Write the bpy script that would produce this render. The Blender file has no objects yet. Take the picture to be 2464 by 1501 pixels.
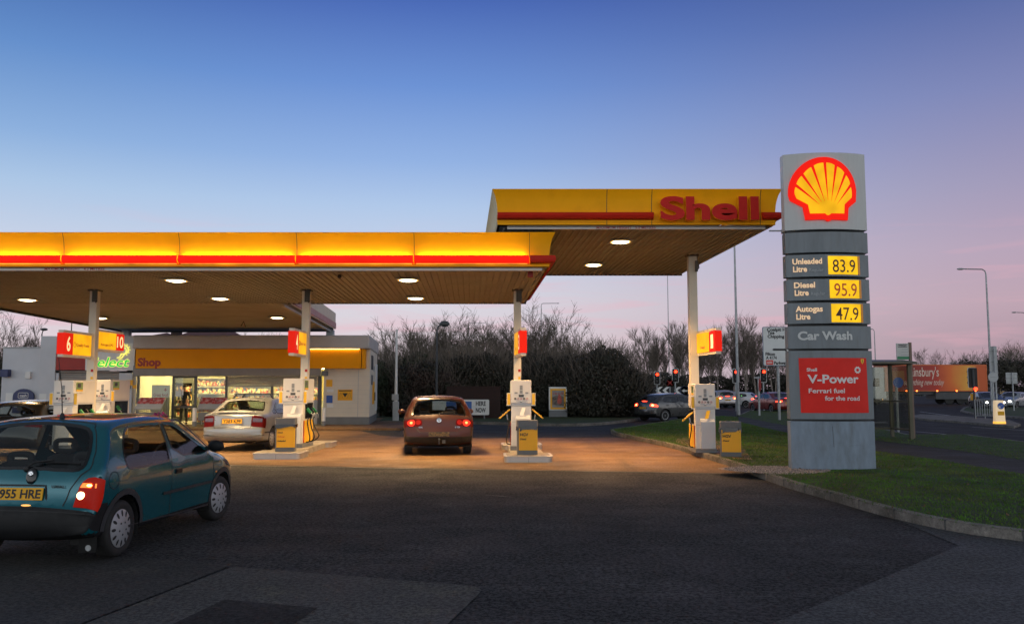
import bpy, bmesh, math, random
from math import sin, cos, pi, radians, sqrt, atan2, hypot
from mathutils import Vector, Matrix, geometry
import numpy as np
random.seed(7)
sc = bpy.context.scene
COL = sc.collection
# ---------------------------------------------------------------- camera
F_PX, CXP, CYP, HOR, CAM_H = 2050.0, 1232.0, 750.5, 935.0, 1.67     # measured on a 2464 px wide copy of the photograph
PITCH = math.atan((HOR - CYP) / F_PX)
cam_d = bpy.data.cameras.new('camera'); cam = bpy.data.objects.new('camera', cam_d); COL.objects.link(cam)
cam_d.sensor_width = 36.0; cam_d.lens = 36.0 * F_PX / 2464.0
cam_d.clip_start = 0.1; cam_d.clip_end = 3000
cam.location = (0, 0, CAM_H); cam.rotation_euler = (pi / 2 + PITCH, 0, 0)
sc.camera = cam
sc.view_settings.view_transform = 'Standard'; sc.view_settings.look = 'None'
sc.view_settings.exposure = 0.0; sc.view_settings.gamma = 1.0
sc.render.engine = 'CYCLES'
sc.cycles.use_denoising = True
sc.cycles.max_bounces = 8; sc.cycles.transparent_max_bounces = 24
sc.cycles.sample_clamp_indirect = 4.0; sc.cycles.sample_clamp_direct = 0
sc.cycles.caustics_reflective = False; sc.cycles.caustics_refractive = False
# ---------------------------------------------------------------- dusk sky (no sun: it has set; the sky is the only daylight)
def make_world():
    w = bpy.data.worlds.new('World'); sc.world = w; w.use_nodes = True
    nt = w.node_tree; N = nt.nodes; L = nt.links
    for n in list(N): N.remove(n)
    out = N.new('ShaderNodeOutputWorld'); bg = N.new('ShaderNodeBackground'); L.new(bg.outputs[0], out.inputs[0])
    tc = N.new('ShaderNodeTexCoord'); sx = N.new('ShaderNodeSeparateXYZ'); L.new(tc.outputs['Generated'], sx.inputs[0])
    def math_(op, a, b=None, c=None):
        n = N.new('ShaderNodeMath'); n.operation = op
        for i, q in enumerate((a, b, c)):
            if q is None: continue
            if isinstance(q, (int, float)): n.inputs[i].default_value = q
            else: L.new(q, n.inputs[i])
        return n.outputs[0]
    def ramp(fac, stops):
        r = N.new('ShaderNodeValToRGB'); r.color_ramp.interpolation = 'B_SPLINE' if False else 'LINEAR'
        e = r.color_ramp.elements
        while len(e) > 1: e.remove(e[-1])
        for i, (p, c) in enumerate(stops):
            q = e[0] if i == 0 else e.new(p)
            q.position = p; q.color = (*c, 1)
        L.new(fac, r.inputs[0]); return r.outputs[0]
    def mix(f, a, b, mode='MIX'):
        m = N.new('ShaderNodeMixRGB'); m.blend_type = mode
        for i, q in zip((0, 1, 2), (f, a, b)):
            if isinstance(q, (int, float)): m.inputs[i].default_value = q
            elif isinstance(q, tuple): m.inputs[i].default_value = (*q, 1)
            else: L.new(q, m.inputs[i])
        return m.outputs[0]
    z = sx.outputs['Z']
    def s(r, g, b):
        f = lambda c: ((c / 255 + .055) / 1.055) ** 2.4 if c > 10 else c / 255 / 12.92
        return (f(r), f(g), f(b))
    # pale pink at the skyline, milky blue, then deep blue overhead; duller and more violet to the right
    left = ramp(z, [(0.0, s(222, 200, 206)), (0.05, s(223, 208, 214)), (0.10, s(216, 214, 224)), (0.16, s(197, 209, 231)), (0.21, s(176, 200, 233)), (0.26, s(146, 178, 227)),
                    (0.34, s(108, 146, 212)), (0.43, s(70, 102, 180)), (0.6, (.07, .10, .20)), (1.0, (.11, .12, .15))])
    right = ramp(z, [(0.0, s(150, 136, 150)), (0.04, s(174, 150, 162)), (0.09, s(190, 164, 178)), (0.145, s(182, 163, 184)), (0.205, s(162, 154, 184)), (0.30, s(127, 134, 181)),
                     (0.385, s(90, 107, 164)), (0.43, s(76, 95, 152)), (0.6, (.07, .10, .20)), (1.0, (.11, .12, .15))])
    back = ramp(z, [(0.0, (1.45, 1.42, 1.38)), (0.08, (1.55, 1.58, 1.60)), (0.2, (1.20, 1.27, 1.36)), (0.4, (.42, .47, .54)), (0.7, (.13, .15, .18)), (1.0, (.11, .12, .15))])
    az = N.new('ShaderNodeMapRange'); az.interpolation_type = 'SMOOTHSTEP'
    L.new(sx.outputs['X'], az.inputs[0]); az.inputs[1].default_value = -0.12; az.inputs[2].default_value = 0.58
    front = mix(az.outputs[0], left, right)
    lf = N.new('ShaderNodeMapRange'); lf.interpolation_type = 'SMOOTHSTEP'; L.new(sx.outputs['X'], lf.inputs[0]); lf.inputs[1].default_value = -.12; lf.inputs[2].default_value = -.62
    lz = N.new('ShaderNodeMapRange'); L.new(z, lz.inputs[0]); lz.inputs[1].default_value = .15; lz.inputs[2].default_value = .42
    front = mix(math_('MULTIPLY', lf.outputs[0], lz.outputs[0]), front, mix(1.0, front, (.74, .91, .84), 'MULTIPLY'))
    bk = N.new('ShaderNodeMapRange'); bk.interpolation_type = 'SMOOTHSTEP'
    L.new(sx.outputs['Y'], bk.inputs[0]); bk.inputs[1].default_value = 0.55; bk.inputs[2].default_value = -0.5
    bk.inputs[3].default_value = 0.0; bk.inputs[4].default_value = 1.0
    # thin pink cloud streaks low in the sky
    mp = N.new('ShaderNodeMapping'); L.new(tc.outputs['Generated'], mp.inputs[0])
    mp.inputs['Scale'].default_value = (3.0, 3.0, 26.0); mp.inputs['Rotation'].default_value = (0, radians(5), 0)
    nz = N.new('ShaderNodeTexNoise'); nz.inputs['Scale'].default_value = 2.2; nz.inputs['Detail'].default_value = 6; nz.inputs['Distortion'].default_value = .6
    L.new(mp.outputs[0], nz.inputs['Vector'])
    st = N.new('ShaderNodeMapRange'); st.interpolation_type = 'SMOOTHSTEP'; L.new(nz.outputs['Fac'], st.inputs[0])
    st.inputs[1].default_value = 0.50; st.inputs[2].default_value = 0.74
    lo = ramp(z, [(0.0, (.2,) * 3), (0.06, (.42,) * 3), (0.13, (.34,) * 3), (0.2, (0,) * 3)])
    cf = math_('MULTIPLY', st.outputs[0], lo)
    front2 = mix(cf, front, s(236, 176, 190))
    col = mix(bk.outputs[0], front2, back)
    # a trace of the physical sky with the sun just under the horizon
    sky = N.new('ShaderNodeTexSky'); sky.sky_type = 'NISHITA'; sky.sun_disc = False
    sky.sun_elevation = radians(-3.0); sky.sun_rotation = radians(160)
    skys = mix(1.0, sky.outputs[0], (.06, .06, .06), 'MULTIPLY')
    col = mix(1.0, col, skys, 'ADD')
    L.new(col, bg.inputs[0]); bg.inputs[1].default_value = 1.0
make_world()

# ---------------------------------------------------------------- photograph pixel (2464 wide) -> point in the place
def ray(px, py):
    a, b = (px - CXP) / F_PX, -(py - CYP) / F_PX
    return Vector((a, cos(PITCH) - b * sin(PITCH), sin(PITCH) + b * cos(PITCH)))
def at(px, py, z=0.0):
    d = ray(px, py); t = (z - CAM_H) / d.z
    return Vector((d.x * t, d.y * t, z))
def atY(px, py, Y):
    d = ray(px, py); t = Y / d.y
    return Vector((d.x * t, Y, CAM_H + d.z * t))

# ---------------------------------------------------------------- objects
def tag(o, label=None, cat=None, group=None, kind=None):
    if label: o['label'] = label
    if cat: o['category'] = cat
    if group: o['group'] = group
    if kind: o['kind'] = kind
    return o
def thing(name, label, cat, loc=(0, 0, 0), rz=0.0, group=None):
    o = bpy.data.objects.new(name, None); COL.objects.link(o); o.empty_display_size = .2
    o.location = loc; o.rotation_euler = (0, 0, rz)
    return tag(o, label, cat, group)
def copy_tree(o, parent=None):
    c = o.copy(); COL.objects.link(c)
    if parent is not None: c.parent = parent
    for ch in list(o.children): copy_tree(ch, c)
    return c
def dup(o, loc, rz=None, label=None, scale=None):
    c = copy_tree(o); c.location = loc
    if rz is not None: c.rotation_euler = (0, 0, rz)
    if label: c['label'] = label
    if scale is not None: c.scale = (scale,) * 3
    return c

_TXT = {}
def text_geo(s, bold=0.0, ext=0.0, res=4, shear=0.0):
    k = (s, bold, ext, res, shear)
    if k in _TXT: return _TXT[k]
    cu = bpy.data.curves.new('t', 'FONT'); cu.body = s; cu.size = 1; cu.offset = bold; cu.extrude = ext; cu.resolution_u = res
    cu.shear = shear; cu.fill_mode = 'BOTH'
    ob = bpy.data.objects.new('t', cu); COL.objects.link(ob)
    dg = bpy.context.evaluated_depsgraph_get(); ev = ob.evaluated_get(dg); me = ev.to_mesh()
    V = [tuple(v.co) for v in me.vertices]; Fc = [tuple(p.vertices) for p in me.polygons]
    ev.to_mesh_clear(); bpy.data.objects.remove(ob); bpy.data.curves.remove(cu)
    _TXT[k] = (V, Fc); return V, Fc

class MB:
    def __init__(s): s.v = []; s.f = []; s.m = []
    def add(s, V, Fs, mi=0, M=None):
        b = len(s.v)
        for p in V: s.v.append(tuple(M @ Vector(p)) if M is not None else tuple(p))
        for f in Fs: s.f.append(tuple(b + i for i in f)); s.m.append(mi)
        return s
    def box(s, x0, x1, y0, y1, z0, z1, mi=0, M=None):
        V = [(x0, y0, z0), (x1, y0, z0), (x1, y1, z0), (x0, y1, z0), (x0, y0, z1), (x1, y0, z1), (x1, y1, z1), (x0, y1, z1)]
        return s.add(V, [(0, 3, 2, 1), (4, 5, 6, 7), (0, 1, 5, 4), (1, 2, 6, 5), (2, 3, 7, 6), (3, 0, 4, 7)], mi, M)
    def bar(s, p, q, w, d, mi=0, up=(0, 0, 1)):            # rectangular bar from p to q
        p, q = Vector(p), Vector(q); t = (q - p).normalized(); u = Vector(up)
        if abs(t.dot(u)) > .98: u = Vector((0, 1, 0))
        a = t.cross(u).normalized(); b = a.cross(t).normalized()
        V = []
        for c in (p, q):
            for i, j in ((-1, -1), (1, -1), (1, 1), (-1, 1)): V.append(c + a * (i * w / 2) + b * (j * d / 2))
        return s.add(V, [(3, 2, 1, 0), (4, 5, 6, 7), (0, 1, 5, 4), (1, 2, 6, 5), (2, 3, 7, 6), (3, 0, 4, 7)], mi)
    def tube(s, pts, r, n=8, mi=0, cap=True):
        pts = [Vector(p) for p in pts]; R = r if isinstance(r, (list, tuple)) else [r] * len(pts)
        t0 = (pts[1] - pts[0]).normalized(); u = Vector((0, 0, 1)) if abs(t0.z) < .9 else Vector((1, 0, 0))
        a = t0.cross(u).normalized(); V = []; prev = None
        for i, p in enumerate(pts):
            t = (pts[min(i + 1, len(pts) - 1)] - pts[max(i - 1, 0)]).normalized()
            a = (a - t * a.dot(t)); a = a.normalized() if a.length > 1e-6 else t.orthogonal().normalized()
            b = t.cross(a)
            for k in range(n):
                w = 2 * pi * k / n; V.append(p + (a * cos(w) + b * sin(w)) * R[i])
        Fs = []
        for i in range(len(pts) - 1):
            for k in range(n):
                k2 = (k + 1) % n; Fs.append((i * n + k, i * n + k2, (i + 1) * n + k2, (i + 1) * n + k))
        if cap: Fs.append(tuple(range(n - 1, -1, -1))); Fs.append(tuple((len(pts) - 1) * n + k for k in range(n)))
        return s.add(V, Fs, mi)
    def lathe(s, prof, n=24, mi=0, M=None):                # profile (r, z) turned about z
        V = []; Fs = []
        for r, z in prof:
            for k in range(n): V.append((r * cos(2 * pi * k / n), r * sin(2 * pi * k / n), z))
        for i in range(len(prof) - 1):
            for k in range(n):
                k2 = (k + 1) % n; Fs.append((i * n + k, i * n + k2, (i + 1) * n + k2, (i + 1) * n + k))
        if prof[0][0] > 1e-6: Fs.append(tuple(range(n - 1, -1, -1)))
        if prof[-1][0] > 1e-6: Fs.append(tuple((len(prof) - 1) * n + k for k in range(n)))
        return s.add(V, Fs, mi, M)
    def ball(s, c, rx, ry=None, rz=None, n=10, mi=0):
        ry = ry or rx; rz = rz or rx
        prof = [(sin(pi * i / n), -cos(pi * i / n)) for i in range(n + 1)]
        return s.lathe([(max(a, 1e-7), b) for a, b in prof], n * 2, mi, Matrix.Translation(c) @ Matrix.Diagonal((rx, ry, rz, 1)))
    def prism(s, poly, O, A, B, t, mi=0):                  # polygon (a, b) in the plane O + a A + b B, thickened along A x B by t
        O, A, B = Vector(O), Vector(A), Vector(B); Nn = A.cross(B).normalized() * t; n = len(poly)
        V = [O + A * a + B * b for a, b in poly] + [O + A * a + B * b + Nn for a, b in poly]
        tri = geometry.tessellate_polygon([[Vector((a, b, 0)) for a, b in poly]])
        area = sum(poly[i][0] * poly[(i + 1) % n][1] - poly[(i + 1) % n][0] * poly[i][1] for i in range(n))
        Fs = []
        for a, b, c in tri:
            pa, pb, pc = poly[a], poly[b], poly[c]
            if (pb[0] - pa[0]) * (pc[1] - pa[1]) - (pb[1] - pa[1]) * (pc[0] - pa[0]) < 0: b, c = c, b
            Fs.append((a + n, b + n, c + n)); Fs.append((a, c, b))
        for i in range(n):
            j = (i + 1) % n
            Fs.append((i, j, j + n, i + n) if area > 0 else (j, i, i + n, j + n))
        return s.add(V, Fs, mi)
    def sheet(s, poly, mi=0):                              # flat polygon of 3-D points seen from above
        tri = geometry.tessellate_polygon([[Vector((p[0], p[1], 0)) for p in poly]])
        Fs = []
        for a, b, c in tri:
            pa, pb, pc = poly[a], poly[b], poly[c]
            if (pb[0] - pa[0]) * (pc[1] - pa[1]) - (pb[1] - pa[1]) * (pc[0] - pa[0]) < 0: b, c = c, b
            Fs.append((a, b, c))
        return s.add(poly, Fs, mi)
    def text(s, t, O, A, B, h, w=None, align='C', bold=0.0, ext=0.0, mi=0, valign='B', shear=0.0, fn=None):
        V, Fs = text_geo(t, bold, ext, 4, shear)
        if not V: return s
        CAPH = max(p[1] for p in text_geo('H')[0])
        xs = [p[0] for p in V]; x0, x1 = min(xs), max(xs); k = h / CAPH
        kx = k if w is None else w / (x1 - x0)
        off = {'L': -x0, 'C': -(x0 + x1) / 2, 'R': -x1}[align]
        O, A, B = Vector(O), Vector(A).normalized(), Vector(B).normalized(); Nn = A.cross(B)
        dz = -h / 2 if valign == 'M' else 0
        if fn: P = [fn((p[0] + off) * kx, p[1] * k + dz, p[2] * k) for p in V]
        else: P = [O + A * ((p[0] + off) * kx) + B * (p[1] * k + dz) + Nn * (p[2] * k) for p in V]
        return s.add(P, Fs, mi)
    def build(s, name, mats, parent=None, smooth=None, bevel=0.0, kind=None, loc=None):
        used = sorted({i for f in s.f for i in f})
        if len(used) < len(s.v):
            ix = {j: i for i, j in enumerate(used)}; s.v = [s.v[j] for j in used]; s.f = [tuple(ix[i] for i in f) for f in s.f]
        me = bpy.data.meshes.new(name); me.from_pydata(s.v, [], s.f); 
        if not isinstance(mats, (list, tuple)): mats = [mats]
        for m in mats: me.materials.append(m)
        if len(mats) > 1: me.polygons.foreach_set('material_index', s.m)
        me.validate(); me.update()
        if smooth:
            me.polygons.foreach_set('use_smooth', [True] * len(me.polygons)); me.set_sharp_from_angle(angle=radians(smooth))
        o = bpy.data.objects.new(name, me); COL.objects.link(o)
        if parent is not None: o.parent = parent
        if loc is not None: o.location = loc
        if bevel:
            b = o.modifiers.new('bevel', 'BEVEL'); b.width = bevel; b.segments = 2; b.limit_method = 'ANGLE'; b.angle_limit = radians(40)
        if kind: o['kind'] = kind
        return o
X, Yv, Z = Vector((1, 0, 0)), Vector((0, 1, 0)), Vector((0, 0, 1))

# ---------------------------------------------------------------- materials
def mat(name, col, rough=.55, metal=0.0, var=.10, vscale=2.5, bump=0.0, bscale=60.0, coat=0.0, emit=0.0, ecol=None, spec=.5, col2=None, c2scale=6.0, c2lo=.45, c2hi=.6, stretch=None, evar=0.0, evs=2.0):
    m = bpy.data.materials.new(name); m.use_nodes = True; nt = m.node_tree; N = nt.nodes; L = nt.links
    b = N['Principled BSDF']; b.inputs['Roughness'].default_value = rough; b.inputs['Metallic'].default_value = metal
    b.inputs['Specular IOR Level'].default_value = spec; b.inputs['Coat Weight'].default_value = coat; b.inputs['Coat Roughness'].default_value = .04
    tc = N.new('ShaderNodeTexCoord'); vec = tc.outputs['Object']
    if stretch:
        mp = N.new('ShaderNodeMapping'); mp.inputs['Scale'].default_value = stretch; L.new(vec, mp.inputs[0]); vec = mp.outputs[0]
    def noise(sc_, det=5, rough_=.6):
        n = N.new('ShaderNodeTexNoise'); n.inputs['Scale'].default_value = sc_; n.inputs['Detail'].default_value = det; n.inputs['Roughness'].default_value = rough_
        L.new(vec, n.inputs['Vector']); return n.outputs['Fac']
    def mr(f, a, b_, c, d):
        n = N.new('ShaderNodeMapRange'); L.new(f, n.inputs[0])
        for i, q in enumerate((a, b_, c, d)): n.inputs[i + 1].default_value = q
        return n.outputs[0]
    def mx(f, a, b_, mode='MIX'):
        n = N.new('ShaderNodeMixRGB'); n.blend_type = mode
        for i, q in enumerate((f, a, b_)):
            if isinstance(q, (int, float)): n.inputs[i].default_value = q
            elif isinstance(q, tuple): n.inputs[i].default_value = (*q[:3], 1)
            else: L.new(q, n.inputs[i])
        return n.outputs[0]
    c = tuple(col)
    if col2 is not None: c = mx(mr(noise(c2scale, 6), c2lo, c2hi, 0, 1), c, tuple(col2))
    if var > 0:
        f = mr(noise(vscale), .3, .7, 1 - var, 1 + var)
        c = mx(1.0, c, f, 'MULTIPLY')
        if rough < .98: L.new(mr(noise(vscale * 2.3), .3, .7, max(rough - .08, .02), min(rough + .08, 1)), b.inputs['Roughness'])
    if isinstance(c, tuple): b.inputs['Base Color'].default_value = (*c[:3], 1)
    else: L.new(c, b.inputs['Base Color'])
    if bump:
        bn = N.new('ShaderNodeBump'); bn.inputs['Strength'].default_value = bump; bn.inputs['Distance'].default_value = .01
        L.new(noise(bscale, 4, .65), bn.inputs['Height']); L.new(bn.outputs[0], b.inputs['Normal'])
    if emit:
        b.inputs['Emission Color'].default_value = (*(ecol or col)[:3], 1); b.inputs['Emission Strength'].default_value = emit
        if evar: L.new(mr(noise(evs, 2), .32, .68, emit * (1 - evar), emit * (1 + evar)), b.inputs['Emission Strength'])
    return m
def glass(name, tint=(.55, .6, .58), refl=.04, gcol=(1, 1, 1)):
    m = bpy.data.materials.new(name); m.use_nodes = True; nt = m.node_tree; N = nt.nodes; L = nt.links
    for n in list(N): N.remove(n)
    o = N.new('ShaderNodeOutputMaterial'); t = N.new('ShaderNodeBsdfTransparent'); t.inputs[0].default_value = (*tint, 1)
    g = N.new('ShaderNodeBsdfGlossy'); g.inputs['Roughness'].default_value = .03; g.inputs[0].default_value = (*gcol, 1)
    fr = N.new('ShaderNodeLayerWeight'); fr.inputs[0].default_value = .5; pw = N.new('ShaderNodeMath'); pw.operation = 'POWER'; L.new(fr.outputs['Facing'], pw.inputs[0]); pw.inputs[1].default_value = 5
    ad = N.new('ShaderNodeMath'); ad.operation = 'MULTIPLY_ADD'; ad.use_clamp = True; L.new(pw.outputs[0], ad.inputs[0]); ad.inputs[1].default_value = .9; ad.inputs[2].default_value = .04 + refl
    tc = N.new('ShaderNodeTexCoord'); nz = N.new('ShaderNodeTexNoise'); nz.inputs['Scale'].default_value = 1.6
    L.new(tc.outputs['Object'], nz.inputs['Vector']); bn = N.new('ShaderNodeBump'); bn.inputs['Strength'].default_value = .03; L.new(nz.outputs[0], bn.inputs['Height'])
    L.new(bn.outputs[0], g.inputs['Normal'])
    x = N.new('ShaderNodeMixShader'); L.new(ad.outputs[0], x.inputs[0]); L.new(t.outputs[0], x.inputs[1]); L.new(g.outputs[0], x.inputs[2]); L.new(x.outputs[0], o.inputs[0])
    return m
def ground_mat(name, base, dark, light, speck=.25, rough=.75, spec=.35, big=.25, streak=None, bump=.5):
    m = bpy.data.materials.new(name); m.use_nodes = True; nt = m.node_tree; N = nt.nodes; L = nt.links
    b = N['Principled BSDF']; b.inputs['Roughness'].default_value = rough; b.inputs['Specular IOR Level'].default_value = spec
    tc = N.new('ShaderNodeTexCoord'); v = tc.outputs['Object']
    def noise(s_, d=6, vec=v, rg=.6):
        n = N.new('ShaderNodeTexNoise'); n.inputs['Scale'].default_value = s_; n.inputs['Detail'].default_value = d; n.inputs['Roughness'].default_value = rg; L.new(vec, n.inputs['Vector']); return n.outputs['Fac']
    def mr(f, a, b_, c=0, d=1):
        n = N.new('ShaderNodeMapRange'); L.new(f, n.inputs[0]); n.interpolation_type = 'SMOOTHSTEP'
        for i, q in enumerate((a, b_, c, d)): n.inputs[i + 1].default_value = q
        return n.outputs[0]
    def mx(f, a, b_, mode='MIX'):
        n = N.new('ShaderNodeMixRGB'); n.blend_type = mode
        for i, q in enumerate((f, a, b_)):
            if isinstance(q, (int, float)): n.inputs[i].default_value = q
            elif isinstance(q, tuple): n.inputs[i].default_value = (*q[:3], 1)
            else: L.new(q, n.inputs[i])
        return n.outputs[0]
    c = mx(mr(noise(big), .38, .66), base, dark)
    c = mx(mr(noise(big * 5.3, 8), .52, .78), c, light)
    if streak:
        mp = N.new('ShaderNodeMapping'); mp.inputs['Scale'].default_value = streak[0]; mp.inputs['Rotation'].default_value = (0, 0, streak[1]); L.new(v, mp.inputs[0])
        c = mx(mr(noise(1.0, 5, mp.outputs[0]), .5, .72, 0, .75), c, streak[2])
    gr = noise(24, 6, v, .85)
    c = mx(1.0, c, mr(gr, .43, .57, 1 - speck, 1 + speck), 'MULTIPLY')
    vo = N.new('ShaderNodeTexVoronoi'); vo.inputs['Scale'].default_value = 38; L.new(v, vo.inputs['Vector'])
    c = mx(mr(vo.outputs['Distance'], .0, .22, .45, 0), c, light)
    ck = N.new('ShaderNodeTexVoronoi'); ck.inputs['Scale'].default_value = .55; L.new(v, ck.inputs['Vector'])
    c = mx(mr(ck.outputs['Distance'], .02, .16, .55, 0), c, tuple(q * .45 for q in dark))
    L.new(c, b.inputs['Base Color'])
    bn = N.new('ShaderNodeBump'); bn.inputs['Strength'].default_value = bump; bn.inputs['Distance'].default_value = .006; L.new(noise(90, 3, v, .8), bn.inputs['Height']); L.new(bn.outputs[0], b.inputs['Normal'])
    L.new(mr(noise(.9, 6), .3, .7, max(rough - .14, .1), min(rough + .12, 1)), b.inputs['Roughness'])
    return m
MT = {}
def K(n): return MT[n]
MT['white'] = mat('white_paint', (.76, .76, .74), .42, var=.07)
MT['cream'] = mat('cream_paint', (.80, .76, .66), .45, var=.08)
MT['steelp'] = mat('painted_steel_white', (.70, .70, .68), .4, var=.08)
MT['grey'] = mat('mid_grey', (.18, .19, .20), .5)
MT['lgrey'] = mat('light_grey', (.42, .44, .45), .5)
MT['dgrey'] = mat('dark_grey', (.055, .06, .065), .5)
MT['black'] = mat('black_rubber', (.015, .015, .016), .6, var=.2)
MT['gloss_black'] = mat('black_gloss', (.012, .012, .013), .12, var=.1)
MT['yellow'] = mat('sign_yellow', (.85, .50, .02), .45, var=.06)
MT['yellow2'] = mat('panel_yellow', (.92, .44, .010), .5, var=.08, vscale=1.2)
MT['red'] = mat('sign_red', (.62, .025, .015), .4, var=.08)
MT['dkred'] = mat('dull_red', (.38, .03, .02), .55, var=.12)
MT['alu'] = mat('brushed_steel', (.52, .52, .52), .32, metal=1, var=.12, vscale=6)
MT['galv'] = mat('galvanised_post', (.34, .36, .37), .5, metal=.6, var=.15, vscale=4)
MT['darkpost'] = mat('dark_post', (.05, .055, .06), .5, metal=.3)
MT['chrome'] = mat('chrome', (.75, .75, .75), .12, metal=1, var=.05)
MT['txt_black'] = mat('lettering_black', (.02, .02, .022), .6, var=0)
MT['txt_white'] = mat('lettering_white', (.8, .8, .78), .5, var=0)
MT['txt_red'] = mat('lettering_red', (.45, .02, .02), .5, var=0)
MT['txt_grey'] = mat('lettering_grey', (.33, .36, .38), .5, var=0)
MT['plate_y'] = mat('number_plate_yellow', (.85, .44, .02), .4, spec=.2, var=.06)
MT['blue'] = mat('sign_blue', (.02, .10, .42), .4, var=.08)
MT['navy'] = mat('navy_panel', (.02, .03, .12), .4, var=.08)
MT['green'] = mat('sign_green', (.02, .25, .08), .4)
MT['glass'] = glass('window_glass')
MT['cglass'] = glass('car_glass', (.74, .78, .76), .02)
MT['dglass'] = glass('dark_glass', (.40, .43, .44), .05)
MT['shopglass'] = glass('shop_glass', (.86, .9, .84), .01)
MT['asphalt'] = ground_mat('asphalt', (.050, .0505, .0515), (.038, .0385, .0395), (.080, .080, .080), .75, .85, .22, .14, ((.22, 2.2, 1), .45, (.064, .0645, .065)), .8)
MT['road'] = ground_mat('road_asphalt', (.034, .034, .034), (.026, .026, .026), (.048, .048, .047), .4, .85, .2, .1)
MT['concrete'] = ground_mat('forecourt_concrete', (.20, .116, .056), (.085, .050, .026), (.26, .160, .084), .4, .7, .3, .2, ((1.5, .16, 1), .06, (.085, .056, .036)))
MT['slab'] = ground_mat('old_slab_concrete', (.092, .090, .084), (.070, .069, .065), (.125, .118, .092), .5, .85, .3, .35)
MT['slab_d'] = ground_mat('dark_slab', (.054, .054, .052), (.042, .042, .040), (.080, .076, .066), .5, .85, .3, .3)
MT['patch'] = ground_mat('patch_asphalt', (.036, .035, .033), (.028, .027, .026), (.056, .053, .047), .5, .85, .25, .6)
MT['lasph'] = ground_mat('worn_asphalt', (.092, .094, .096), (.070, .072, .073), (.13, .132, .132), .5, .85, .2, .2, ((.2, 1.4, 1), -.4, (.068, .070, .071)))
MT['path'] = ground_mat('path_asphalt', (.040, .039, .037), (.03, .03, .028), (.06, .057, .052), .4, .85, .3, .5)
MT['kerb'] = ground_mat('kerb_concrete', (.20, .185, .165), (.10, .095, .08), (.30, .28, .25), .2, .8, .3, 1.6)
MT['gravel'] = mat('gravel', (.22, .19, .17), .85, var=.5, vscale=28, bump=1.0, bscale=45, col2=(.42, .36, .33), c2scale=40, c2lo=.5, c2hi=.56)
MT['earth'] = mat('field_earth', (.035, .05, .022), .95, var=.35, vscale=.4)
MT['soil'] = mat('verge_soil', (.03, .05, .012), .95, var=.4, vscale=2.2, bump=.8, bscale=30)
MT['line'] = mat('road_paint', (.36, .36, .36), .7, var=.3, vscale=5)
# ================================================================ GROUND
def poly(pts, z): return [tuple(at(a, b, z)) for a, b in pts]
MB().add([(-700, -60, -.024), (700, -60, -.024), (700, 1500, -.024), (-700, 1500, -.024)], [(0, 1, 2, 3)]).build('ground', K('earth'), kind='structure')
MB().add([(-60, -12, -.012), (130, -12, -.012), (130, 190, -.012), (-60, 190, -.012)], [(0, 1, 2, 3)]).build('road', K('road'), kind='structure')
MB().add([(-45, -12, -.006), (14, -12, -.006), (14, 43, -.006), (-45, 43, -.006)], [(0, 1, 2, 3)]).build('forecourt_asphalt', K('asphalt'), kind='structure')
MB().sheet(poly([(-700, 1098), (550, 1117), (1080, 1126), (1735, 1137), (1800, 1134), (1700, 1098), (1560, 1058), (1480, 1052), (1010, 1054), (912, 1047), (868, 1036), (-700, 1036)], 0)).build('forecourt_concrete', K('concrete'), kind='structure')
# drainage channel along the front edge of the concrete
dc = MB(); a, b = at(-700, 1098, .002), at(1760, 1137.5, .002); n_ = (b - a).normalized(); s_ = Vector((n_.y, -n_.x, 0))
dc.add([a, b, b + s_ * .14, a + s_ * .14], [(3, 2, 1, 0)]); 
dc.build('drain_channel', K('kerb'), kind='structure')
MB().sheet(poly([(190, 1505), (562, 1362), (1135, 1408), (1152, 1412), (1158, 1420), (1148, 1432), (1072, 1505), (950, 1640), (-60, 1640)], .002)).build('concrete_slab', K('slab'), kind='structure')
MB().sheet(poly([(181, 1505), (552, 1361), (330, 1340), (60, 1332), (-400, 1325), (-900, 1640), (-90, 1640)], .002)).build('weathered_slab', K('slab_d'), kind='structure')
MB().sheet(poly([(540, 1441), (764, 1461), (700, 1505), (560, 1640), (180, 1640), (405, 1505)], .006)).build('asphalt_patch', K('patch'), kind='structure')
MB().sheet(poly([(2080, 1218), (2140, 1242), (2307, 1312), (2080, 1408), (1848, 1503), (1450, 1680), (3200, 1700), (3100, 1370), (2464, 1284), (2250, 1252)], .0)).build('worn_asphalt', K('lasph'), kind='structure')
MB().sheet(poly([(1150, 1189), (1195, 1192), (1240, 1196), (1200, 1192)], .001)).build('paint_scrape', K('line'), kind='structure')

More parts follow.
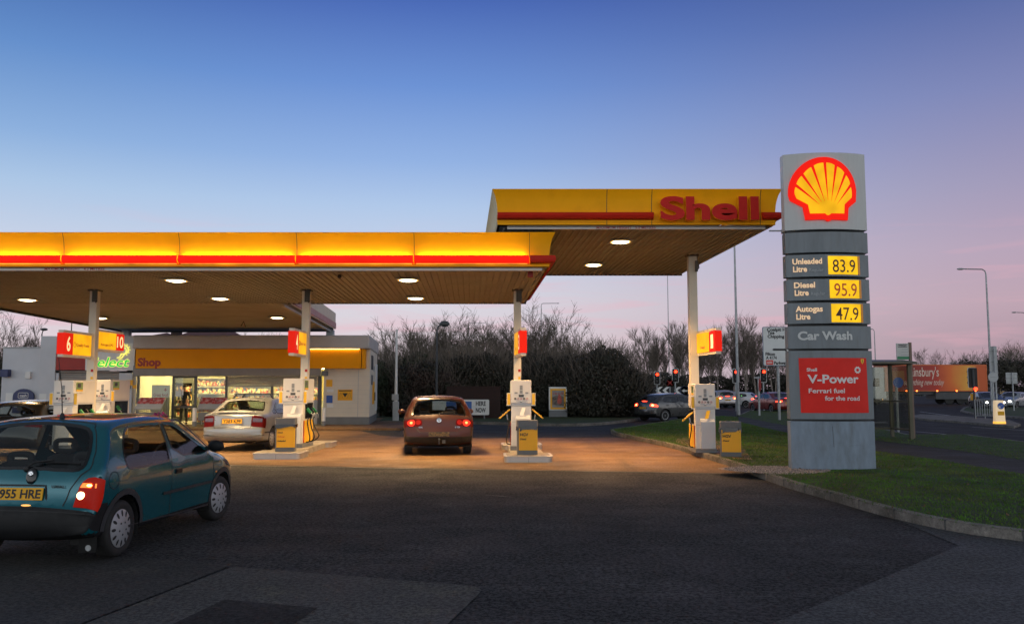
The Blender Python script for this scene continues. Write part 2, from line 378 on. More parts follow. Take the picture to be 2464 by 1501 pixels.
GZ = .11
def kerb(name, pts, z=GZ + .01, w=.13):
    mb = MB(); n = len(pts)
    P = [Vector((p[0], p[1], 0)) for p in pts]; nr = []
    for i in range(n):
        t = (P[min(i + 1, n - 1)] - P[max(i - 1, 0)]).normalized(); nr.append(Vector((-t.y, t.x, 0)))
    prof = [(0, -.03), (0, z - .02), (.018, z), (w, z), (w, -.03)]
    V = [P[i] + nr[i] * o + Z * h for i in range(n) for o, h in prof]; m = len(prof)
    Fs = [(i * m + k, i * m + k + 1, (i + 1) * m + k + 1, (i + 1) * m + k) for i in range(n - 1) for k in range(m - 1)]
    mb.add(V, Fs)
    o = mb.build(name, K('kerb'), kind='structure')
    js = MB(); acc = 0.0                                   # joints between the kerb stones
    for i in range(n - 1):
        seg = P[i + 1] - P[i]; L_ = seg.length; q = .915 - acc
        while q < L_:
            c = P[i] + seg * (q / L_); t = seg.normalized(); nn = Vector((-t.y, t.x, 0))
            js.box(-.006, .006, -.004, w + .002, 0, z + .003, 0, Matrix.Translation(c) @ Matrix.Rotation(atan2(t.y, t.x), 4, 'Z'))
            q += .915
        acc = L_ - (q - .915)
    if js.v: js.build('joint', K('dgrey'), o)
    return o
def smooth_line(pts, n=6):
    out = []; P = [Vector((*p, 0)) for p in pts]
    for i in range(len(P) - 1):
        p0, p1, p2, p3 = P[max(i - 1, 0)], P[i], P[i + 1], P[min(i + 2, len(P) - 1)]
        for k in range(n):
            t = k / n; out.append(.5 * ((2 * p1) + (-p0 + p2) * t + (2 * p0 - 5 * p1 + 4 * p2 - p3) * t * t + (-p0 + 3 * p1 - 3 * p2 + p3) * t ** 3))
    out.append(P[-1]); return [(p.x, p.y) for p in out]
GRASS_V, GRASS_F = [], []
def inpoly(x, y, P):
    c = False; j = len(P) - 1
    for i in range(len(P)):
        xi, yi = P[i][0], P[i][1]; xj, yj = P[j][0], P[j][1]
        if (yi > y) != (yj > y) and x < (xj - xi) * (y - yi) / (yj - yi) + xi: c = not c
        j = i
    return c
def grass_blades(P, dens, z, hmin=.012, hmax=.034, wid=.011, excl=None, cap=45000):
    xs = [p[0] for p in P]; ys = [p[1] for p in P]; x0, x1, y0, y1 = min(xs), max(xs), min(ys), max(ys)
    rng = random.Random(len(P) * 13 + int(x0 * 7)); mb_v, mb_f = [], []
    nn = min(int((x1 - x0) * (y1 - y0) * dens), cap * 3); got = 0
    for _ in range(nn):
        x, y = rng.uniform(x0, x1), rng.uniform(y0, y1)
        if got >= cap: break
        if not inpoly(x, y, P) or (excl and excl(x, y)): continue
        if hypot(x, y) > 40 and rng.random() < .5: continue
        got += 1; a = rng.uniform(0, 6.28); h = rng.uniform(hmin, hmax); w = wid * rng.uniform(.7, 1.5)
        dx, dy = cos(a) * w, sin(a) * w; lx, ly = rng.gauss(0, h * .5), rng.gauss(0, h * .5)
        b = len(mb_v); mb_v += [(x - dx, y - dy, z - .01), (x + dx, y + dy, z - .01), (x + lx, y + ly, z + h)]; mb_f.append((b, b + 1, b + 2))
    return mb_v, mb_f
MT['blade'] = mat('grass_blades', (.060, .150, .010), .8, var=.5, vscale=1.3, col2=(.095, .115, .018), c2scale=.8, c2lo=.45, c2hi=.68)
MT['leaf'] = mat('fallen_leaves', (.13, .075, .03), .8, var=.5, vscale=3)
def grass(name, label, line, dens, cap, excl=None):
    P = [Vector((p[0], p[1], GZ)) for p in line]
    mb = MB(); mb.sheet([tuple(p) for p in P]); mb.m = [0] * len(mb.f)
    v, f = grass_blades(P, dens, GZ, excl=excl, cap=cap); mb.add(v, f, 1)
    rl = random.Random(len(P)); xs = [p[0] for p in line]; ys = [p[1] for p in line]
    for _ in range(900 if cap > 40000 else 150):
        x, y = rl.uniform(min(xs), min(max(xs), 12)), rl.uniform(min(ys), max(ys)); s = rl.uniform(.015, .04); a = rl.uniform(0, 6.3)
        if not inpoly(x, y, line): continue
        c_, s_q = cos(a) * s, sin(a) * s; mb.add([(x - c_, y - s_q, GZ + .012), (x + s_q * .5, y - c_ * .5, GZ + .02), (x + c_, y + s_q, GZ + rl.uniform(.02, .05)), (x - s_q * .5, y + c_ * .5, GZ + .022)], [(0, 1, 2, 3)], 2)
    o = mb.build(name, [K('soil'), K('blade'), K('leaf')], kind='stuff'); tag(o, label, 'grass'); return o
k1 = [(at(a, b, .12).x, at(a, b, .12).y) for a, b in [(2900, 1345), (2640, 1302), (2464, 1276), (2300, 1254), (2150, 1224), (2000, 1184), (1900, 1157), (1830, 1134), (1760, 1110), (1690, 1089), (1620, 1069), (1560, 1056), (1500, 1044), (1474, 1037), (1474, 1031), (1520, 1025), (1590, 1014), (1660, 1004), (1730, 1000), (1776, 1002)]]
k1s = smooth_line(k1, 5)
kerb('kerb', [p for p in k1s][::-1])
pn = [(at(a, b, .1).x, at(a, b, .1).y) for a, b in [(1778, 1014), (1840, 1030), (1901, 1043), (2010, 1064), (2110, 1086), (2290, 1112), (2464, 1142), (2800, 1200)]]
pf = [(at(a, b, .1).x, at(a, b, .1).y) for a, b in [(1776, 1001), (1830, 1012), (1899, 1025), (2010, 1042), (2110, 1060), (2290, 1082), (2464, 1108), (2800, 1155)]]
TOT = at(2006, 1127, GZ)
def gravel_zone(x, y):
    q = at(1870, 1130, GZ); return ((x - q.x) / 1.0) ** 2 + ((y - q.y) / .75) ** 2 < 1 or (abs(x - TOT.x) < .95 and abs(y - TOT.y - .15) < .35)
def pump1_pad(x, y):
    return gravel_zone(x, y) or (3.7 < x < 5.2 and 19.6 < y < 23.2)
grass('grass', 'mown green grass verge around the tall price sign', k1s + pn, 900, 85000, pump1_pad)
MB().sheet([(p[0], p[1], GZ - .004) for p in pn + pf[::-1]]).build('footpath', K('path'), kind='structure')
g2 = [(at(a, b, .1).x, at(a, b, .1).y) for a, b in [(1779, 1000), (1806, 988), (1900, 988), (2050, 1016), (2180, 1046), (2320, 1046), (2464, 1064), (2800, 1100)]]
grass('grass', 'strip of grass between footpath and main road', g2 + pf[::-1], 220, 20000)
kerb('kerb', g2)
g3 = [(at(a, b, .1).x, at(a, b, .1).y) for a, b in [(912, 1013), (1138, 1015), (1300, 1019), (1400, 1019), (1480, 1014), (1545, 1004), (1583, 989), (1602, 975)]]
kerb('kerb', smooth_line(g3, 4))
grass('grass', 'dark grass under the hedge beyond the forecourt', smooth_line(g3, 4) + [(20, 110), (-30, 110), (-30, 47), (-7, 47)], 20, 12000)
# gravel beside the totem, pump pad
gq = at(1870, 1130, GZ); gp = [(gq.x + 1.05 * cos(t) * (1 + .12 * sin(3 * t)), gq.y + .8 * sin(t) * (1 + .1 * cos(4 * t)), GZ + .004) for t in [2 * pi * i / 28 for i in range(28)]]
gm = MB(); gm.sheet(gp); gr = random.Random(3)
for _ in range(1500):
    t = gr.uniform(0, 6.28); r = sqrt(gr.random()); x, y = gq.x + 1.0 * r * cos(t), gq.y + .75 * r * sin(t); s = gr.uniform(.012, .028); a = gr.uniform(0, 3)
    gm.add([(x + s * cos(a), y + s * sin(a), GZ), (x + s * cos(a + 2.1), y + s * sin(a + 2.1), GZ), (x + s * cos(a + 4.2), y + s * sin(a + 4.2), GZ), (x, y, GZ + s * 1.1)], [(0, 1, 3), (1, 2, 3), (2, 0, 3)])
tag(gm.build('gravel', K('gravel'), kind='stuff'), 'patch of pale gravel beside the price sign foot', 'gravel')
MB().sheet(poly([(1626, 1063), (1690, 1083), (1762, 1103), (1810, 1105), (1790, 1078), (1740, 1062), (1680, 1052), (1630, 1054)], GZ + .005)).build('pavement', K('concrete'), kind='structure')
# raised pavement in front of the shop
sp = [(at(930, 1029, .1).x, at(930, 1029, .1).y), (-34, at(930, 1029, .1).y)]
MB().box(-34, sp[0][0] + .6, sp[0][1], 47, -.02, .09).build('pavement', K('concrete'), kind='structure', bevel=.02)
# traffic islands on the right
def island(name, pts, grassy):
    P = [(at(a, b, .1).x, at(a, b, .1).y) for a, b in pts]
    MB().prism(P, (0, 0, -.02), X, Yv, .12).build(name, K('kerb'), kind='structure', bevel=.02)
    if grassy:
        c = Vector((sum(p[0] for p in P) / len(P), sum(p[1] for p in P) / len(P), 0)); Q = [c + (Vector((*p, 0)) - c) * .93 for p in P]
        mb = MB(); mb.sheet([(p.x, p.y, .106) for p in Q]); v, f = grass_blades(Q, 8, .106, cap=2500); mb.add(v, f, 1)
        tag(mb.build('grass', [K('soil'), K('blade')], kind='stuff'), 'grass on the traffic island under the signal', 'grass')
island('traffic_island', [(2185, 1001), (2225, 1007), (2300, 1012), (2400, 1021), (2440, 1024), (2456, 1019), (2430, 1010), (2300, 1000), (2215, 996)], False)
island('traffic_island', [(2310, 987), (2335, 993), (2464, 1004), (2620, 1016), (2620, 985), (2464, 978), (2340, 974), (2318, 980)], True)
def line(pts, w=.12):
    mb = MB()
    for i in range(len(pts) - 1):
        a, b = at(*pts[i], -.004), at(*pts[i + 1], -.004); t = (b - a).normalized(); n = Vector((-t.y, t.x, 0)) * w / 2
        mb.add([a - n, b - n, b + n, a + n], [(0, 1, 2, 3)])
    mb.build('road_marking', K('line'), kind='structure')
line([(2205, 1038), (2265, 1043), (2325, 1052)]); line([(2338, 1027), (2470, 1035)]); line([(2213, 990), (2290, 1000)], .15); line([(2225, 1001), (2250, 1004)]); line([(2265, 1006), (2290, 1009)])
line([(1735, 985), (1765, 986)]); line([(1800, 978), (1850, 979)])
# ================================================================ CAR BUILDER
def chaikin(P, n=2):
    for _ in range(n):
        Q = []
        for i in range(len(P)):
            a, b = P[i], P[(i + 1) % len(P)]
            Q.append((a[0] * .75 + b[0] * .25, a[1] * .75 + b[1] * .25)); Q.append((a[0] * .25 + b[0] * .75, a[1] * .25 + b[1] * .75))
        P = Q
    return P
def ell(cx, cy, rx, ry, n=20, a0=0.0, a1=2 * pi):
    return [(cx + rx * cos(a0 + (a1 - a0) * i / n), cy + ry * sin(a0 + (a1 - a0) * i / n)) for i in range(n)]
def rnd(P, n=2): return chaikin(P, n)
class Shell:
    """Half-analytic car skin: a side profile swept across the width, closed by crowned sides; windows, lamps and bumpers are cut out of it exactly."""
    def __init__(s, prof, W, H, belt, tumble=.17, taper=(.10, .55, .14, .75), r=.09, crown=(.035, .10), sill=.05, step=.06):
        P = chaikin(prof, 2); n = len(P)
        # start at the bottom, behind the middle
        i0 = min(range(n), key=lambda i: (P[i][1] > .5) * 9 + abs(P[i][0])); P = P[i0:] + P[:i0]
        P.append(P[0]); ln = [0.0]
        for i in range(n): ln.append(ln[-1] + hypot(P[i + 1][0] - P[i][0], P[i + 1][1] - P[i][1]))
        N = int(ln[-1] / step); us = np.linspace(0, ln[-1], N)
        s.py = np.interp(us, ln, [p[0] for p in P]); s.pz = np.interp(us, ln, [p[1] for p in P]); s.u = us; s.N = N
        ty = np.gradient(s.py); tz = np.gradient(s.pz); q = np.hypot(ty, tz); s.dy, s.dz = tz / q, -ty / q     # inward normal
        s.W, s.H, s.belt, s.tum, s.tp, s.sill = W, H, belt, tumble, taper, sill
        s.y0, s.y1 = min(s.py), max(s.py)
        s.r = np.where(s.pz < .45, r * .6, r)
        s.c = crown[0] + (crown[1] - crown[0]) * np.abs(s.dy) ** 1.5
        top = int(np.argmax(s.pz)); rear = int(np.argmin(s.py)); front = int(np.argmax(s.py))
        s.rear = (max(rear - 4, 0), top); s.front = (top, min(front + 4, N - 1))
    def S(s, y, z):
        a, da, b, db = s.tp; w = s.W / 2
        q = min(max((s.y0 + da - y) / da, 0), 1); w *= 1 - a * q * q
        q = min(max((y - s.y1 + db) / db, 0), 1); w *= 1 - b * q * q
        bl = s.belt(y) if callable(s.belt) else s.belt
        if z > bl: t = (z - bl) / (s.H - bl); w -= s.tum * (t * .85 + t * t * .15)
        else:
            t = (bl - z) / bl; w += .012 * sin(min(t * 2.2, 1) * pi) - s.sill * max(t - .45, 0) ** 1.3 * 1.8
        return w
    def strip(s, u, v, off=0.0):
        i = min(max(np.searchsorted(s.u, u) - 1, 0), s.N - 2); t = (u - s.u[i]) / (s.u[i + 1] - s.u[i]); t = min(max(t, 0), 1)
        L = lambda A: A[i] * (1 - t) + A[i + 1] * t
        y, z, dy, dz, r, c = L(s.py), L(s.pz), L(s.dy), L(s.dz), L(s.r), L(s.c); q = hypot(dy, dz); dy /= q; dz /= q
        w = s.S(y + dy * (c + r), z + dz * (c + r)); a = abs(v); sg = 1 if v >= 0 else -1
        if a <= .85: f = a / .85; x = f * (w - r); o = c * f * f; nx, nn = 0, 1
        else: th = min((a - .85) / .15, 1) * pi / 2; x = w - r + r * sin(th); o = c + r * (1 - cos(th)); nx, nn = sin(th), cos(th)
        x += off * nx; o -= off * nn
        return (sg * x, y + dy * o, z + dz * o)
    def side(s, y, z, sg=1, off=0.0): return (sg * (s.S(y, z) + off), y, z)
    def vmap(s, u, x):
        i = min(max(np.searchsorted(s.u, u), 0), s.N - 1); w = s.S(s.py[i] + s.dy[i] * .1, s.pz[i] + s.dz[i] * .1); r = s.r[i]; a = abs(x)
        v = a / (w - r) * .85 if a < w - r else .85 + min((a - (w - r)) / r, 1) * .15
        return v if x >= 0 else -v
    def u_of(s, which, z):
        a, b = s.rear if which == 'rear' else s.front
        zz, uu = list(s.pz[a:b + 1]), list(s.u[a:b + 1])
        if which == 'front': zz, uu = zz[::-1], uu[::-1]
        o = np.argsort(zz, kind='stable'); return float(np.interp(z, np.array(zz)[o], np.array(uu)[o]))
    def end(s, which, x, z, off=0.0):
        u = s.u_of(which, z); return s.strip(u, s.vmap(u, x), off)
    def uv(s, which, x, z): u = s.u_of(which, z); return (u, s.vmap(u, x) * .8)
def densify(P, d=.06, closed=True):
    out = []; n = len(P)
    for i in range(n if closed else n - 1):
        a, b = P[i], P[(i + 1) % n]; k = max(int(hypot(b[0] - a[0], b[1] - a[1]) / d), 1)
        out += [(a[0] + (b[0] - a[0]) * j / k, a[1] + (b[1] - a[1]) * j / k) for j in range(k)]
    if not closed: out.append(P[-1])
    return out
def cdt(bound, pts, polys):
    V = []; E = []
    def loop(P):
        b = len(V); V.extend(Vector(p) for p in P); E.extend((b + i, b + (i + 1) % len(P)) for i in range(len(P)))
    loop(bound)
    for P in polys: loop(P)
    V.extend(Vector(p) for p in pts)
    r = geometry.delaunay_2d_cdt(V, E, [], 0, 1e-5)
    return [tuple(v) for v in r[0]], [tuple(f) for f in r[2]]
def build_skin(sh, root, side_regs, end_regs, body_mat, merge_parts=True, side_step=.09, flip_x=False):
    """regions: (part name, material, polygon, dict(off=, hole=)). side polygons in (y, z); end polygons ('rear'|'front', name, mat, (x, z) polygon, opts)."""
    parts = {}
    def part(nm, m): return parts.setdefault(nm, (MB(), m))[0]
    # ---- strip
    U, VS = sh.u, [0, .17, .34, .51, .68, .85, .90, .95, 1.0]
    vs = sorted(set([-q for q in VS] + VS)); umax = float(U[-1])
    regs = []
    for which, nm, m, P, op in end_regs:
        regs.append((nm, m, [sh.uv(which, x, z) for x, z in densify(P, .05)], op))
    bound = [(float(u), -.8) for u in U] + [(umax, v * .8) for v in vs[1:-1]] + [(float(u), .8) for u in U[::-1]] + [(0, v * .8) for v in vs[::-1][1:-1]]
    pts = [(float(u), v * .8) for u in U[1:-1] for v in vs[1:-1]]
    V, Fs = cdt(bound, pts, [r[2] for r in regs])
    def emit(V, Fs, regs, fmap, body, name, outdir, skip=None):
        cache = {}
        for f in Fs:
            cx = sum(V[i][0] for i in f) / 3; cy = sum(V[i][1] for i in f) / 3; hit = None
            for r in regs:
                if inpoly(cx, cy, r[2]): hit = r; break
            if hit and hit[3].get('hole'): continue
            if skip and skip(fmap(cx, cy, 0)): continue
            if hit is None and name == 'strip' and fmap(cx, cy, 0)[2] < sh.under: hit = ('underbody', K('plastic'), None, {})
            mb, off = (body, 0.0) if hit is None else (part(hit[0], hit[1]), hit[3].get('off', 0.0))
            ids = []
            for i in f:
                k = (id(mb), i)
                if k not in cache: cache[k] = len(mb.v); mb.v.append(fmap(V[i][0], V[i][1], off))
                ids.append(cache[k])
            p0, p1, p2 = (Vector(mb.v[i]) for i in ids)
            nrm = (p1 - p0).cross(p2 - p0); c = (p0 + p1 + p2) / 3
            if nrm.dot(outdir(c)) < 0: ids = [ids[0], ids[2], ids[1]]
            mb.f.append(tuple(ids)); mb.m.append(0)
    body = part('body', body_mat); ylim = (sh.y1 - sh.y0) * .3
    emit(V, Fs, regs, lambda u, v, o: sh.strip(min(max(u, 0), umax), v / .8, o), body, 'strip', lambda c: c - Vector((c.x * .6, min(max(c.y, -ylim), ylim), .62)), lambda q: q[2] < .42 and abs(q[0]) > sh.W / 2 - .36 and any(abs(q[1] - w) < wr for w, wr in sh.wheels))
    # ---- sides
    E = [sh.strip(float(u), 1.0) for u in U[:-1]]; loop = [(p[1], p[2]) for p in E]
    ys = np.arange(sh.y0 + .03, sh.y1, side_step); zs = np.arange(.16, sh.H, side_step)
    g = [(float(y), float(z)) for y in ys for z in zs if inpoly(y, z, loop)]
    sregs = [(a, b, densify(P, .05), o) for a, b, P, o in side_regs]
    V, Fs = cdt(loop, g, [r[2] for r in sregs])
    Fs = [f for f in Fs if inpoly(sum(V[i][0] for i in f) / 3, sum(V[i][1] for i in f) / 3, loop)]
    for sg in (1, -1):
        rg = [(a + ('' if not o.get('lr') else '@%d' % sg), b, P, o) for a, b, P, o in sregs]
        emit(V, Fs, rg, lambda y, z, o: sh.side(y, z, sg, o), body, 'side', lambda c: Vector((sg, 0, 0)))
    objs = {}
    for nm, (mb, m) in parts.items():
        o = mb.build(nm.split('@')[0], m, root); me = o.data
        bm = bmesh.new(); bm.from_mesh(me); bmesh.ops.remove_doubles(bm, verts=bm.verts, dist=.0008); bm.to_mesh(me); bm.free()
        me.polygons.foreach_set('use_smooth', [True] * len(me.polygons)); me.set_sharp_from_angle(angle=radians(48))
        objs[nm] = o
    return objs
def ribbon(mb, P3, w, mi=0):                               # thin band along a polyline lying on the skin; P3: list of (point, outward)
    n = len(P3); V = []
    for i in range(n):
        p, o = P3[i]; t = (P3[min(i + 1, n - 1)][0] - P3[max(i - 1, 0)][0]).normalized(); b = t.cross(o).normalized() * w / 2
        V += [p - b, p + b]
    mb.add(V, [(2 * i, 2 * i + 1, 2 * i + 3, 2 * i + 2) for i in range(n - 1)], mi)
def side_line(sh, mb, P, w, sg, off=.003, closed=False, mi=0):
    Q = densify(P, .04, closed); 
    if closed: Q.append(Q[0])
    ribbon(mb, [(Vector(sh.side(y, z, sg, off)), Vector((sg, 0, .25))) for y, z in Q], w, mi)
def end_line(sh, mb, which, P, w, off=.003, closed=False, mi=0):
    Q = densify(P, .04, closed)
    if closed: Q.append(Q[0])
    o = Vector((0, -1 if which == 'rear' else 1, .35)); ribbon(mb, [(Vector(sh.end(which, x, z, off)), o) for x, z in Q], w, mi)
def wheel(root, x, y, r, w, sg, cap_m, style='cover', steer=0.0, nspoke=12):
    """wheel > tyre, rim. Axle along local x; sg = +1 outer face to +x."""
    wo = bpy.data.objects.new('wheel', None); COL.objects.link(wo); wo.parent = root; wo.location = (x, y, r); wo.rotation_euler = (0, 0, steer); wo.empty_display_size = .2
    M = Matrix.Rotation(pi / 2 * sg, 4, 'Y')
    t = MB(); ri = r * .66
    t.lathe([(ri, -w / 2), (r * .93, -w / 2), (r * .985, -w * .40), (r, -w * .25), (r, w * .25), (r * .985, w * .40), (r * .93, w / 2), (r * .80, w / 2 + .006), (ri, w / 2 - .008)], 36, 0, M)
    t.build('tyre', K('tyre'), wo, smooth=40)
    c = MB()
    if style == 'cover':
        c.lathe([(ri + .004, w / 2 - .02), (ri + .002, w / 2 - .004), (ri * .93, w / 2 + .002), (ri * .55, w / 2 + .016), (ri * .25, w / 2 + .022), (1e-6, w / 2 + .022)], 36, 0, M)
        d = c
        for k in range(nspoke):
            a = 2 * pi * k / nspoke; M2 = M @ Matrix.Rotation(a, 4, 'Z') @ Matrix.Translation((ri * .80, 0, w / 2 + .0085)) @ Matrix.Rotation(radians(8), 4, 'Y')
            d.add([(.034 * cos(q), .016 * sin(q), 0) for q in [2 * pi * j / 14 for j in range(14)]], [tuple(range(14))], 1, M2)
        for k in range(5):
            a = 2 * pi * k / 5; d.lathe([(.011, 0), (.011, .003), (1e-6, .003)], 8, 1, M @ Matrix.Rotation(a, 4, 'Z') @ Matrix.Translation((ri * .34, 0, w / 2 + .020)))
        c.build('rim', [cap_m, K('black')], wo, smooth=40)
    else:
        c.lathe([(ri + .004, w / 2 - .03), (ri + .004, w / 2), (ri * .93, w / 2 - .002), (ri * .90, w / 2 - .05)], 36, 0, M)
        c.lathe([(ri * .26, w / 2 - .05), (ri * .24, w / 2 - .01), (1e-6, w / 2 - .006)], 16, 0, M)
        for k in range(nspoke):
            a = 2 * pi * k / nspoke; M2 = M @ Matrix.Rotation(a, 4, 'Z')
            c.box(ri * .15, ri * .95, -.022, .022, w / 2 - .04, w / 2 - .010, 0, M2)
        c.lathe([(ri * .9, w / 2 - .075), (1e-6, w / 2 - .075)], 24, 1, M)
        c.build('rim', [cap_m, K('black')], wo, smooth=40)
    return wo
MT['tyre'] = mat('tyre_rubber', (.018, .018, .018), .75, var=.25, vscale=8)
MT['cap'] = mat('wheel_cover_silver', (.42, .43, .45), .38, metal=.35, var=.10)
MT['plastic'] = mat('bumper_plastic', (.012, .0125, .014), .55, spec=.3, var=.2, vscale=5, bump=.15, bscale=300)
MT['trim'] = mat('grey_arch_trim', (.035, .037, .041), .5, var=.15)
MT['interior'] = mat('car_interior', (.03, .032, .036), .8, var=.3)
MT['tl_red'] = mat('tail_lens_red', (.10, .003, .003), .45, spec=.12, var=.1)
MT['tl_lit'] = mat('tail_lens_lit', (.8, .05, .03), .3, var=.25, vscale=14, emit=4.2, ecol=(1, .05, .02))
MT['tl_near'] = mat('tail_lens_near', (.5, .02, .01), .4, spec=.2, var=.25, vscale=14, emit=1.15, ecol=(1, .03, .012))
MT['tl_bulb'] = mat('tail_bulb_near', (1, .2, .08), .3, var=0, emit=4, ecol=(1, .20, .05))
MT['tl_core'] = mat('tail_bulb_lit', (1, .2, .08), .3, var=0, emit=24, ecol=(1, .16, .04))
MT['tl_glow'] = mat('tail_lens_glow', (.22, .006, .004), .35, spec=.15, var=.2, vscale=12, emit=.16, ecol=(1, .03, .004))
MT['tl_orange'] = mat('indicator_lit', (.9, .2, .02), .3, var=.1, emit=1.5, ecol=(1, .20, .03))
MT['rev_lit'] = mat('reversing_lamp_lit', (1, .9, .7), .3, var=0, emit=6, ecol=(1, .62, .26))
MT['head_lit'] = mat('headlamp_lit', (1, 1, .9), .3, var=0, emit=14, ecol=(1, .95, .8))
MT['amber'] = mat('amber_lens', (.75, .22, .03), .2, var=.05, coat=1)
def paint(name, col, metal=.35, rough=.32, dirt=None):
    MT[name] = mat(name, col, rough, metal=metal, var=.06, vscale=1.4, coat=.2 if dirt else .9, col2=dirt, c2scale=2.0, c2lo=.50, c2hi=.85)
    return MT[name]
def plate(root, sh, which, z, text, h=.112, w=.52, x=0.0, off=.012, m='plate_y'):
    p = Vector(sh.end(which, x, z, off)); q0, q1 = Vector(sh.end(which, x, z - h / 2, off)), Vector(sh.end(which, x, z + h / 2, off))
    B = (q1 - q0).normalized(); A = X if which == 'rear' else -X; Nn = A.cross(B)
    mb = MB(); mb.prism([(-w / 2, -h / 2), (w / 2, -h / 2), (w / 2, h / 2), (-w / 2, h / 2)], p - Nn * .008, A, B, .010)
    o = mb.build('number_plate', K(m), root)
    if text:
        t = MB(); t.text(text, p + Nn * .0045, A, B, h * .68, w * .93, bold=.026, valign='M'); t.build('lettering', K('txt_black'), o)
    return o
def car(name, label, loc, rz, s, group=None):
    root = thing(name, label, 'car', loc, rz, group)
    sh = Shell(s['prof'], s['W'], s['H'], s['belt'], s.get('tum', .17), s.get('taper', (.10, .55, .14, .75)), s.get('r', .09), s.get('crown', (.035, .10)), step=s.get('step', .06))
    far = s.get('far', False); bm_ = s['paint']
    yr, yf = s['axles']; R = s.get('R', .30); ar = R + .055; zc = R; sh.wheels = [(yr, ar), (yf, ar)]; sh.under = s.get('under', .27)
    SR = []
    for yc in (yr, yf): SR.append(('hole', None, ell(yc, zc, ar, ar, 26), {'hole': 1}))
    if s.get('arch_trim'):
        for yc in (yr, yf): SR.append(('arch_trim@%.1f' % yc, K('trim'), ell(yc, zc, ar + .06, ar + .06, 30), {'off': .006, 'lr': 1}))
    for nm, P in s['windows']: SR.append((nm, K(s.get('glass', 'cglass')), P, {'off': -.004, 'lr': 1}))
    for nm, m, P, op in s.get('side_regs', []): SR.append((nm, m, P, op))
    ER = []
    ER += s.get('end_regs_first', [])
    ER.append(('rear', 'rear_window', K(s.get('rglass', s.get('glass', 'cglass'))), s['rear_win'], {'off': -.004}))
    ER.append(('front', 'windscreen', K(s.get('glass', 'cglass')), s['front_win'], {'off': -.004}))
    ER += s.get('end_regs', [])
    ob = build_skin(sh, root, SR, ER, bm_, side_step=.10 if not far else .16)
    # wheels + dark arch liners
    for sg in (1, -1):
        for yc in (yr, yf):
            ln = MB()
            w = s.get('tw', .18); xo = sh.S(yc, zc) - .012; ax = (xo - w / 2) * sg
            wheel(root, ax, yc, R, w, sg, s.get('cap', K('cap')), s.get('wstyle', 'cover'), s.get('steer', 0) if yc == yf else 0, s.get('nspoke', 12))
            A = [radians(a) for a in range(-20, 201, 20)]; V = []
            for x in (xo + .003, xo - .34):
                V += [(x * sg, yc + ar * cos(a), zc + ar * sin(a)) for a in A]
            n = len(A); ln.add(V, [(i, i + 1, i + 1 + n, i + n) for i in range(n - 1)] + [tuple(range(n, 2 * n))]); ln.build('wheel_arch', K('black'), root)
    # interior
    it = MB(); zb = (s['belt'] if not callable(s['belt']) else s['belt'](0)) - .04; wi = s['W'] / 2 - .12
    c0, c1 = s.get('cabin', (-1.35, .75)); it.box(-wi, wi, c0 + .12, c1, .24, .30); it.box(-wi, wi, c0, c0 + .30, .3, zb - .02); it.box(-wi, wi, c1 - .02, c1 + .3, .45, zb - .03)
    for sx in (-1, 1):
        for ysd, tall in ((s.get('front_seat', -.02), 1), (s.get('rear_seat', c0 + .42), 0)):
            it.add(*rbox(.24, .07, .32, (sx * .36, ysd - .1, zb - .22), .2)); it.box(sx * .36 - .24, sx * .36 + .24, ysd - .05, ysd + .42, .3, .5)
            hr = zb + .20 if tall else zb + .10
            # headrest with the open middle
            it.tube([(sx * .36 + .115 * abs(cos(a)) ** .5 * (1 if cos(a) > 0 else -1), ysd - .19, hr + .062 * abs(sin(a)) ** .6 * (1 if sin(a) > 0 else -1)) for a in [2 * pi * k / 20 for k in range(21)]], .030 if tall else .036, 6)
            it.box(sx * .36 - .06, sx * .36 - .045, ysd - .20, ysd - .18, zb, hr - .05); it.box(sx * .36 + .045, sx * .36 + .06, ysd - .20, ysd - .18, zb, hr - .05)
    it.tube([(.36 + .185 * cos(a), c1 - .16 + .06 * sin(a), zb + .015 + .17 * sin(a)) for a in [2 * pi * k / 18 for k in range(19)]], .014, 6)
    it.build('interior', K('interior'), root, smooth=40)
    # rubber seals round the glass
    if not far or s.get('seals'):
        for nm, P in s['windows']:
            for sg in (1, -1):
                sl = MB(); side_line(sh, sl, P, .026, sg, .002, True); sl.build('window_seal', K('gloss_black'), root, smooth=60)
        for wh in ('rear', 'front'):
            sl = MB(); end_line(sh, sl, wh, s[wh + '_win'], .034, .002, True); sl.build('window_seal', K('gloss_black'), root, smooth=60)
    for P in s.get('gaps', []):
        for sg in (1, -1): gp = MB(); side_line(sh, gp, P, .010, sg, .0015, False); gp.build('panel_gap', K('black'), root)
    for P in s.get('rear_gaps', []): gp = MB(); end_line(sh, gp, 'rear', P, .012, .0015, False); gp.build('panel_gap', K('black'), root)
    for y, z in s.get('handles', []):
        for sg in (1, -1):
            p = Vector(sh.side(y, z, sg, 0)); h = MB(); h.box(-.012, .016, -.075, .075, -.028, .028, 0, Matrix.Translation(p)); h.build('door_handle', s.get('handle_m', K('gloss_black')), root, bevel=.008)
    if s.get('mirror'):
        y, z = s['mirror']
        for sg in (1, -1):
            p = Vector(sh.side(y, z, sg, 0)); h = MB(); h.ball(p + Vector((sg * .11, .0, .03)), .105, .055, .075, 8); h.bar(p - X * sg * .02, p + Vector((sg * .08, 0, .01)), .05, .05); h.build('wing_mirror', s.get('mirror_m', bm_), root, smooth=40)
    if s.get('rub'):
        y0_, y1_, z0_ = s['rub']
        for sg in (1, -1):
            h = MB(); Q = densify([(y0_, z0_), (y1_, z0_)], .06, False); side_line(sh, h, Q, .032, sg, .010); h.build('rub_strip', K('plastic'), root)
    return root, sh
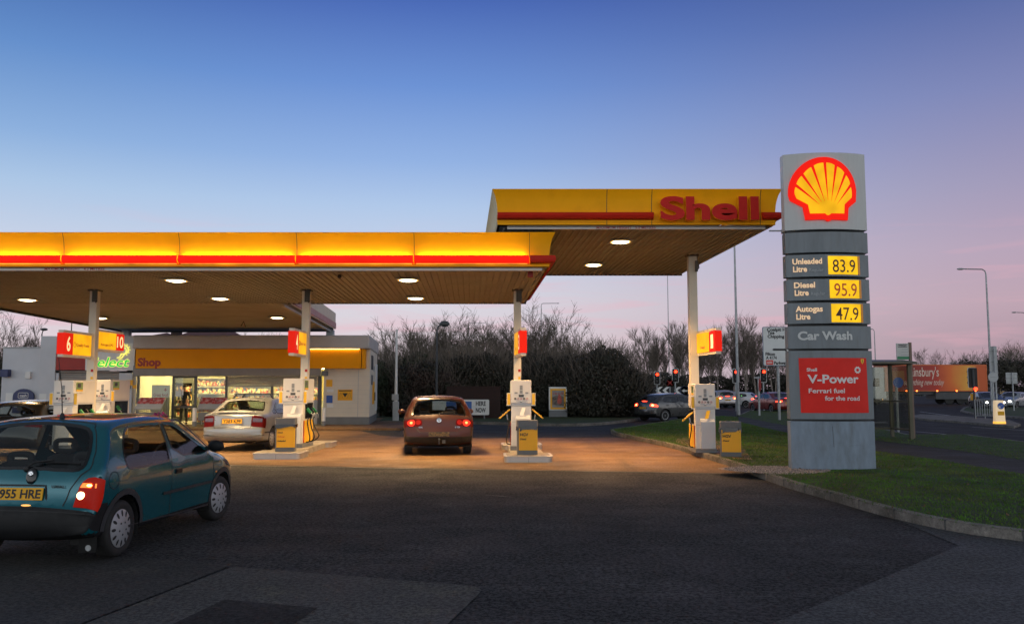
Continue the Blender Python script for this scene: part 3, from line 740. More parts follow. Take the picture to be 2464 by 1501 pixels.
def rbox(hx, hy, hz, c, lean=0.0):                         # seat back: rounded box leaning back
    V = []; Fs = []; n = 16; L = [(-1, .8), (-.9, 1), (.6, 1), (.92, .85), (1, .5)]
    for zz, k in L:
        for i in range(n):
            a = 2 * pi * i / n; ca, sa = cos(a), sin(a); p = (abs(ca) ** .5) * (1 if ca > 0 else -1); q = (abs(sa) ** .6) * (1 if sa > 0 else -1)
            V.append((c[0] + hx * k * p, c[1] + hy * q - zz * hz * lean, c[2] + hz * zz))
    for j in range(len(L) - 1):
        for i in range(n): Fs.append((j * n + i, j * n + (i + 1) % n, (j + 1) * n + (i + 1) % n, (j + 1) * n + i))
    Fs.append(tuple(range(n - 1, -1, -1))); Fs.append(tuple(range((len(L) - 1) * n, len(L) * n))); return V, Fs
def endpatch(sh, which, P, off, mb, mi=0):                 # small proud patch on an end, polygon in (x, z)
    c = (sum(p[0] for p in P) / len(P), sum(p[1] for p in P) / len(P)); Q = densify(P, .04)
    V = [sh.end(which, c[0], c[1], off)] + [sh.end(which, x, z, off) for x, z in Q]; n = len(Q); A = sum(Q[i][0] * Q[(i + 1) % n][1] - Q[(i + 1) % n][0] * Q[i][1] for i in range(n))
    ccw = (A > 0) == (which == 'rear')
    mb.add(V, [(0, i + 1, (i + 1) % n + 1) if ccw else (0, (i + 1) % n + 1, i + 1) for i in range(n)], mi)
def mir(P): return [(-x, z) for x, z in P][::-1]

# ---------------------------------------------------------------- teal hatchback, left foreground
def teal_car():
    teal = paint('teal_paint', (.004, .128, .160), .4, .18)
    prof = [(-1.0, .20), (-1.45, .20), (-1.72, .24), (-1.83, .29), (-1.865, .38), (-1.865, .50), (-1.85, .57), (-1.815, .60), (-1.80, .63), (-1.775, .80), (-1.735, .905), (-1.68, .99), (-1.49, 1.25),
            (-1.40, 1.345), (-1.25, 1.395), (-.80, 1.425), (-.3, 1.43), (.05, 1.415), (.22, 1.37), (.38, 1.29), (.95, .985), (1.05, .945), (1.35, .88), (1.65, .78), (1.80, .68), (1.865, .55), (1.865, .35), (1.80, .22), (1.5, .20), (1.0, .20)]
    bumper_side = [(-2, .1), (-1.56, .1), (-1.52, .30), (-1.48, .50), (-1.50, .585), (-2, .585)]
    tl_s = [(-2.0, .605), (-1.74, .605), (-1.71, .66), (-1.70, .75), (-1.715, .82), (-1.75, .87), (-1.80, .89), (-2.0, .89)]
    tl_r = [(.595, .605), (.592, .69), (.605, .77), (.632, .83), (.668, .872), (.71, .888), (9, .89), (9, .605)]
    dwin = rnd([(-.10, .925), (.83, .925), (.83, .96), (.28, 1.31), (.18, 1.335), (-.14, 1.335), (-.155, 1.30)], 1)
    qwin = rnd([(-.215, .905), (-.30, .885), (-1.06, .87), (-1.15, .90), (-1.17, 1.0), (-1.11, 1.16), (-.98, 1.28), (-.82, 1.33), (-.55, 1.345), (-.27, 1.345), (-.225, 1.32)], 1)
    door = [(-.19, .30), (-.16, .26), (.86, .26), (.93, .42), (.95, .62), (.93, .88), (.90, .945), (.30, 1.355), (.12, 1.378), (-.18, 1.378)]
    rwin = rnd([(0, .93), (.50, .93), (.585, .955), (.60, 1.02), (.555, 1.22), (.50, 1.325), (.40, 1.345), (0, 1.352), (-.40, 1.345), (-.50, 1.325), (-.555, 1.22), (-.60, 1.02), (-.585, .955), (-.50, .93)], 1)
    spec = dict(prof=prof, W=1.61, H=1.43, belt=.90, tum=.20, r=.10, crown=(.03, .11), step=.045, axles=(-1.19, 1.255), R=.285, arch_trim=1, under=.31, steer=radians(-7), paint=teal,
                windows=[('door_window', dwin), ('quarter_window', qwin)], rear_win=rwin, cabin=(-1.5, .8), front_seat=-.18, rear_seat=-.95,
                front_win=rnd([(-.55, .99), (.55, .99), (.50, 1.30), (.45, 1.335), (-.45, 1.335), (-.50, 1.30)], 1),
                side_regs=[('rear_bumper', K('plastic'), bumper_side, {}), ('tail_light', K('tl_glow'), tl_s, {'off': .006, 'lr': 1}), ('front_bumper', K('plastic'), [(2, .1), (1.62, .1), (1.60, .52), (2, .54)], {}), ('door', teal, door, {'lr': 1})],
                end_regs_first=[('rear', 'rear_bumper', K('plastic'), [(-9, .15), (9, .15), (9, .585), (-9, .585)], {}),
                                ('rear', 'tail_light@1', K('tl_glow'), tl_r, {'off': .006}), ('rear', 'tail_light@-1', K('tl_glow'), mir(tl_r), {'off': .006}),
                                ('front', 'front_bumper', K('plastic'), [(-9, .15), (9, .15), (9, .54), (-9, .54)], {})],
                end_regs=[('rear', 'tailgate', teal, [(-.50, .60), (.50, .60), (.66, .95), (.58, 1.25), (.50, 1.385), (-.50, 1.385), (-.58, 1.25), (-.66, .95)], {})],
                gaps=[door + [door[0]], [(-1.25, .30), (.87, .245)]], rear_gaps=[[(-.50, .605), (-.525, .74), (-.60, .90), (-.66, .97), (-.63, 1.12), (-.56, 1.31), (-.51, 1.375), (0, 1.385), (.51, 1.375), (.56, 1.31), (.63, 1.12), (.66, .97), (.60, .90), (.525, .74), (.50, .605)]],
                handles=[(-.03, .755)], mirror=(.80, .955), mirror_m=K('plastic'), rub=(-.38, .90, .535))
    p0, p1 = at(282, 1338), at(529, 1245); h = atan2(-(p1.x - p0.x), p1.y - p0.y)
    sc_ = .982
    off = Vector((-.78, 1.19, 0)) * sc_; R_ = Matrix.Rotation(h, 3, 'Z')
    root, sh = car('parked_car', 'teal three-door hatchback with lit reversing lamp in the left foreground', p0 + R_ @ off + Vector((.05, 0, 0)), h - .015, spec)
    root.scale = (sc_,) * 3
    # lamp details
    def lamps(x):
        f = (lambda P: P) if x > 0 else mir
        a = MB(); endpatch(sh, 'rear', f([(.612, .765), (.725, .765), (.725, .815), (.632, .815)]), .009, a); a.build('indicator', K('tl_orange'), root)
        b = MB(); endpatch(sh, 'rear', f(ell(.628, .690, .034, .034, 16)), .010, b)
        b.build('reversing_lamp', K('rev_lit') if x > 0 else K('tl_red'), root)
        c = MB(); endpatch(sh, 'rear', f(ell(.685, .79, .017, .015, 12)), .011, c); c.build('bulb', K('tl_core'), root)
    lamps(1); lamps(-1)
    plate(root, sh, 'rear', .695, 'N955 HRE', .115, .535, 0.045, .004)
    rc = MB()                                              # plate recess surround and lettering on the tailgate
    end_line(sh, rc, 'rear', [(-.30, .775), (.31, .775), (.335, .63)], .018, .004); rc.build('plate_recess', K('black'), root)
    bt = MB(); bt.text('VAUXHALL', sh.end('rear', .41, .755, .008), X, (Vector(sh.end('rear', .4, .80, 0)) - Vector(sh.end('rear', .4, .70, 0))), .025, .165, bold=.03); bt.build('badge', K('black'), root)
    q = Vector(sh.end('rear', .165, .86, .012)); e = MB(); Mq = Matrix.Translation(q) @ Matrix.Rotation(radians(78), 4, 'X'); e.lathe([(.052, -.015), (.052, .004), (.040, .010), (1e-6, .010)], 20, 0, Mq @ Matrix.Diagonal((1, 1.5, 1, 1))); e.build('tailgate_handle', K('gloss_black'), root, smooth=40)
    e = MB(); Mq2 = Matrix.Translation(q + Vector((0, -.012, .025))) @ Matrix.Rotation(radians(78), 4, 'X'); e.lathe([(.026, 0), (.026, .004), (.021, .006), (.019, .003), (1e-6, .003)], 20, 0, Mq2); e.box(-.016, .016, -.003, .003, .003, .007, 0, Mq2 @ Matrix.Rotation(.5, 4, 'Z')); e.box(-.012, .012, -.003, .003, .003, .007, 0, Mq2 @ Matrix.Rotation(-.7, 4, 'Z')); e.build('badge', K('chrome'), root)
    wp = MB(); wp.tube([sh.end('rear', .10, .925, .03), sh.end('rear', .16, .97, .035), sh.end('rear', .33, 1.005, .03)], .010, 6); wp.tube([sh.end('rear', .20, .985, .022), sh.end('rear', .56, 1.0, .015)], .009, 6); wp.ball(sh.end('rear', .10, .92, .02), .028, .022, .035, 6); wp.build('rear_wiper', K('black'), root, smooth=40)
    an = MB(); b0 = Vector(sh.strip(sh.u_of('rear', 1.4145), .28, 0)); b0 = Vector((.06, -1.13, 1.40)); an.lathe([(.03, 0), (.022, .03), (.010, .05)], 12, 0, Matrix.Translation(b0)); an.tube([b0 + Z * .04, b0 + Vector((0, -.03, .30)), b0 + Vector((0, -.11, .62))], [.006, .004, .003], 6); an.build('aerial', K('black'), root)
    rl = MB(); end_line(sh, rl, 'rear', [(-9, .545), (9, .545)], .012, .002); rl.build('bumper_crease', K('black'), root)
    fl = MB()
    side_line(sh, fl, ell(-1.41, .79, .085, .085, 24), .007, 1, .002, True); fl.build('fuel_flap', K('black'), root)
    ind = MB(); ind.ball(sh.side(1.02, .645, 1, .003), .010, .026, .015, 6); ind.build('side_indicator', K('amber'), root)
    mf = MB(); p = Vector(sh.side(-1.60, .19, 1, -.05)); mf.box(-.13, .05, -.004, .004, -.075, .10, 0, Matrix.Translation(p)); o = mf.build('mud_flap', mat('flap_black', (.006, .006, .006), .9), root)
    m2 = MB(); m2.lathe([(.029, 0), (.029, .003), (.023, .003), (.023, .0015), (.021, .0015)], 20, 0, Matrix.Translation(p + Vector((-.03, -.005, -.03))) @ Matrix.Rotation(pi / 2, 4, 'X')); m2.box(-.018, .018, -.010, -.006, -.036, -.014, 0, Matrix.Translation(p + Vector((-.03, 0, 0)))); m2.box(-.01, .014, -.010, -.006, -.054, -.044, 0, Matrix.Translation(p + Vector((-.03, 0, 0)))); m2.build('badge', K('lgrey'), o)
    lp = MB(); lp.ball(sh.end('rear', .17, .593, .004), .05, .016, .010, 6); lp.build('plate_lamp', mat('plate_lamp', (1, .7, .3), .4, emit=1.2, ecol=(1, .42, .08)), root)
    return root
teal_car()

# ---------------------------------------------------------------- red hatchback at the middle pumps
def red_car():
    red = paint('dark_red_paint', (.040, .007, .005), .1, .42, dirt=(.024, .009, .006))
    prof = [(-1.0, .19), (-1.6, .19), (-1.95, .25), (-2.06, .34), (-2.10, .48), (-2.085, .62), (-2.05, .70), (-2.03, .85), (-2.00, .96), (-1.93, 1.05), (-1.68, 1.34), (-1.56, 1.43), (-1.40, 1.465), (-.8, 1.49), (-.1, 1.49), (.15, 1.46), (.35, 1.40), (1.0, 1.02), (1.1, .98), (1.55, .89), (1.9, .76), (2.05, .62), (2.10, .45), (2.05, .28), (1.8, .19), (1.0, .19)]
    tlr = rnd([(.40, .80), (.42, .76), (.52, .735), (9, .70), (9, .93), (.62, .945), (.45, .93), (.41, .88)], 1)
    tls = [(-2.3, .70), (-1.84, .74), (-1.80, .86), (-1.84, .95), (-2.3, .95)]
    dw = rnd([(-.30, .97), (.88, .97), (.80, 1.03), (.30, 1.37), (-.30, 1.395), (-.33, 1.35)], 1); rw = rnd([(-.40, .97), (-1.25, 1.0), (-1.52, 1.12), (-1.42, 1.24), (-1.2, 1.37), (-.42, 1.395)], 1)
    spec = dict(prof=prof, W=1.76, H=1.49, belt=.95, tum=.30, r=.12, crown=(.03, .13), axles=(-1.27, 1.31), R=.315, paint=red, wstyle='spoke', nspoke=5, tw=.2,
                windows=[('door_window', dw), ('rear_door_window', rw)], rear_win=rnd([(-.60, 1.03), (.60, 1.03), (.63, 1.06), (.55, 1.30), (.50, 1.375), (-.50, 1.375), (-.55, 1.30), (-.63, 1.06)], 1), cabin=(-1.75, .85), front_seat=-.1, rear_seat=-1.1,
                front_win=rnd([(-.6, 1.05), (.6, 1.05), (.54, 1.36), (.48, 1.41), (-.48, 1.41), (-.54, 1.36)], 1), glass='cglass',
                side_regs=[('tail_light', K('tl_red'), tls, {'off': .004, 'lr': 1}), ('sill', K('plastic'), [(-2.3, .1), (-1.66, .1), (-1.64, .46), (-2.3, .46)], {}), ('sill@2', K('plastic'), [(-.9, .1), (.92, .1), (.92, .27), (-.9, .27)], {})],
                end_regs_first=[('rear', 'tail_light@1', K('tl_red'), tlr, {'off': .004}), ('rear', 'tail_light@-1', K('tl_red'), mir(tlr), {'off': .004}), ('rear', 'rear_bumper', mat('dirty_bumper', (.026, .021, .015), .7, spec=.2, var=.3), [(-9, .15), (9, .15), (9, .46), (-9, .46)], {})],
                end_regs=[('rear', 'tailgate', red, [(-.48, .60), (.48, .60), (.56, .72), (.66, 1.0), (.60, 1.25), (.52, 1.42), (-.52, 1.42), (-.60, 1.25), (-.66, 1.0), (-.56, .72)], {})],
                gaps=[[(-.36, .30), (-.36, 1.0)], [(.98, .30), (1.0, .95)]], rear_gaps=[[(-.66, .98), (-.56, .71), (-.46, .59), (.46, .59), (.56, .71), (.66, .98)]],
                handles=[(-.22, .80), (-1.15, .82)], handle_m=red, mirror=(.82, 1.0), mirror_m=red)
    p = at(1055, 1094); h = radians(6.8)
    root, sh = car('parked_car', 'dark red hatchback with tail lights lit at the middle pump', p + Matrix.Rotation(h, 3, 'Z') @ Vector((0, 1.75, 0)), h, spec)
    for sg in (1, -1):
        f = (lambda P: P) if sg > 0 else mir
        a = MB(); endpatch(sh, 'rear', f(ell(.665, .835, .088, .088, 20)), .008, a); a.build('lamp', K('tl_near'), root)
        a = MB(); endpatch(sh, 'rear', f(ell(.67, .835, .034, .034, 14)), .011, a); a.build('bulb', K('tl_bulb'), root)
        a = MB(); endpatch(sh, 'rear', f(ell(.50, .84, .062, .062, 18)), .008, a); a.build('fog_lamp', K('tl_glow'), root)
    plate(root, sh, 'rear', .525, 'YN06 KLO', .11, .52, 0, .004, 'dplate') if False else plate(root, sh, 'rear', .535, None, .11, .52, 0, .004, 'dirty_plate')
    b = MB(); Mq = Matrix.Translation(Vector(sh.end('rear', 0, .885, .006))) @ Matrix.Rotation(radians(78), 4, 'X'); b.lathe([(.058, 0), (.058, .006), (.048, .008), (.046, .003), (1e-6, .003)], 24, 0, Mq)
    for (x0, y0, x1, y1) in [(-.030, .034, -.006, -.036), (-.006, -.036, 0, -.012), (0, -.012, .006, -.036), (.006, -.036, .030, .034), (-.014, .040, 0, .004), (0, .004, .014, .040)]:
        b.bar(Mq @ Vector((x0, y0, .005)), Mq @ Vector((x1, y1, .005)), .008, .006)
    b.build('badge', K('chrome'), root)
    t = MB(); up = Vector(sh.end('rear', .4, .80, 0)) - Vector(sh.end('rear', .4, .66, 0)); t.text('GOLF', sh.end('rear', -.43, .70, .006), X, up, .035, .13, bold=.02); t.text('2.0 TDI', sh.end('rear', .43, .70, .006), X, up, .035, .16, bold=.02); t.build('lettering', K('chrome'), root)
    w = MB(); w.tube([sh.end('rear', 0, 1.0, .02), sh.end('rear', .02, 1.05, .02), sh.end('rear', .34, 1.075, .015)], .011, 6); w.build('rear_wiper', K('black'), root)
    tb = MB(); c = Vector(sh.end('rear', 0, .33, 0)); tb.tube([c + Vector((0, .1, -.03)), c + Vector((0, -.10, -.03)), c + Vector((0, -.12, .05))], .02, 8); tb.ball(c + Vector((0, -.12, .08)), .028, n=6); tb.box(.08, .16, -.06, -.01, -.02, .06, 0, Matrix.Translation(c)); tb.build('tow_bar', K('dgrey'), root, smooth=40)
    sp = MB(); sp.box(-.55, .55, -.10, .05, -.012, .02, 0, Matrix.Translation(Vector((0, -1.62, 1.448)))); sp.build('roof_spoiler', red, root, bevel=.01)
    return root
MT['dirty_plate'] = mat('dirty_number_plate', (.10, .065, .025), .6, var=.4, vscale=14, col2=(.035, .028, .02), c2scale=20, c2lo=.48, c2hi=.54)
red_car()

# ---------------------------------------------------------------- silver saloon beside the shop
def silver_car():
    sil = paint('silver_paint', (.28, .315, .35), .55, .33, dirt=(.22, .235, .25))
    prof = [(-1.0, .20), (-1.8, .20), (-2.12, .26), (-2.22, .36), (-2.24, .50), (-2.225, .62), (-2.18, .66), (-2.165, .80), (-2.15, .95), (-2.11, 1.01), (-1.98, 1.035), (-1.80, 1.03), (-1.62, 1.06), (-1.05, 1.36), (-.90, 1.40), (-.45, 1.425), (.05, 1.42), (.25, 1.385), (.95, 1.02), (1.05, .97), (1.7, .86), (2.05, .74), (2.2, .60), (2.24, .42), (2.15, .25), (1.9, .20), (1.0, .20)]
    tlr = [(.50, .68), (.485, .80), (.50, .955), (.56, .99), (9, .99), (9, .68)]; tls = [(-2.4, .68), (-1.97, .68), (-1.94, .80), (-1.97, .94), (-2.02, .985), (-2.4, .985)]
    dw = rnd([(-.12, .96), (.85, .955), (.80, .99), (.22, 1.335), (-.12, 1.345)], 1); rw = rnd([(-.20, .965), (-.95, .975), (-1.0, 1.05), (-.72, 1.31), (-.60, 1.34), (-.20, 1.35)], 1); qw = rnd([(-1.03, .985), (-1.36, 1.0), (-1.30, 1.06), (-1.0, 1.24), (-.86, 1.29), (-1.02, 1.08)], 1)
    spec = dict(prof=prof, W=1.71, H=1.425, belt=.935, tum=.22, r=.11, crown=(.03, .12), axles=(-1.34, 1.30), R=.305, paint=sil, windows=[('door_window', dw), ('rear_door_window', rw), ('quarter_window', qw)],
                rear_win=rnd([(-.58, 1.085), (.58, 1.085), (.60, 1.11), (.50, 1.31), (.46, 1.335), (-.46, 1.335), (-.50, 1.31), (-.60, 1.11)], 1), cabin=(-1.5, .85), rear_seat=-1.05,
                front_win=rnd([(-.58, 1.04), (.58, 1.04), (.50, 1.33), (.46, 1.365), (-.46, 1.365), (-.50, 1.33)], 1),
                side_regs=[('tail_light', K('tl_red'), tls, {'off': .005, 'lr': 1})],
                end_regs_first=[('rear', 'tail_light@1', K('tl_red'), tlr, {'off': .005}), ('rear', 'tail_light@-1', K('tl_red'), mir(tlr), {'off': .005})],
                end_regs=[('rear', 'boot_lid', sil, [(-.49, .63), (.49, .63), (.50, .99), (.56, 1.05), (-.56, 1.05), (-.50, .99)], {})],
                gaps=[[(-.15, .30), (-.15, .98), (-.16, 1.36)], [(.98, .30), (1.0, .93)], [(-.98, .64), (-.80, .80), (-.98, 1.0)]], rear_gaps=[[(-.56, 1.04), (-.50, .97), (-.485, .64), (.485, .64), (.50, .97), (.56, 1.04)]],
                handles=[(-.05, .83), (-.90, .84)], mirror=(.80, .98), mirror_m=sil, rub=(-2.0, 1.9, .50))
    p = at(571, 1083); h = radians(-2.5)
    root, sh = car('parked_car', 'silver saloon with roof bars parked beside the shop entrance', p + Matrix.Rotation(h, 3, 'Z') @ Vector((0, 1.72, 0)), h, spec)
    for sg in (1, -1):
        f = (lambda P: P) if sg > 0 else mir
        a = MB(); endpatch(sh, 'rear', f([(.52, .79), (.74, .79), (.74, .90), (.52, .90)]), .009, a); a.build('smoked_lens', mat('smoked_lens', (.05, .006, .006), .1, coat=1), root)
    plate(root, sh, 'rear', .80, 'Y383 KPP', .115, .53, 0, .004)
    rc = MB(); rc.prism([(-.31, -.10), (.31, -.10), (.29, .085), (-.29, .085)], Vector(sh.end('rear', 0, .80, -.006)), X, Vector(sh.end('rear', 0, .85, 0)) - Vector(sh.end('rear', 0, .75, 0)) and (Vector(sh.end('rear', 0, .85, 0)) - Vector(sh.end('rear', 0, .75, 0))).normalized(), .004); rc.build('plate_recess', mat('recess_grey', (.20, .20, .19), .5), root)
    lp = MB(); lp.box(-.62, .62, -.02, .10, 1.025, 1.045, 0, Matrix.Translation((0, -2.09, 0))); lp.build('boot_spoiler', sil, root, bevel=.008)
    rb = MB()
    for y in (-.55, .12):
        rb.bar((-.56, y, 1.52), (.56, y, 1.52), .05, .025)
        for sg in (1, -1): rb.bar((sg * .50, y, 1.51), (sg * .60, y, 1.36), .09, .035)
    rb.build('roof_bar', K('dgrey'), root, bevel=.005)
    bl = MB(); end_line(sh, bl, 'rear', [(-9, .40), (9, .40)], .05, .004); bl.build('bumper_strip', K('dgrey'), root)
    an = MB(); an.tube([(0, -.85, 1.40), (0, -.92, 1.50)], .006, 6); an.build('aerial', K('black'), root)
    return root
silver_car()

# ---------------------------------------------------------------- plainer cars
def hatch_spec(p, lit=True, **kw):
    L = kw.get('L', 4.2); q = L / 4.2; H = kw.get('H', 1.46)
    z = lambda v: v * H / 1.49
    prof = [(a * q, z(b)) for a, b in [(-1.0, .19), (-1.6, .19), (-1.95, .25), (-2.06, .34), (-2.10, .48), (-2.085, .62), (-2.05, .75), (-2.03, .88), (-2.00, .98), (-1.90, 1.08), (-1.55, 1.36), (-1.40, 1.43), (-.8, 1.49), (-.1, 1.49), (.15, 1.46), (.35, 1.41), (1.25, 1.02), (1.4, .97), (1.75, .86), (1.95, .74), (2.07, .58), (2.10, .42), (2.05, .26), (1.8, .19), (1.0, .19)]]
    tlr = rnd([(.46, z(.82)), (.50, z(.80)), (9, z(.80)), (9, z(.98)), (.52, z(.98)), (.46, z(.93))], 1)
    dw = rnd([(a * q, z(b)) for a, b in [(-.28, .97), (1.0, .98), (.90, 1.06), (.30, 1.38), (-.28, 1.40)]], 1); rw = rnd([(a * q, z(b)) for a, b in [(-.36, .97), (-1.25, 1.02), (-1.42, 1.12), (-1.15, 1.33), (-.95, 1.39), (-.36, 1.40)]], 1)
    lm = K('tl_lit') if lit else K('tl_red')
    return dict(prof=prof, W=kw.get('W', 1.74), H=H, belt=z(.95), tum=.22, r=.12, crown=(.03, .13), axles=(-1.3 * q, 1.3 * q), R=.31, paint=p, wstyle=kw.get('ws', 'spoke'), nspoke=5, far=True, seals=True, step=.08,
                windows=[('door_window', dw), ('rear_door_window', rw)], rear_win=rnd([(-.58, z(1.06)), (.58, z(1.06)), (.50, z(1.33)), (-.50, z(1.33))], 1), cabin=(-1.7 * q, .85 * q), rear_seat=-1.05, glass=kw.get('glass', 'dglass'), rglass=kw.get('rglass', 'dglass'),
                front_win=rnd([(-.6, z(1.08)), (.6, z(1.08)), (.52, z(1.41)), (-.52, z(1.41))], 1),
                side_regs=[('tail_light', lm, [(-2.4, z(.80)), (-1.88 * q, z(.82)), (-1.84 * q, z(.90)), (-1.90 * q, z(.98)), (-2.4, z(.98))], {'off': .004, 'lr': 1})],
                end_regs_first=[('rear', 'tail_light@1', lm, tlr, {'off': .004}), ('rear', 'tail_light@-1', lm, mir(tlr), {'off': .004}), ('rear', 'rear_bumper', K('plastic'), [(-9, .12), (9, .12), (9, z(.36)), (-9, z(.36))], {})],
                gaps=[[(-.32 * q, .3), (-.32 * q, z(1.41))], [(1.05 * q, .3), (1.08 * q, z(.92))]], handles=[(-.2 * q, z(.83)), (-1.15 * q, z(.85))], handle_m=p, mirror=(.95 * q, z(1.0)), mirror_m=p)
def saloon_spec(p, lit=True, **kw):
    H = kw.get('H', 1.44); z = lambda v: v * H / 1.43
    prof = [(a, z(b)) for a, b in [(-1.0, .20), (-1.8, .20), (-2.15, .26), (-2.25, .36), (-2.27, .50), (-2.25, .66), (-2.22, .85), (-2.17, .97), (-2.02, 1.02), (-1.70, 1.05), (-1.05, 1.37), (-.90, 1.40), (-.45, 1.43), (.05, 1.42), (.25, 1.385), (.95, 1.02), (1.05, .97), (1.7, .86), (2.05, .74), (2.2, .60), (2.24, .42), (2.15, .25), (1.9, .20), (1.0, .20)]]
    tlr = rnd([(.44, z(.74)), (9, z(.74)), (9, z(.93)), (.44, z(.93))], 1); lm = K('tl_lit') if lit else K('tl_red')
    dw = rnd([(-.12, z(.96)), (.85, z(.955)), (.22, z(1.335)), (-.12, z(1.345))], 1); rw = rnd([(-.20, z(.965)), (-1.2, z(.985)), (-.72, z(1.31)), (-.20, z(1.35))], 1)
    return dict(prof=prof, W=1.74, H=H, belt=z(.935), tum=.22, r=.11, crown=(.03, .12), axles=(-1.34, 1.30), R=.305, paint=p, windows=[('door_window', dw), ('rear_door_window', rw)], far=True, seals=True, step=.08, glass='dglass', wstyle='spoke', nspoke=5,
                rear_win=rnd([(-.58, z(1.10)), (.58, z(1.10)), (.48, z(1.335)), (-.48, z(1.335))], 1), cabin=(-1.5, .85), rear_seat=-1.05, front_win=rnd([(-.58, z(1.04)), (.58, z(1.04)), (.48, z(1.365)), (-.48, z(1.365))], 1),
                side_regs=[('tail_light', lm, [(-2.4, z(.74)), (-2.0, z(.75)), (-2.0, z(.92)), (-2.4, z(.93))], {'off': .005, 'lr': 1})], end_regs_first=[('rear', 'tail_light@1', lm, tlr, {'off': .005}), ('rear', 'tail_light@-1', lm, mir(tlr), {'off': .005})],
                gaps=[[(-.15, .30), (-.16, z(1.36))], [(.98, .30), (1.0, z(.93))]], handles=[(-.05, z(.83)), (-.90, z(.84))], handle_m=p, mirror=(.80, z(.98)), mirror_m=p)
def place_car(label, spec, px, py, h, dy=1.75, plate_txt=None, high=True, group=None, core=True, H=1.46):
    p = at(px, py, -.01); root, sh = car('parked_car', label, p + Matrix.Rotation(h, 3, 'Z') @ Vector((0, dy, 0)), h, spec, group)
    root.name = 'car'
    if plate_txt: plate(root, sh, 'rear', .70 * H / 1.46, plate_txt, .11, .5, 0, .006)
    if core:
        for sg in (1, -1):
            a = MB(); endpatch(sh, 'rear', [(sg * (.62 + .07 * cos(t)), (.88 if not core == 's' else .83) * H / 1.49 + .05 * sin(t)) for t in [2 * pi * k / 12 for k in range(12)]][::sg], .012, a); a.build('bulb', K('tl_core'), root)
        if high:
            zt = sh.end('rear', 0, 1.03 * H / 1.46, .01); a = MB(); a.ball(Vector(zt), .22, .03, .028, 6); a.build('brake_light', K('tl_lit'), root)
    return root, sh
TR = 'cars queueing at the red signals'
g1 = hatch_spec(paint('grey_paint', (.075, .075, .078), .5, .3), H=1.46, L=4.25, W=1.76)
place_car('dark grey hatchback with brake lights on leaving past the hedge', g1, 1566, 1013, radians(-58), 1.55, 'WX07 FHT')
p2_ = paint('pearl_paint', (.42, .38, .38), .4, .3); s2 = hatch_spec(p2_, H=1.56, L=4.4, W=1.8)
place_car('pale silver hatchback waiting right behind the single pump', s2, 1750, 981.5, radians(2), 1.9, 'AE56 RJV', group=TR)
p3_ = paint('white_car_paint', (.62, .66, .68), .1, .3); s3 = hatch_spec(p3_, H=1.42, L=4.2)
place_car('white hatchback turning between the lamp post and the red saloon', s3, 1812, 981, radians(52), 1.6, None, group=TR)
p4_ = paint('maroon_paint', (.20, .022, .018), .4, .3); s4 = saloon_spec(p4_, H=1.46)
place_car('maroon saloon with brake lights on beside the direction sign post', s4, 1893, 994, radians(12), 1.9, 'R417 OEU', group=TR, core='s')
p5_ = paint('black_paint', (.018, .017, .016), .3, .3); s5 = hatch_spec(p5_, lit=False, H=1.40, L=3.7, W=1.66, glass='cglass', rglass='cglass')
place_car('black hatchback half hidden behind the teal car at the far left', s5, 18, 1098, radians(0), 1.55, None, core=False)
p6_ = paint('silver_far_paint', (.36, .38, .40), .4, .3); s6 = saloon_spec(p6_, lit=False, H=1.42)
r6, sh6 = place_car('silver saloon with headlights on at the right edge of the road', s6, 2438, 982, radians(128), 0, None, core=False)
for sg in (1, -1):
    a = MB(); c = Vector(sh6.end('front', sg * .58, .66, .02)); a.ball(c, .12, .05, .08, 8); a.build('headlight', K('head_lit'), r6)
p7_ = paint('dark_car_paint', (.03, .035, .04), .4, .3); s7 = hatch_spec(p7_, lit=False, H=1.44)
r7, sh7 = place_car('dark hatchback with one headlight showing behind the guard rail', s7, 2376, 986, radians(168), 0, None, core=False)
for sg in (1, -1):
    a = MB(); c = Vector(sh7.end('front', sg * .58, .66, .02)); a.ball(c, .10, .05, .07, 8); a.build('headlight', K('head_lit'), r7)

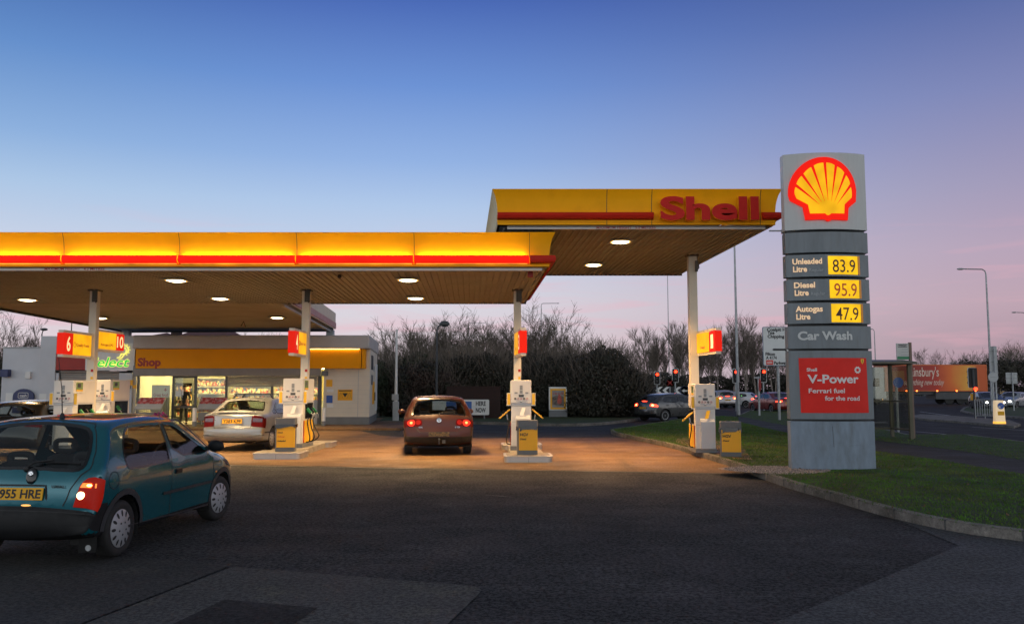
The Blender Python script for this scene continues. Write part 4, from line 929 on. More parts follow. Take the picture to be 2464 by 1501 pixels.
# ---------------------------------------------------------------- articulated lorry
def lorry():
    a, b = at(2140, 966, -.01), at(2377, 965, -.01); Y0 = 92.0
    xl, xr = atY(2128, 966, Y0).x, atY(2378, 966, Y0).x; zt = atY(2250, 877, Y0).z; zb = atY(2250, 941, Y0).z
    root = thing('articulated_lorry', 'orange supermarket lorry trailer with white cab passing behind the bus shelter', 'lorry', (0, Y0, 0))
    m = bpy.data.materials.new('trailer_livery'); m.use_nodes = True; nt = m.node_tree; N = nt.nodes; L = nt.links; bs = N['Principled BSDF']; bs.inputs['Roughness'].default_value = .4
    tc = N.new('ShaderNodeTexCoord'); sp = N.new('ShaderNodeSeparateXYZ'); L.new(tc.outputs['Object'], sp.inputs[0])
    mr = N.new('ShaderNodeMapRange'); L.new(sp.outputs['X'], mr.inputs[0]); mr.inputs[1].default_value = xl; mr.inputs[2].default_value = xr
    nz = N.new('ShaderNodeTexNoise'); nz.inputs['Scale'].default_value = .35; nz.inputs['Detail'].default_value = 3; L.new(tc.outputs['Object'], nz.inputs['Vector'])
    ad = N.new('ShaderNodeMath'); ad.operation = 'MULTIPLY_ADD'; L.new(nz.outputs[0], ad.inputs[0]); ad.inputs[1].default_value = .22; L.new(mr.outputs[0], ad.inputs[2])
    cr = N.new('ShaderNodeValToRGB'); L.new(ad.outputs[0], cr.inputs[0]); e = cr.color_ramp.elements
    for i, (p, c) in enumerate([(0.10, (.42, .10, .03)), (.35, (.24, .014, .008)), (.62, (.48, .022, .006)), (.78, (.78, .15, .010)), (.92, (.88, .42, .045)), (1.0, (.62, .10, .010))]):
        q = e[i] if i < 2 else e.new(p); q.position = p; q.color = (*c, 1)
    L.new(cr.outputs[0], bs.inputs['Base Color'])
    t = MB(); t.box(xl, xr, 0, 2.5, zb, zt); tr = t.build('trailer', m, root, bevel=.04)
    fr = MB()
    for x0, x1 in ((xl, xr),): fr.box(x0, x1, -.02, 0, zt - .09, zt + .01); fr.box(x1 - .09, x1 + .01, -.02, 0, zb, zt - .09); fr.box(x0, x1 - .09, -.02, 0, zb, zb + .08)
    fr.build('edge_rail', mat('rail_orange', (.62, .13, .02), .4), tr)
    tx = MB(); ty = atY(2226, 899, Y0); xs0 = atY(2183, 899, Y0).x; xs1 = atY(2259, 899, Y0).x; tx.text("Sainsbury's", ((xs0 + xs1) / 2, -.012, atY(2220, 905, Y0).z), X, Z, .95, xs1 - xs0, bold=.01)
    xs0, xs1 = atY(2158, 920, Y0).x, atY(2272, 920, Y0).x; tx.text('Try something new today', ((xs0 + xs1) / 2, -.012, atY(2220, 926, Y0).z), X, Z, .62, xs1 - xs0, shear=.35); tx.build('lettering', mat('livery_lettering', (.75, .6, .5), .5), tr)
    ch = MB(); ch.box(xl + .6, xr - .3, .4, 2.1, zb - .35, zb); ch.box(xl + 5.6, xl + 9.2, .05, 2.4, .55, zb - .1); ch.build('chassis', K('dgrey'), root)
    for px in (2262, 2286, 2314, 2333, 2355)[1:]:
        x = atY(px, 955, Y0).x
        for y in (.3, 2.2):
            w = MB(); w.lathe([(.25, -.16), (.5, -.16), (.52, 0), (.5, .16), (.25, .12), (1e-6, .10)], 20, 0, Matrix.Translation((x, y, .51)) @ Matrix.Rotation(pi / 2, 4, 'X')); w.build('wheel', K('tyre'), root, smooth=40)
    lm = mat('side_marker', (1, .25, .05), .4, emit=6, ecol=(1, .18, .03))
    for px in (2181, 2206, 2255, 2302, 2347):
        x = atY(px, 942, Y0).x; q = MB(); q.box(x - .08, x + .08, -.04, 0, zb - .02, zb + .10); q.build('marker_lamp', lm, root)
    cb = MB(); x1 = atY(2133, 950, Y0).x; x0 = atY(2092, 950, Y0).x
    cb.prism([(x0, .6), (x1, .6), (x1, 3.9), (x0 + .5, 3.95), (x0 + .15, 3.0), (x0, 2.2)], (0, 2.4, 0), X, Z, 2.4); cb.build('cab', mat('cab_white', (.42, .46, .50), .4), root, bevel=.08)
    cw = MB(); cw.prism([(x0 + .35, 1.9), (x1 - .7, 1.9), (x1 - .7, 2.8), (x0 + .55, 2.8)], (0, -.01, 0), X, Z, .008); cw.build('cab_window', K('gloss_black'), root)
    for x in (x0 + .9,):
        w = MB(); w.lathe([(.25, -.16), (.5, -.16), (.52, 0), (.5, .16), (.25, .12), (1e-6, .10)], 20, 0, Matrix.Translation((x, .2, .51)) @ Matrix.Rotation(pi / 2, 4, 'X')); w.build('wheel', K('tyre'), root, smooth=40)
lorry()
# ================================================================ CANOPIES
def sweep(path, prof, right=1):
    """sweep a profile (outward, z) along a plan path, mitred; outward is to the right of travel when right = 1"""
    P = [Vector((p[0], p[1], 0)) for p in path]; n = len(P); V = []; m = len(prof); nv = []
    for i in range(n - 1):
        t = (P[i + 1] - P[i]).normalized(); nv.append(Vector((t.y, -t.x, 0)) * right)
    for i in range(n):
        a = nv[max(i - 1, 0)]; b = nv[min(i, n - 2)]; mv = (a + b) / (1 + a.dot(b)) if i not in (0, n - 1) else (a if i else nv[0])
        for o, z in prof: V.append(P[i] + mv * o + Z * z)
    Fs = [(i * m + k, (i + 1) * m + k, (i + 1) * m + k + 1, i * m + k + 1) for i in range(n - 1) for k in range(m - 1)]
    return V, Fs
MT['fascia_y'] = mat('fascia_yellow', (.90, .40, .006), .45, spec=.12, var=.05, vscale=.8)
MT['bumper_red'] = mat('light_bar_red_unlit', (.50, .022, .010), .45, spec=.12, var=.08)
MT['bumper_lit'] = mat('light_bar_red_lit', (.4, .01, .005), .5, spec=.08, var=.03, evar=.12, evs=1.2, emit=.85, ecol=(1, .012, .004))
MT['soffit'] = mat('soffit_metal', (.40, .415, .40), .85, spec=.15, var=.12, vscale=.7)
MT['rib'] = mat('soffit_rib', (.385, .40, .385), .85, spec=.15, var=.1)
MT['fasc_plain'] = mat('side_fascia', (.62, .56, .42), .5, var=.06)
MT['tube2'] = mat('strip_diffuser', (.8, .45, .05), .4, var=0, emit=.9, ecol=(1, .42, .02), evar=.75, evs=2.2)
MT['tube'] = mat('strip_tube', (1, .9, .6), .4, var=0, emit=27, ecol=(1, .78, .20))
MT['lens'] = mat('downlight_lens', (1, .9, .6), .4, var=0, emit=14, ecol=(1, .80, .48))
MT['lens2'] = mat('downlight_lens_warm', (1, .9, .6), .4, var=0, emit=14, ecol=(1, .74, .38))
MT['lens_rim'] = mat('downlight_rim_glow', (.6, .4, .15), .5, var=.05, emit=1.1, ecol=(1, .58, .14))
MT['coltop'] = mat('column_bracket', (.10, .09, .075), .5, var=.2)
MT['brown'] = mat('brown_edge', (.10, .045, .025), .6, var=.2)
CREAM = mat('column_cream', (.78, .73, .60), .42, var=.08, vscale=1.5)
FP = [(.0, .0), (.0, .05), (.012, .06), (.012, .20), (.0, .21), (.004, .30), (.014, .42), (.035, .53), (.06, .62), (.10, .70), (.125, .745), (.12, .755), (.05, .755)]   # concave fascia profile
def fascia_set(root, path, z0, lit, breaks=None, gap=None):
    V, Fs = sweep(path, [(o, z0 + z) for o, z in FP]); b = MB(); b.add(V, Fs); b.build('fascia', K('fascia_y'), root, smooth=40)
    prof = [(.0, .07), (.06, .068), (.115, .085), (.14, .13), (.115, .175), (.06, .195), (.04, .196), (.04, .186)]
    for seg in (breaks or [path]):
        V, Fs = sweep(seg, [(o, z0 + z) for o, z in prof]); q = MB(); q.add(V, Fs); m = len(prof)
        q.f.append(tuple(range(m))); q.m.append(0); q.f.append(tuple(range(len(V) - m, len(V)))[::-1]); q.m.append(0)
        q.build('light_bar', K('bumper_lit') if lit else K('bumper_red'), root, smooth=40)
A1 = Vector((-16.2, at(200, 640, 4.39).y + .05, 0)); B1 = at(1322, 640, 4.39); B1.z = 0; C1 = at(1266, 727, 4.39); C1.z = 0; A1.y = B1.y
D1, E1, F1 = at(713, 737, 4.36), at(803, 793, 4.36), at(300, 796, 4.36); G1 = at(0, 740, 4.36); H1 = F1 + (G1 - F1) * ((F1.y - A1.y) / (F1.y - G1.y))
def canopy_main():
    root = thing('petrol_canopy', 'low lit yellow canopy over the left pumps with glowing red light bar', 'canopy', (0, 0, 0))
    A = Vector((H1.x, A1.y, 0)); path = [(A.x, A.y), (B1.x, B1.y), (C1.x, C1.y)]
    z0 = 4.375
    pr = [(A.x, A.y), (B1.x - .62, B1.y)]; pr2 = [(B1.x - .60, B1.y), (B1.x, B1.y), (C1.x, C1.y)]
    V, Fs = sweep(path, [(o, z0 + z) for o, z in FP]); b = MB(); b.add(V, Fs); b.build('fascia', K('fascia_y'), root, smooth=40)
    seams = [155, 433, 715, 997, 1274]; xs = [atY(p, 600, A1.y).x for p in seams]
    # red light bar in lengths with small bright gaps, hollow behind its lip; the tubes sit in the gap
    prof = [(.0, .07), (.06, .068), (.115, .09), (.14, .16), (.118, .236), (.10, .242)]
    cuts = [A.x] + [x for x in xs[:-1]] + [xs[-1]]
    for i in range(len(cuts) - 1):
        V, Fs = sweep([(cuts[i] + .012, A.y), (cuts[i + 1] - .012, A.y)], [(o, z0 + z) for o, z in prof]); q = MB(); q.add(V, Fs); q.build('light_bar', K('bumper_lit'), root, smooth=40)
    V, Fs = sweep([(cuts[-1] + .012, A.y), (B1.x, B1.y), (C1.x, C1.y)], [(o, z0 + z) for o, z in prof]); q = MB(); q.add(V, Fs); q.build('light_bar', K('bumper_red'), root, smooth=40)
    for i in range(len(cuts) - 1):
        n = 1; x0, x1 = cuts[i], cuts[i + 1]
        t = MB(); t.box(x0 + .10, x1 - .10, A.y - .088, A.y - .055, z0 + .205, z0 + .234); t.build('strip_light', K('tube'), root)
        t = MB(); t.box(x0 + .05, x1 - .05, A.y - .05, A.y - .012, z0 + .052, z0 + .066); t.build('lower_strip', K('tube2'), root)
    for x in xs:
        sm = MB(); pr_ = [(o + .002, z0 + z) for o, z in FP[4:11]]; 
        V = []
        for o, z in pr_: V += [(x - .006, A.y - o, z), (x + .006, A.y - o, z)]
        sm.add(V, [(2 * i, 2 * i + 1, 2 * i + 3, 2 * i + 2) for i in range(len(pr_) - 1)]); sm.build('panel_gap', K('brown'), root)
    be = MB(); be.box(A.x, B1.x - .16, A.y + .10, A.y + .22, 4.30, 4.372); bo = be.build('edge_beam', mat('edge_beam_white', (.66, .60, .55), .5), root)
    tx = MB(); x0, x1 = at(92, 644, 4.33).x, at(238, 644, 4.33).x
    tx.text('MAXIMUM HEIGHT   4.2 METRES', ((x0 + x1) / 2, A.y + .096, 4.309), X, Z, .055, x1 - x0, bold=.015); tx.build('lettering', K('txt_red'), bo)
    # ribbed soffit
    s = MB(); out = [(A.x + .05, A.y + .05, 4.36), (B1.x - .05, B1.y + .05, 4.36), (C1.x - .05, C1.y, 4.36), (D1.x, C1.y, 4.36), (E1.x, E1.y, 4.36), (F1.x, F1.y, 4.36)]
    s.sheet(out); s.f = [tuple(reversed(f)) for f in s.f]; so = s.build('soffit', K('soffit'), root)
    r = MB(); n = int((B1.x - A.x) / .15)
    for i in range(1, n):
        x = A.x + (B1.x - A.x) * i / n; dx = (C1.x - B1.x); zt = 4.359
        r.add([(x - .022, A.y + .23, zt), (x + .022, A.y + .23, zt), (x + .022 + dx, C1.y, zt), (x - .022 + dx, C1.y, zt), (x - .014, A.y + .23, zt - .03), (x + .014, A.y + .23, zt - .03), (x + .014 + dx, C1.y, zt - .03), (x - .014 + dx, C1.y, zt - .03)], [(0, 4, 5, 1)[::-1], (1, 5, 6, 2)[::-1], (2, 6, 7, 3)[::-1], (3, 7, 4, 0)[::-1], (4, 7, 6, 5)])
    r.build('rib', K('rib'), so)
    rf = MB(); rf.sheet([(p[0], p[1], 5.10) for p in out]); rf.build('roof', K('grey'), root)
    # back edges and the fascia of the rear part facing right
    bk = MB(); V, Fs = sweep([(C1.x, C1.y), (D1.x, C1.y)], [(0, 4.33), (.02, 4.33), (.02, 5.09), (0, 5.09)], -1); bk.add(V, Fs)
    V, Fs = sweep([(E1.x, E1.y), (F1.x, F1.y), (H1.x, A.y)], [(0, 4.27), (.02, 4.27), (.02, 5.09), (0, 5.09)], -1); bk.add(V, Fs); bk.build('back_edge', mat('back_edge_dark', (.035, .035, .04), .6), root)
    sf = MB(); dd = (E1 - D1); 
    V, Fs = sweep([(D1.x, C1.y), (E1.x + .06, E1.y)], [(0, 4.37), (.02, 4.37), (.02, 5.11), (0, 5.11)]); sf.add(V, Fs); sf.build('side_fascia', K('fasc_plain'), root)
    st = MB(); V, Fs = sweep([(D1.x, C1.y), (E1.x + .06, E1.y)], [(.02, 4.40), (.05, 4.42), (.05, 4.66), (.02, 4.68)]); st.add(V, Fs); st.build('light_bar', mat('side_bar_faded', (.45, .20, .19), .5), root)
    wb = MB(); V, Fs = sweep([(D1.x, C1.y), (E1.x, E1.y)], [(-.22, 4.25), (-.10, 4.25), (-.10, 4.335), (-.22, 4.335)]); wb.add(V, Fs); wb.build('edge_beam', K('lgrey'), root)
    # columns
    for px in (1245, 735, 223):
        p = at(px, 697, 4.36); c = MB(); x, y = p.x, 23.0
        x = atY(px, 850, y).x
        c.box(x - .10, x + .10, y - .10, y + .10, .10, 4.36); o = c.build('column', CREAM, root, bevel=.012)
        h = MB(); h.box(x - .03, x + .115, y - .115, y - .102, 4.00, 4.30); h.box(x + .02, x + .12, y - .17, y - .116, 4.05, 4.16); h.tube([(x + .06, y - .13, 4.05), (x + .09, y - .13, 3.98), (x + .11, y - .12, 4.02)], .018, 6); h.build('bracket', K('coltop'), o)
        q = MB()
        q.box(x - .14, x + .14, y - .14, y + .14, 4.30, 4.345); q.build('head_plate', K('coltop'), o)
        g = MB(); gc = [K('txt_red'), K('txt_white'), K('yellow')]
        for k in range(4): g.box(x + .02, x + .085, y - .106, y - .101, 2.12 - .1 * k, 2.19 - .1 * k, k % 3)
        g.build('sticker', gc, o)
    for px, z1 in ((305, 0), (795, 0)):
        p = atY(px, 800, 39.0 if px < 500 else 38.9); c = MB(); c.box(p.x - .16, p.x + .16, p.y - .16, p.y + .16, 3.99, 4.34); c.build('roof_stub', K('lgrey'), root)
    rb = MB(); p = at(1276, 655, 4.32); rb.box(p.x - .06, p.x + .06, p.y - .05, p.y + .05, 4.20, 4.36); rb.build('alarm_box', K('dkred'), root, bevel=.01)
    w = MB(); p = at(817, 664, 4.3); w.ball((p.x, p.y, 4.29), .05, n=6); w.tube([(p.x, p.y, 4.36), (p.x, p.y, 4.29)], .02, 6); w.build('camera_dome', K('dgrey'), root)
    w = MB(); p = at(585, 772, 4.36); w.tube([(p.x - .08, p.y, 4.15), (p.x + .02, p.y, 4.34), (p.x + .10, p.y, 4.12)], .02, 5); w.build('cable_loop', K('black'), root)
canopy_main()
def canopy_hgv():
    root = thing('petrol_canopy', 'high unlit yellow canopy on the right carrying large red lettering', 'canopy', (0, 0, 0))
    z0 = 5.37; L_ = at(1197, 541, z0); Y = L_.y; R_ = at(1868, 541, z0); R_.y = Y; R_.x = atY(1866, 541, Y).x; RB = at(1641, 662, 5.32); LBx = L_.x + (RB.x - R_.x); LB = Vector((LBx, RB.y, 0))
    path = [(LB.x, LB.y), (L_.x, Y), (R_.x, Y), (RB.x, RB.y)]
    V, Fs = sweep(path, [(o, z0 + z * 1.06) for o, z in FP]); b = MB(); m = len(FP)
    b.add(V, Fs[(m - 1):]); b.build('fascia', mat('fascia_gold', (.98, .43, .006), .5, spec=.1, var=.07, vscale=.7, col2=(.80, .33, .006), c2scale=1.5, c2lo=.5, c2hi=.85), root, smooth=40)
    b = MB(); b.add(V, Fs[:(m - 1)]); b.build('side_fascia', mat('side_fascia_straw', (.70, .55, .26), .5, spec=.15), root, smooth=40)
    prof = [(.0, .09), (.06, .088), (.125, .115), (.15, .175), (.125, .235), (.06, .26), (.0, .265)]
    xa, xb = atY(1571, 520, Y).x, atY(1832, 520, Y).x
    for seg in ([(L_.x, Y), (xa, Y)], [(xb, Y), (R_.x, Y), (RB.x, RB.y)]):
        V, Fs = sweep(seg, [(o, z0 + .02 + z) for o, z in prof]); q = MB(); q.add(V, Fs); mm = len(prof)
        q.f.append(tuple(range(mm))); q.m.append(0); q.f.append(tuple(range(len(V) - mm, len(V)))[::-1]); q.m.append(0); q.build('light_bar', K('bumper_red'), root, smooth=40)
    for px in (1460, 1568, 1829):
        sm = MB(); x = atY(px, 520, Y).x; pr_ = [(o + .002, z0 + z * 1.06) for o, z in FP[:11]]; V = []
        for o, z in pr_: V += [(x - .007, Y - o, z), (x + .007, Y - o, z)]
        sm.add(V, [(2 * i, 2 * i + 1, 2 * i + 3, 2 * i + 2) for i in range(len(pr_) - 1)]); sm.build('panel_gap', K('brown'), root)
    # the five letters, each a raised block
    x0, x1 = atY(1585, 510, Y).x, atY(1820, 510, Y).x; zb = atY(1700, 531, Y).z; zt = atY(1700, 477, Y).z
    Vt, _ = text_geo('Shell', .035, 0, 6); wmin, wmax = min(p[0] for p in Vt), max(p[0] for p in Vt); kx = (x1 - x0) / (wmax - wmin); adv = 0
    for i, chx in enumerate('Shell'):
        Vp, _ = text_geo('Shell'[:i + 1] + '', .035, 0, 6); Vc, Fc = text_geo(chx, .035, .1, 6)
        xm = max(p[0] for p in Vp); cw = max(p[0] for p in Vc); sx = xm - cw
        kz = (zt - zb) / .727; V2 = []
        for p in Vc: V2.append((x0 + (p[0] + sx - wmin) * kx, Y - .09 - (p[2] + .1) * .62, zb + p[1] * kz))
        me = MB(); me.add(V2, Fc, 0)
        Fr = []
        for f in me.f:
            a, b_, c = (Vector(me.v[k]) for k in f[:3]); nn = (b_ - a).cross(c - a)
            Fr.append(0 if nn.length > 0 and abs(nn.normalized().y) > .7 and sum(me.v[k][1] for k in f) / len(f) < Y - .15 else 1)
        me.m = Fr; o = me.build('letter', [mat('letter_red', (.58, .024, .018), .5, spec=.1, var=.1) if i == 0 else bpy.data.materials['letter_red'], K('fascia_y')], root)
    be = MB(); be.box(L_.x + .22, R_.x - .2, Y + .10, Y + .22, 5.29, 5.365); bo = be.build('edge_beam', mat('edge_beam_pale', (.62, .58, .54), .5), root)
    tx = MB(); a, b_ = at(1438, 542, 5.33).x, at(1582, 542, 5.33).x; tx.text('MAXIMUM HEIGHT   5.5 METRES', ((a + b_) / 2, Y + .096, 5.299), X, Z, .055, b_ - a, bold=.015); tx.build('lettering', K('txt_red'), bo)
    out = [(L_.x + .05, Y + .05, 5.34), (R_.x - .05, Y + .05, 5.34), (RB.x - .05, RB.y, 5.34), (LB.x + .05, LB.y, 5.34)]
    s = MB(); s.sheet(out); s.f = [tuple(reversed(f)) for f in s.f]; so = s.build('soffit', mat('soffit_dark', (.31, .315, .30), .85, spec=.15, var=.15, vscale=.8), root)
    r = MB(); n = int((R_.x - L_.x) / .15); dx = RB.x - R_.x
    for i in range(1, n):
        x = L_.x + (R_.x - L_.x) * i / n; zt = 5.339; y0 = Y + .23
        r.add([(x - .022, y0, zt), (x + .022, y0, zt), (x + .022 + dx, RB.y, zt), (x - .022 + dx, RB.y, zt), (x - .014, y0, zt - .03), (x + .014, y0, zt - .03), (x + .014 + dx, RB.y, zt - .03), (x - .014 + dx, RB.y, zt - .03)], [(0, 4, 5, 1)[::-1], (1, 5, 6, 2)[::-1], (2, 6, 7, 3)[::-1], (3, 7, 4, 0)[::-1], (4, 7, 6, 5)])
    r.build('rib', K('rib'), so)
    rf = MB(); rf.sheet([(p[0], p[1], 6.12) for p in out]); V, Fs = sweep([(RB.x, RB.y), (LB.x, LB.y)], [(0, 5.30), (.02, 5.30), (.02, 6.12), (0, 6.12)], -1); rf.add(V, Fs); rf.build('roof', K('brown'), root)
    y = 23.2; x = atY(1668, 800, y).x; c = MB(); c.box(x - .115, x + .115, y - .115, y + .115, GZ, 5.34); o = c.build('column', CREAM, root, bevel=.012)
    h = MB(); h.box(x + .06, x + .13, y - .16, y - .117, 4.85, 5.15); h.tube([(x + .11, y - .13, 4.9), (x + .16, y - .13, 4.95), (x + .15, y - .13, 5.05)], .02, 6); h.build('bracket', K('coltop'), o)
    h = MB(); h.box(x - .16, x + .16, y - .16, y + .16, 5.28, 5.325); h.build('head_plate', K('coltop'), o)
    # small bracketed floodlight at the right front corner
    f = MB(); p = Vector((R_.x - .1, Y + .16, 5.26)); f.bar(p, p + X * .35, .03, .03); f.box(.30, .52, -.08, .08, -.06, .04, 0, Matrix.Translation(p)); f.build('corner_lamp', K('lgrey'), root)
canopy_hgv()
def downlight(label, px, py, z, m, grp):
    p = at(px, py, z); t = thing('ceiling_light', label, 'ceiling light', (p.x, p.y, z), 0, grp)
    f = MB(); f.lathe([(.40, 0), (.40, -.028), (.30, -.028), (.30, 0)], 4, 0, Matrix.Rotation(pi / 4, 4, 'Z')); f.build('frame', K('rib'), t)
    l = MB(); n = 24; R = .205
    V = [(R * (abs(cos(a)) ** .7) * (1 if cos(a) > 0 else -1), R * (abs(sin(a)) ** .7) * (1 if sin(a) > 0 else -1), -.030) for a in [2 * pi * k / n for k in range(n)]]
    l.add(V + [(x * .55, y * .55, -.055) for x, y, z_ in V], [(i, n + i, n + (i + 1) % n, (i + 1) % n) for i in range(n)] + [tuple(range(n, 2 * n))[::-1]]); l.build('lens', m, t)
    l = MB(); V2 = [(x * 1.22, y * 1.22, -.029) for x, y, z_ in V]; l.add(V2 + V, [(i, (i + 1) % n, n + (i + 1) % n, n + i) for i in range(n)]); l.build('lens_rim', K('lens_rim'), t)
    sd = bpy.data.lights.new('lamp', 'SPOT'); sd.energy = 2050 if z < 5 else 2150; sd.color = (1, .63, .28) if z < 5 else (1, .54, .19); sd.spot_size = radians(132); sd.spot_blend = .75; sd.shadow_soft_size = .18
    so = bpy.data.objects.new('lamp', sd); COL.objects.link(so); so.parent = t; so.location = (0, 0, -.075); return t
g = 'round downlights under the low canopy'
zc = 4.33
downlight('lit downlight in front row above the pump sign 4 and silver car', 424, 673, zc, K('lens'), g)
downlight('lit downlight in front row nearest the right end of low canopy', 982, 672, zc, K('lens'), g)
downlight('lit downlight in second row at the far left edge of photo', 66, 720, zc, K('lens'), g)
downlight('lit downlight in second row between the two left columns', 530, 717, zc, K('lens'), g)
downlight('lit downlight in second row just behind the light nearest the right end', 1000, 716, zc, K('lens'), g)
downlight('lit downlight half hidden by the leftmost column', 241, 764, zc, K('lens'), g)
downlight('lit downlight in rear row just left of the second column', 667, 763, zc, K('lens'), g)
g = 'downlights under the high canopy'
downlight('larger lit downlight at the front of the high canopy below the lettering', 1493, 580, 5.31, K('lens2'), g)
downlight('lit downlight at the back of the high canopy', 1428, 636, 5.31, K('lens2'), g)

# ================================================================ SHOP
YS = 38.2
def sx(px, Y=None): return atY(px, 920, Y or YS).x
def sz(py, Y=None): return atY(1232, py, Y or YS).z
MT['shopw'] = mat('shop_render', (.74, .67, .55), .6, var=.08, vscale=.8)
MT['shopblue'] = mat('shop_left_render', (.60, .62, .66), .6, var=.07, vscale=.8)
MT['shopsign'] = mat('shop_sign_orange', (.92, .36, .006), .5, spec=.12, var=.06, vscale=.6)
MT['intw'] = mat('interior_wall', (.66, .58, .30), .7, var=.08)
MT['intc'] = mat('interior_ceiling', (.70, .70, .52), .7, var=.05)
MT['tile'] = mat('shop_floor', (.42, .40, .34), .3, var=.1)
MT['tl'] = mat('shop_tube_light', (1, 1, .8), .4, var=0, emit=46, ecol=(1, .78, .30))
MT['roller'] = mat('roller_shutter', (.34, .31, .28), .5, var=.08)
MT['frame'] = mat('window_frame_grey', (.10, .10, .10), .4, var=.1)
def goods_mat(name, seed):
    m = bpy.data.materials.new(name); m.use_nodes = True; nt = m.node_tree; N = nt.nodes; L = nt.links; b = N['Principled BSDF']; b.inputs['Roughness'].default_value = .4
    tc = N.new('ShaderNodeTexCoord'); mp = N.new('ShaderNodeMapping'); mp.inputs['Scale'].default_value = (9, 3, 5); mp.inputs['Location'].default_value = (seed, seed * .3, .1); L.new(tc.outputs['Object'], mp.inputs[0])
    v = N.new('ShaderNodeTexVoronoi'); v.inputs['Scale'].default_value = 1.4; L.new(mp.outputs[0], v.inputs['Vector'])
    h = N.new('ShaderNodeSeparateColor'); L.new(v.outputs['Color'], h.inputs[0])
    cr = N.new('ShaderNodeValToRGB'); cr.color_ramp.interpolation = 'CONSTANT'; L.new(h.outputs[0], cr.inputs[0]); e = cr.color_ramp.elements
    for i, (p, c) in enumerate([(0, (.55, .08, .05)), (.16, (.75, .62, .4)), (.34, (.10, .07, .05)), (.46, (.8, .42, .06)), (.6, (.72, .70, .62)), (.74, (.30, .06, .05)), (.86, (.06, .10, .25)), (.93, (.65, .5, .3))]):
        q = e[i] if i < 2 else e.new(p); q.position = p; q.color = (*c, 1)
    L.new(cr.outputs[0], b.inputs['Base Color']); return m
MT['goods'] = goods_mat('packaged_goods', 1.3); MT['mags'] = goods_mat('magazine_covers', 4.1)
def shop():
    root = thing('shop_building', 'white petrol station shop with orange fascia and lit glass front', 'shop', (0, 0, 0))
    xl, xr = sx(328), sx(892); yb = YS + 5.7
    def SH(q, x0, x1, d0, d1, z0, z1): q.prism([(x0 - .1 * d0, YS + d0), (x1 - .1 * d0, YS + d0), (x1 - .1 * d1, YS + d1), (x0 - .1 * d1, YS + d1)], (0, 0, z0), X, Yv, z1 - z0)
    # main shell
    b = MB(); b.prism([(xl, YS - .55), (xr, YS - .55), (xr, YS), (xr - .57, yb), (xl, yb)], (0, 0, sz(840)), X, Yv, sz(808) - sz(840)); b.build('parapet', mat('parapet_grey', (.50, .48, .46), .6, var=.08, vscale=.6), root, bevel=.05)
    w = MB(); w.box(sx(779), xr - .05, YS, YS + .2, .42, sz(840)); SH(w, xr - .25, xr - .05, .2, 5.6, .42, sz(840)); w.box(xl - .2, xl, YS, yb, .1, sz(840)); w.box(xl, xr - .8, yb - .15, yb, .1, sz(840)); w.build('wall', K('shopw'), root)
    w = MB(); w.box(sx(779) - .004, xr - .045, YS - .012, YS + .2, .05, .42); SH(w, xr - .25, xr - .04, .2, 5.6, .05, .42); w.build('plinth', K('grey'), root)
    br = MB()
    for k in range(1, 12): br.box(sx(793), xr - .06, YS - .003, YS, .42 + k * .2, .424 + k * .2)
    br.box(sx(862) - .01, sx(862) + .01, YS - .004, YS, .42, 2.5); br.build('mortar_line', K('lgrey'), root)
    f = MB(); f.box(sx(334), sx(872), YS - .42, YS - .30, sz(886.5), sz(840.5)); f.box(sx(874), sx(881), YS - .42, YS - .02, sz(886.5), sz(840.5)); fo = f.build('fascia_sign', K('shopsign'), root)
    t = MB(); t.text('Shop', ((sx(339) + sx(395)) / 2, YS - .424, sz(880.5)), X, Z, .33, sx(394) - sx(339), bold=.045); t.build('lettering', K('dkred'), fo)
    l = MB(); l.box(xl - .02, sx(775), YS - .36, YS - .02, sz(905), sz(880)); l.build('lintel', mat('lintel_grey', (.26, .24, .22), .5), root, bevel=.02)
    sl = MB(); sl.box(sx(735), sx(868), YS - .50, YS - .46, sz(841.4), sz(840.4)); sl.build('strip_light', mat('wall_strip', (1, .9, .6), .4, var=0, emit=7, ecol=(1, .62, .16)), root)
    # glazing
    zb, zt = .10, sz(905)
    fr = MB(); posts = [333, 418, 472, 545, 655, 768]
    for p in posts: fr.box(sx(p) - .05, sx(p) + .05, YS - .03, YS + .06, zb, zt)
    fr.box(sx(333) + .05, sx(418) - .05, YS - .02, YS + .05, zb, zb + .08); fr.box(sx(472) + .05, sx(545) - .05, YS - .02, YS + .05, zb, zb + .08); fr.box(sx(545) + .05, sx(655) - .05, YS - .02, YS + .05, zb, zb + .08)
    fr.box(sx(418) + .05, sx(472) - .05, YS - .02, YS + .05, zt - .08, zt); fr.box(sx(418) + .05, sx(472) - .05, YS - .025, YS + .04, sz(982), sz(976)); fr.build('window_frame', K('frame'), root)
    for a, b_ in zip(posts[:-1], posts[1:]):
        if a == 418: continue
        g_ = MB(); g_.box(sx(a) + .05, sx(b_) - .05, YS + .01, YS + .018, zb + .08 if a != 655 else sz(962), zt - .002); g_.build('window', K('shopglass'), root)
    d = MB(); d.box(sx(418) + .05, sx(440), YS + .02, YS + .028, zb, zt - .08); do = d.build('door', K('shopglass'), root)
    n_ = MB()
    for (a, b_, c, d_) in ((423, 437, 940, 953), (438, 442, 936, 950)): n_.box(sx(a), sx(b_), YS + .002, YS + .008, sz(d_), sz(c))
    n_.build('door_notice', K('white'), do)
    ro = MB()
    for k in range(7): ro.prism([(0, 0), (.03, .012), (.03, .05), (0, .062)], (sx(768) - .06, YS - .035, sz(905) - .065 * (k + 1)), Yv * -1, Z, sx(768) - sx(545) - .12)
    ro.build('roller_shutter', K('roller'), root)
    ps = MB(); ps.box(sx(768) + .06, sx(774), YS - .06, YS + .1, zb, zt); ps.build('shutter_guide', K('dgrey'), root)
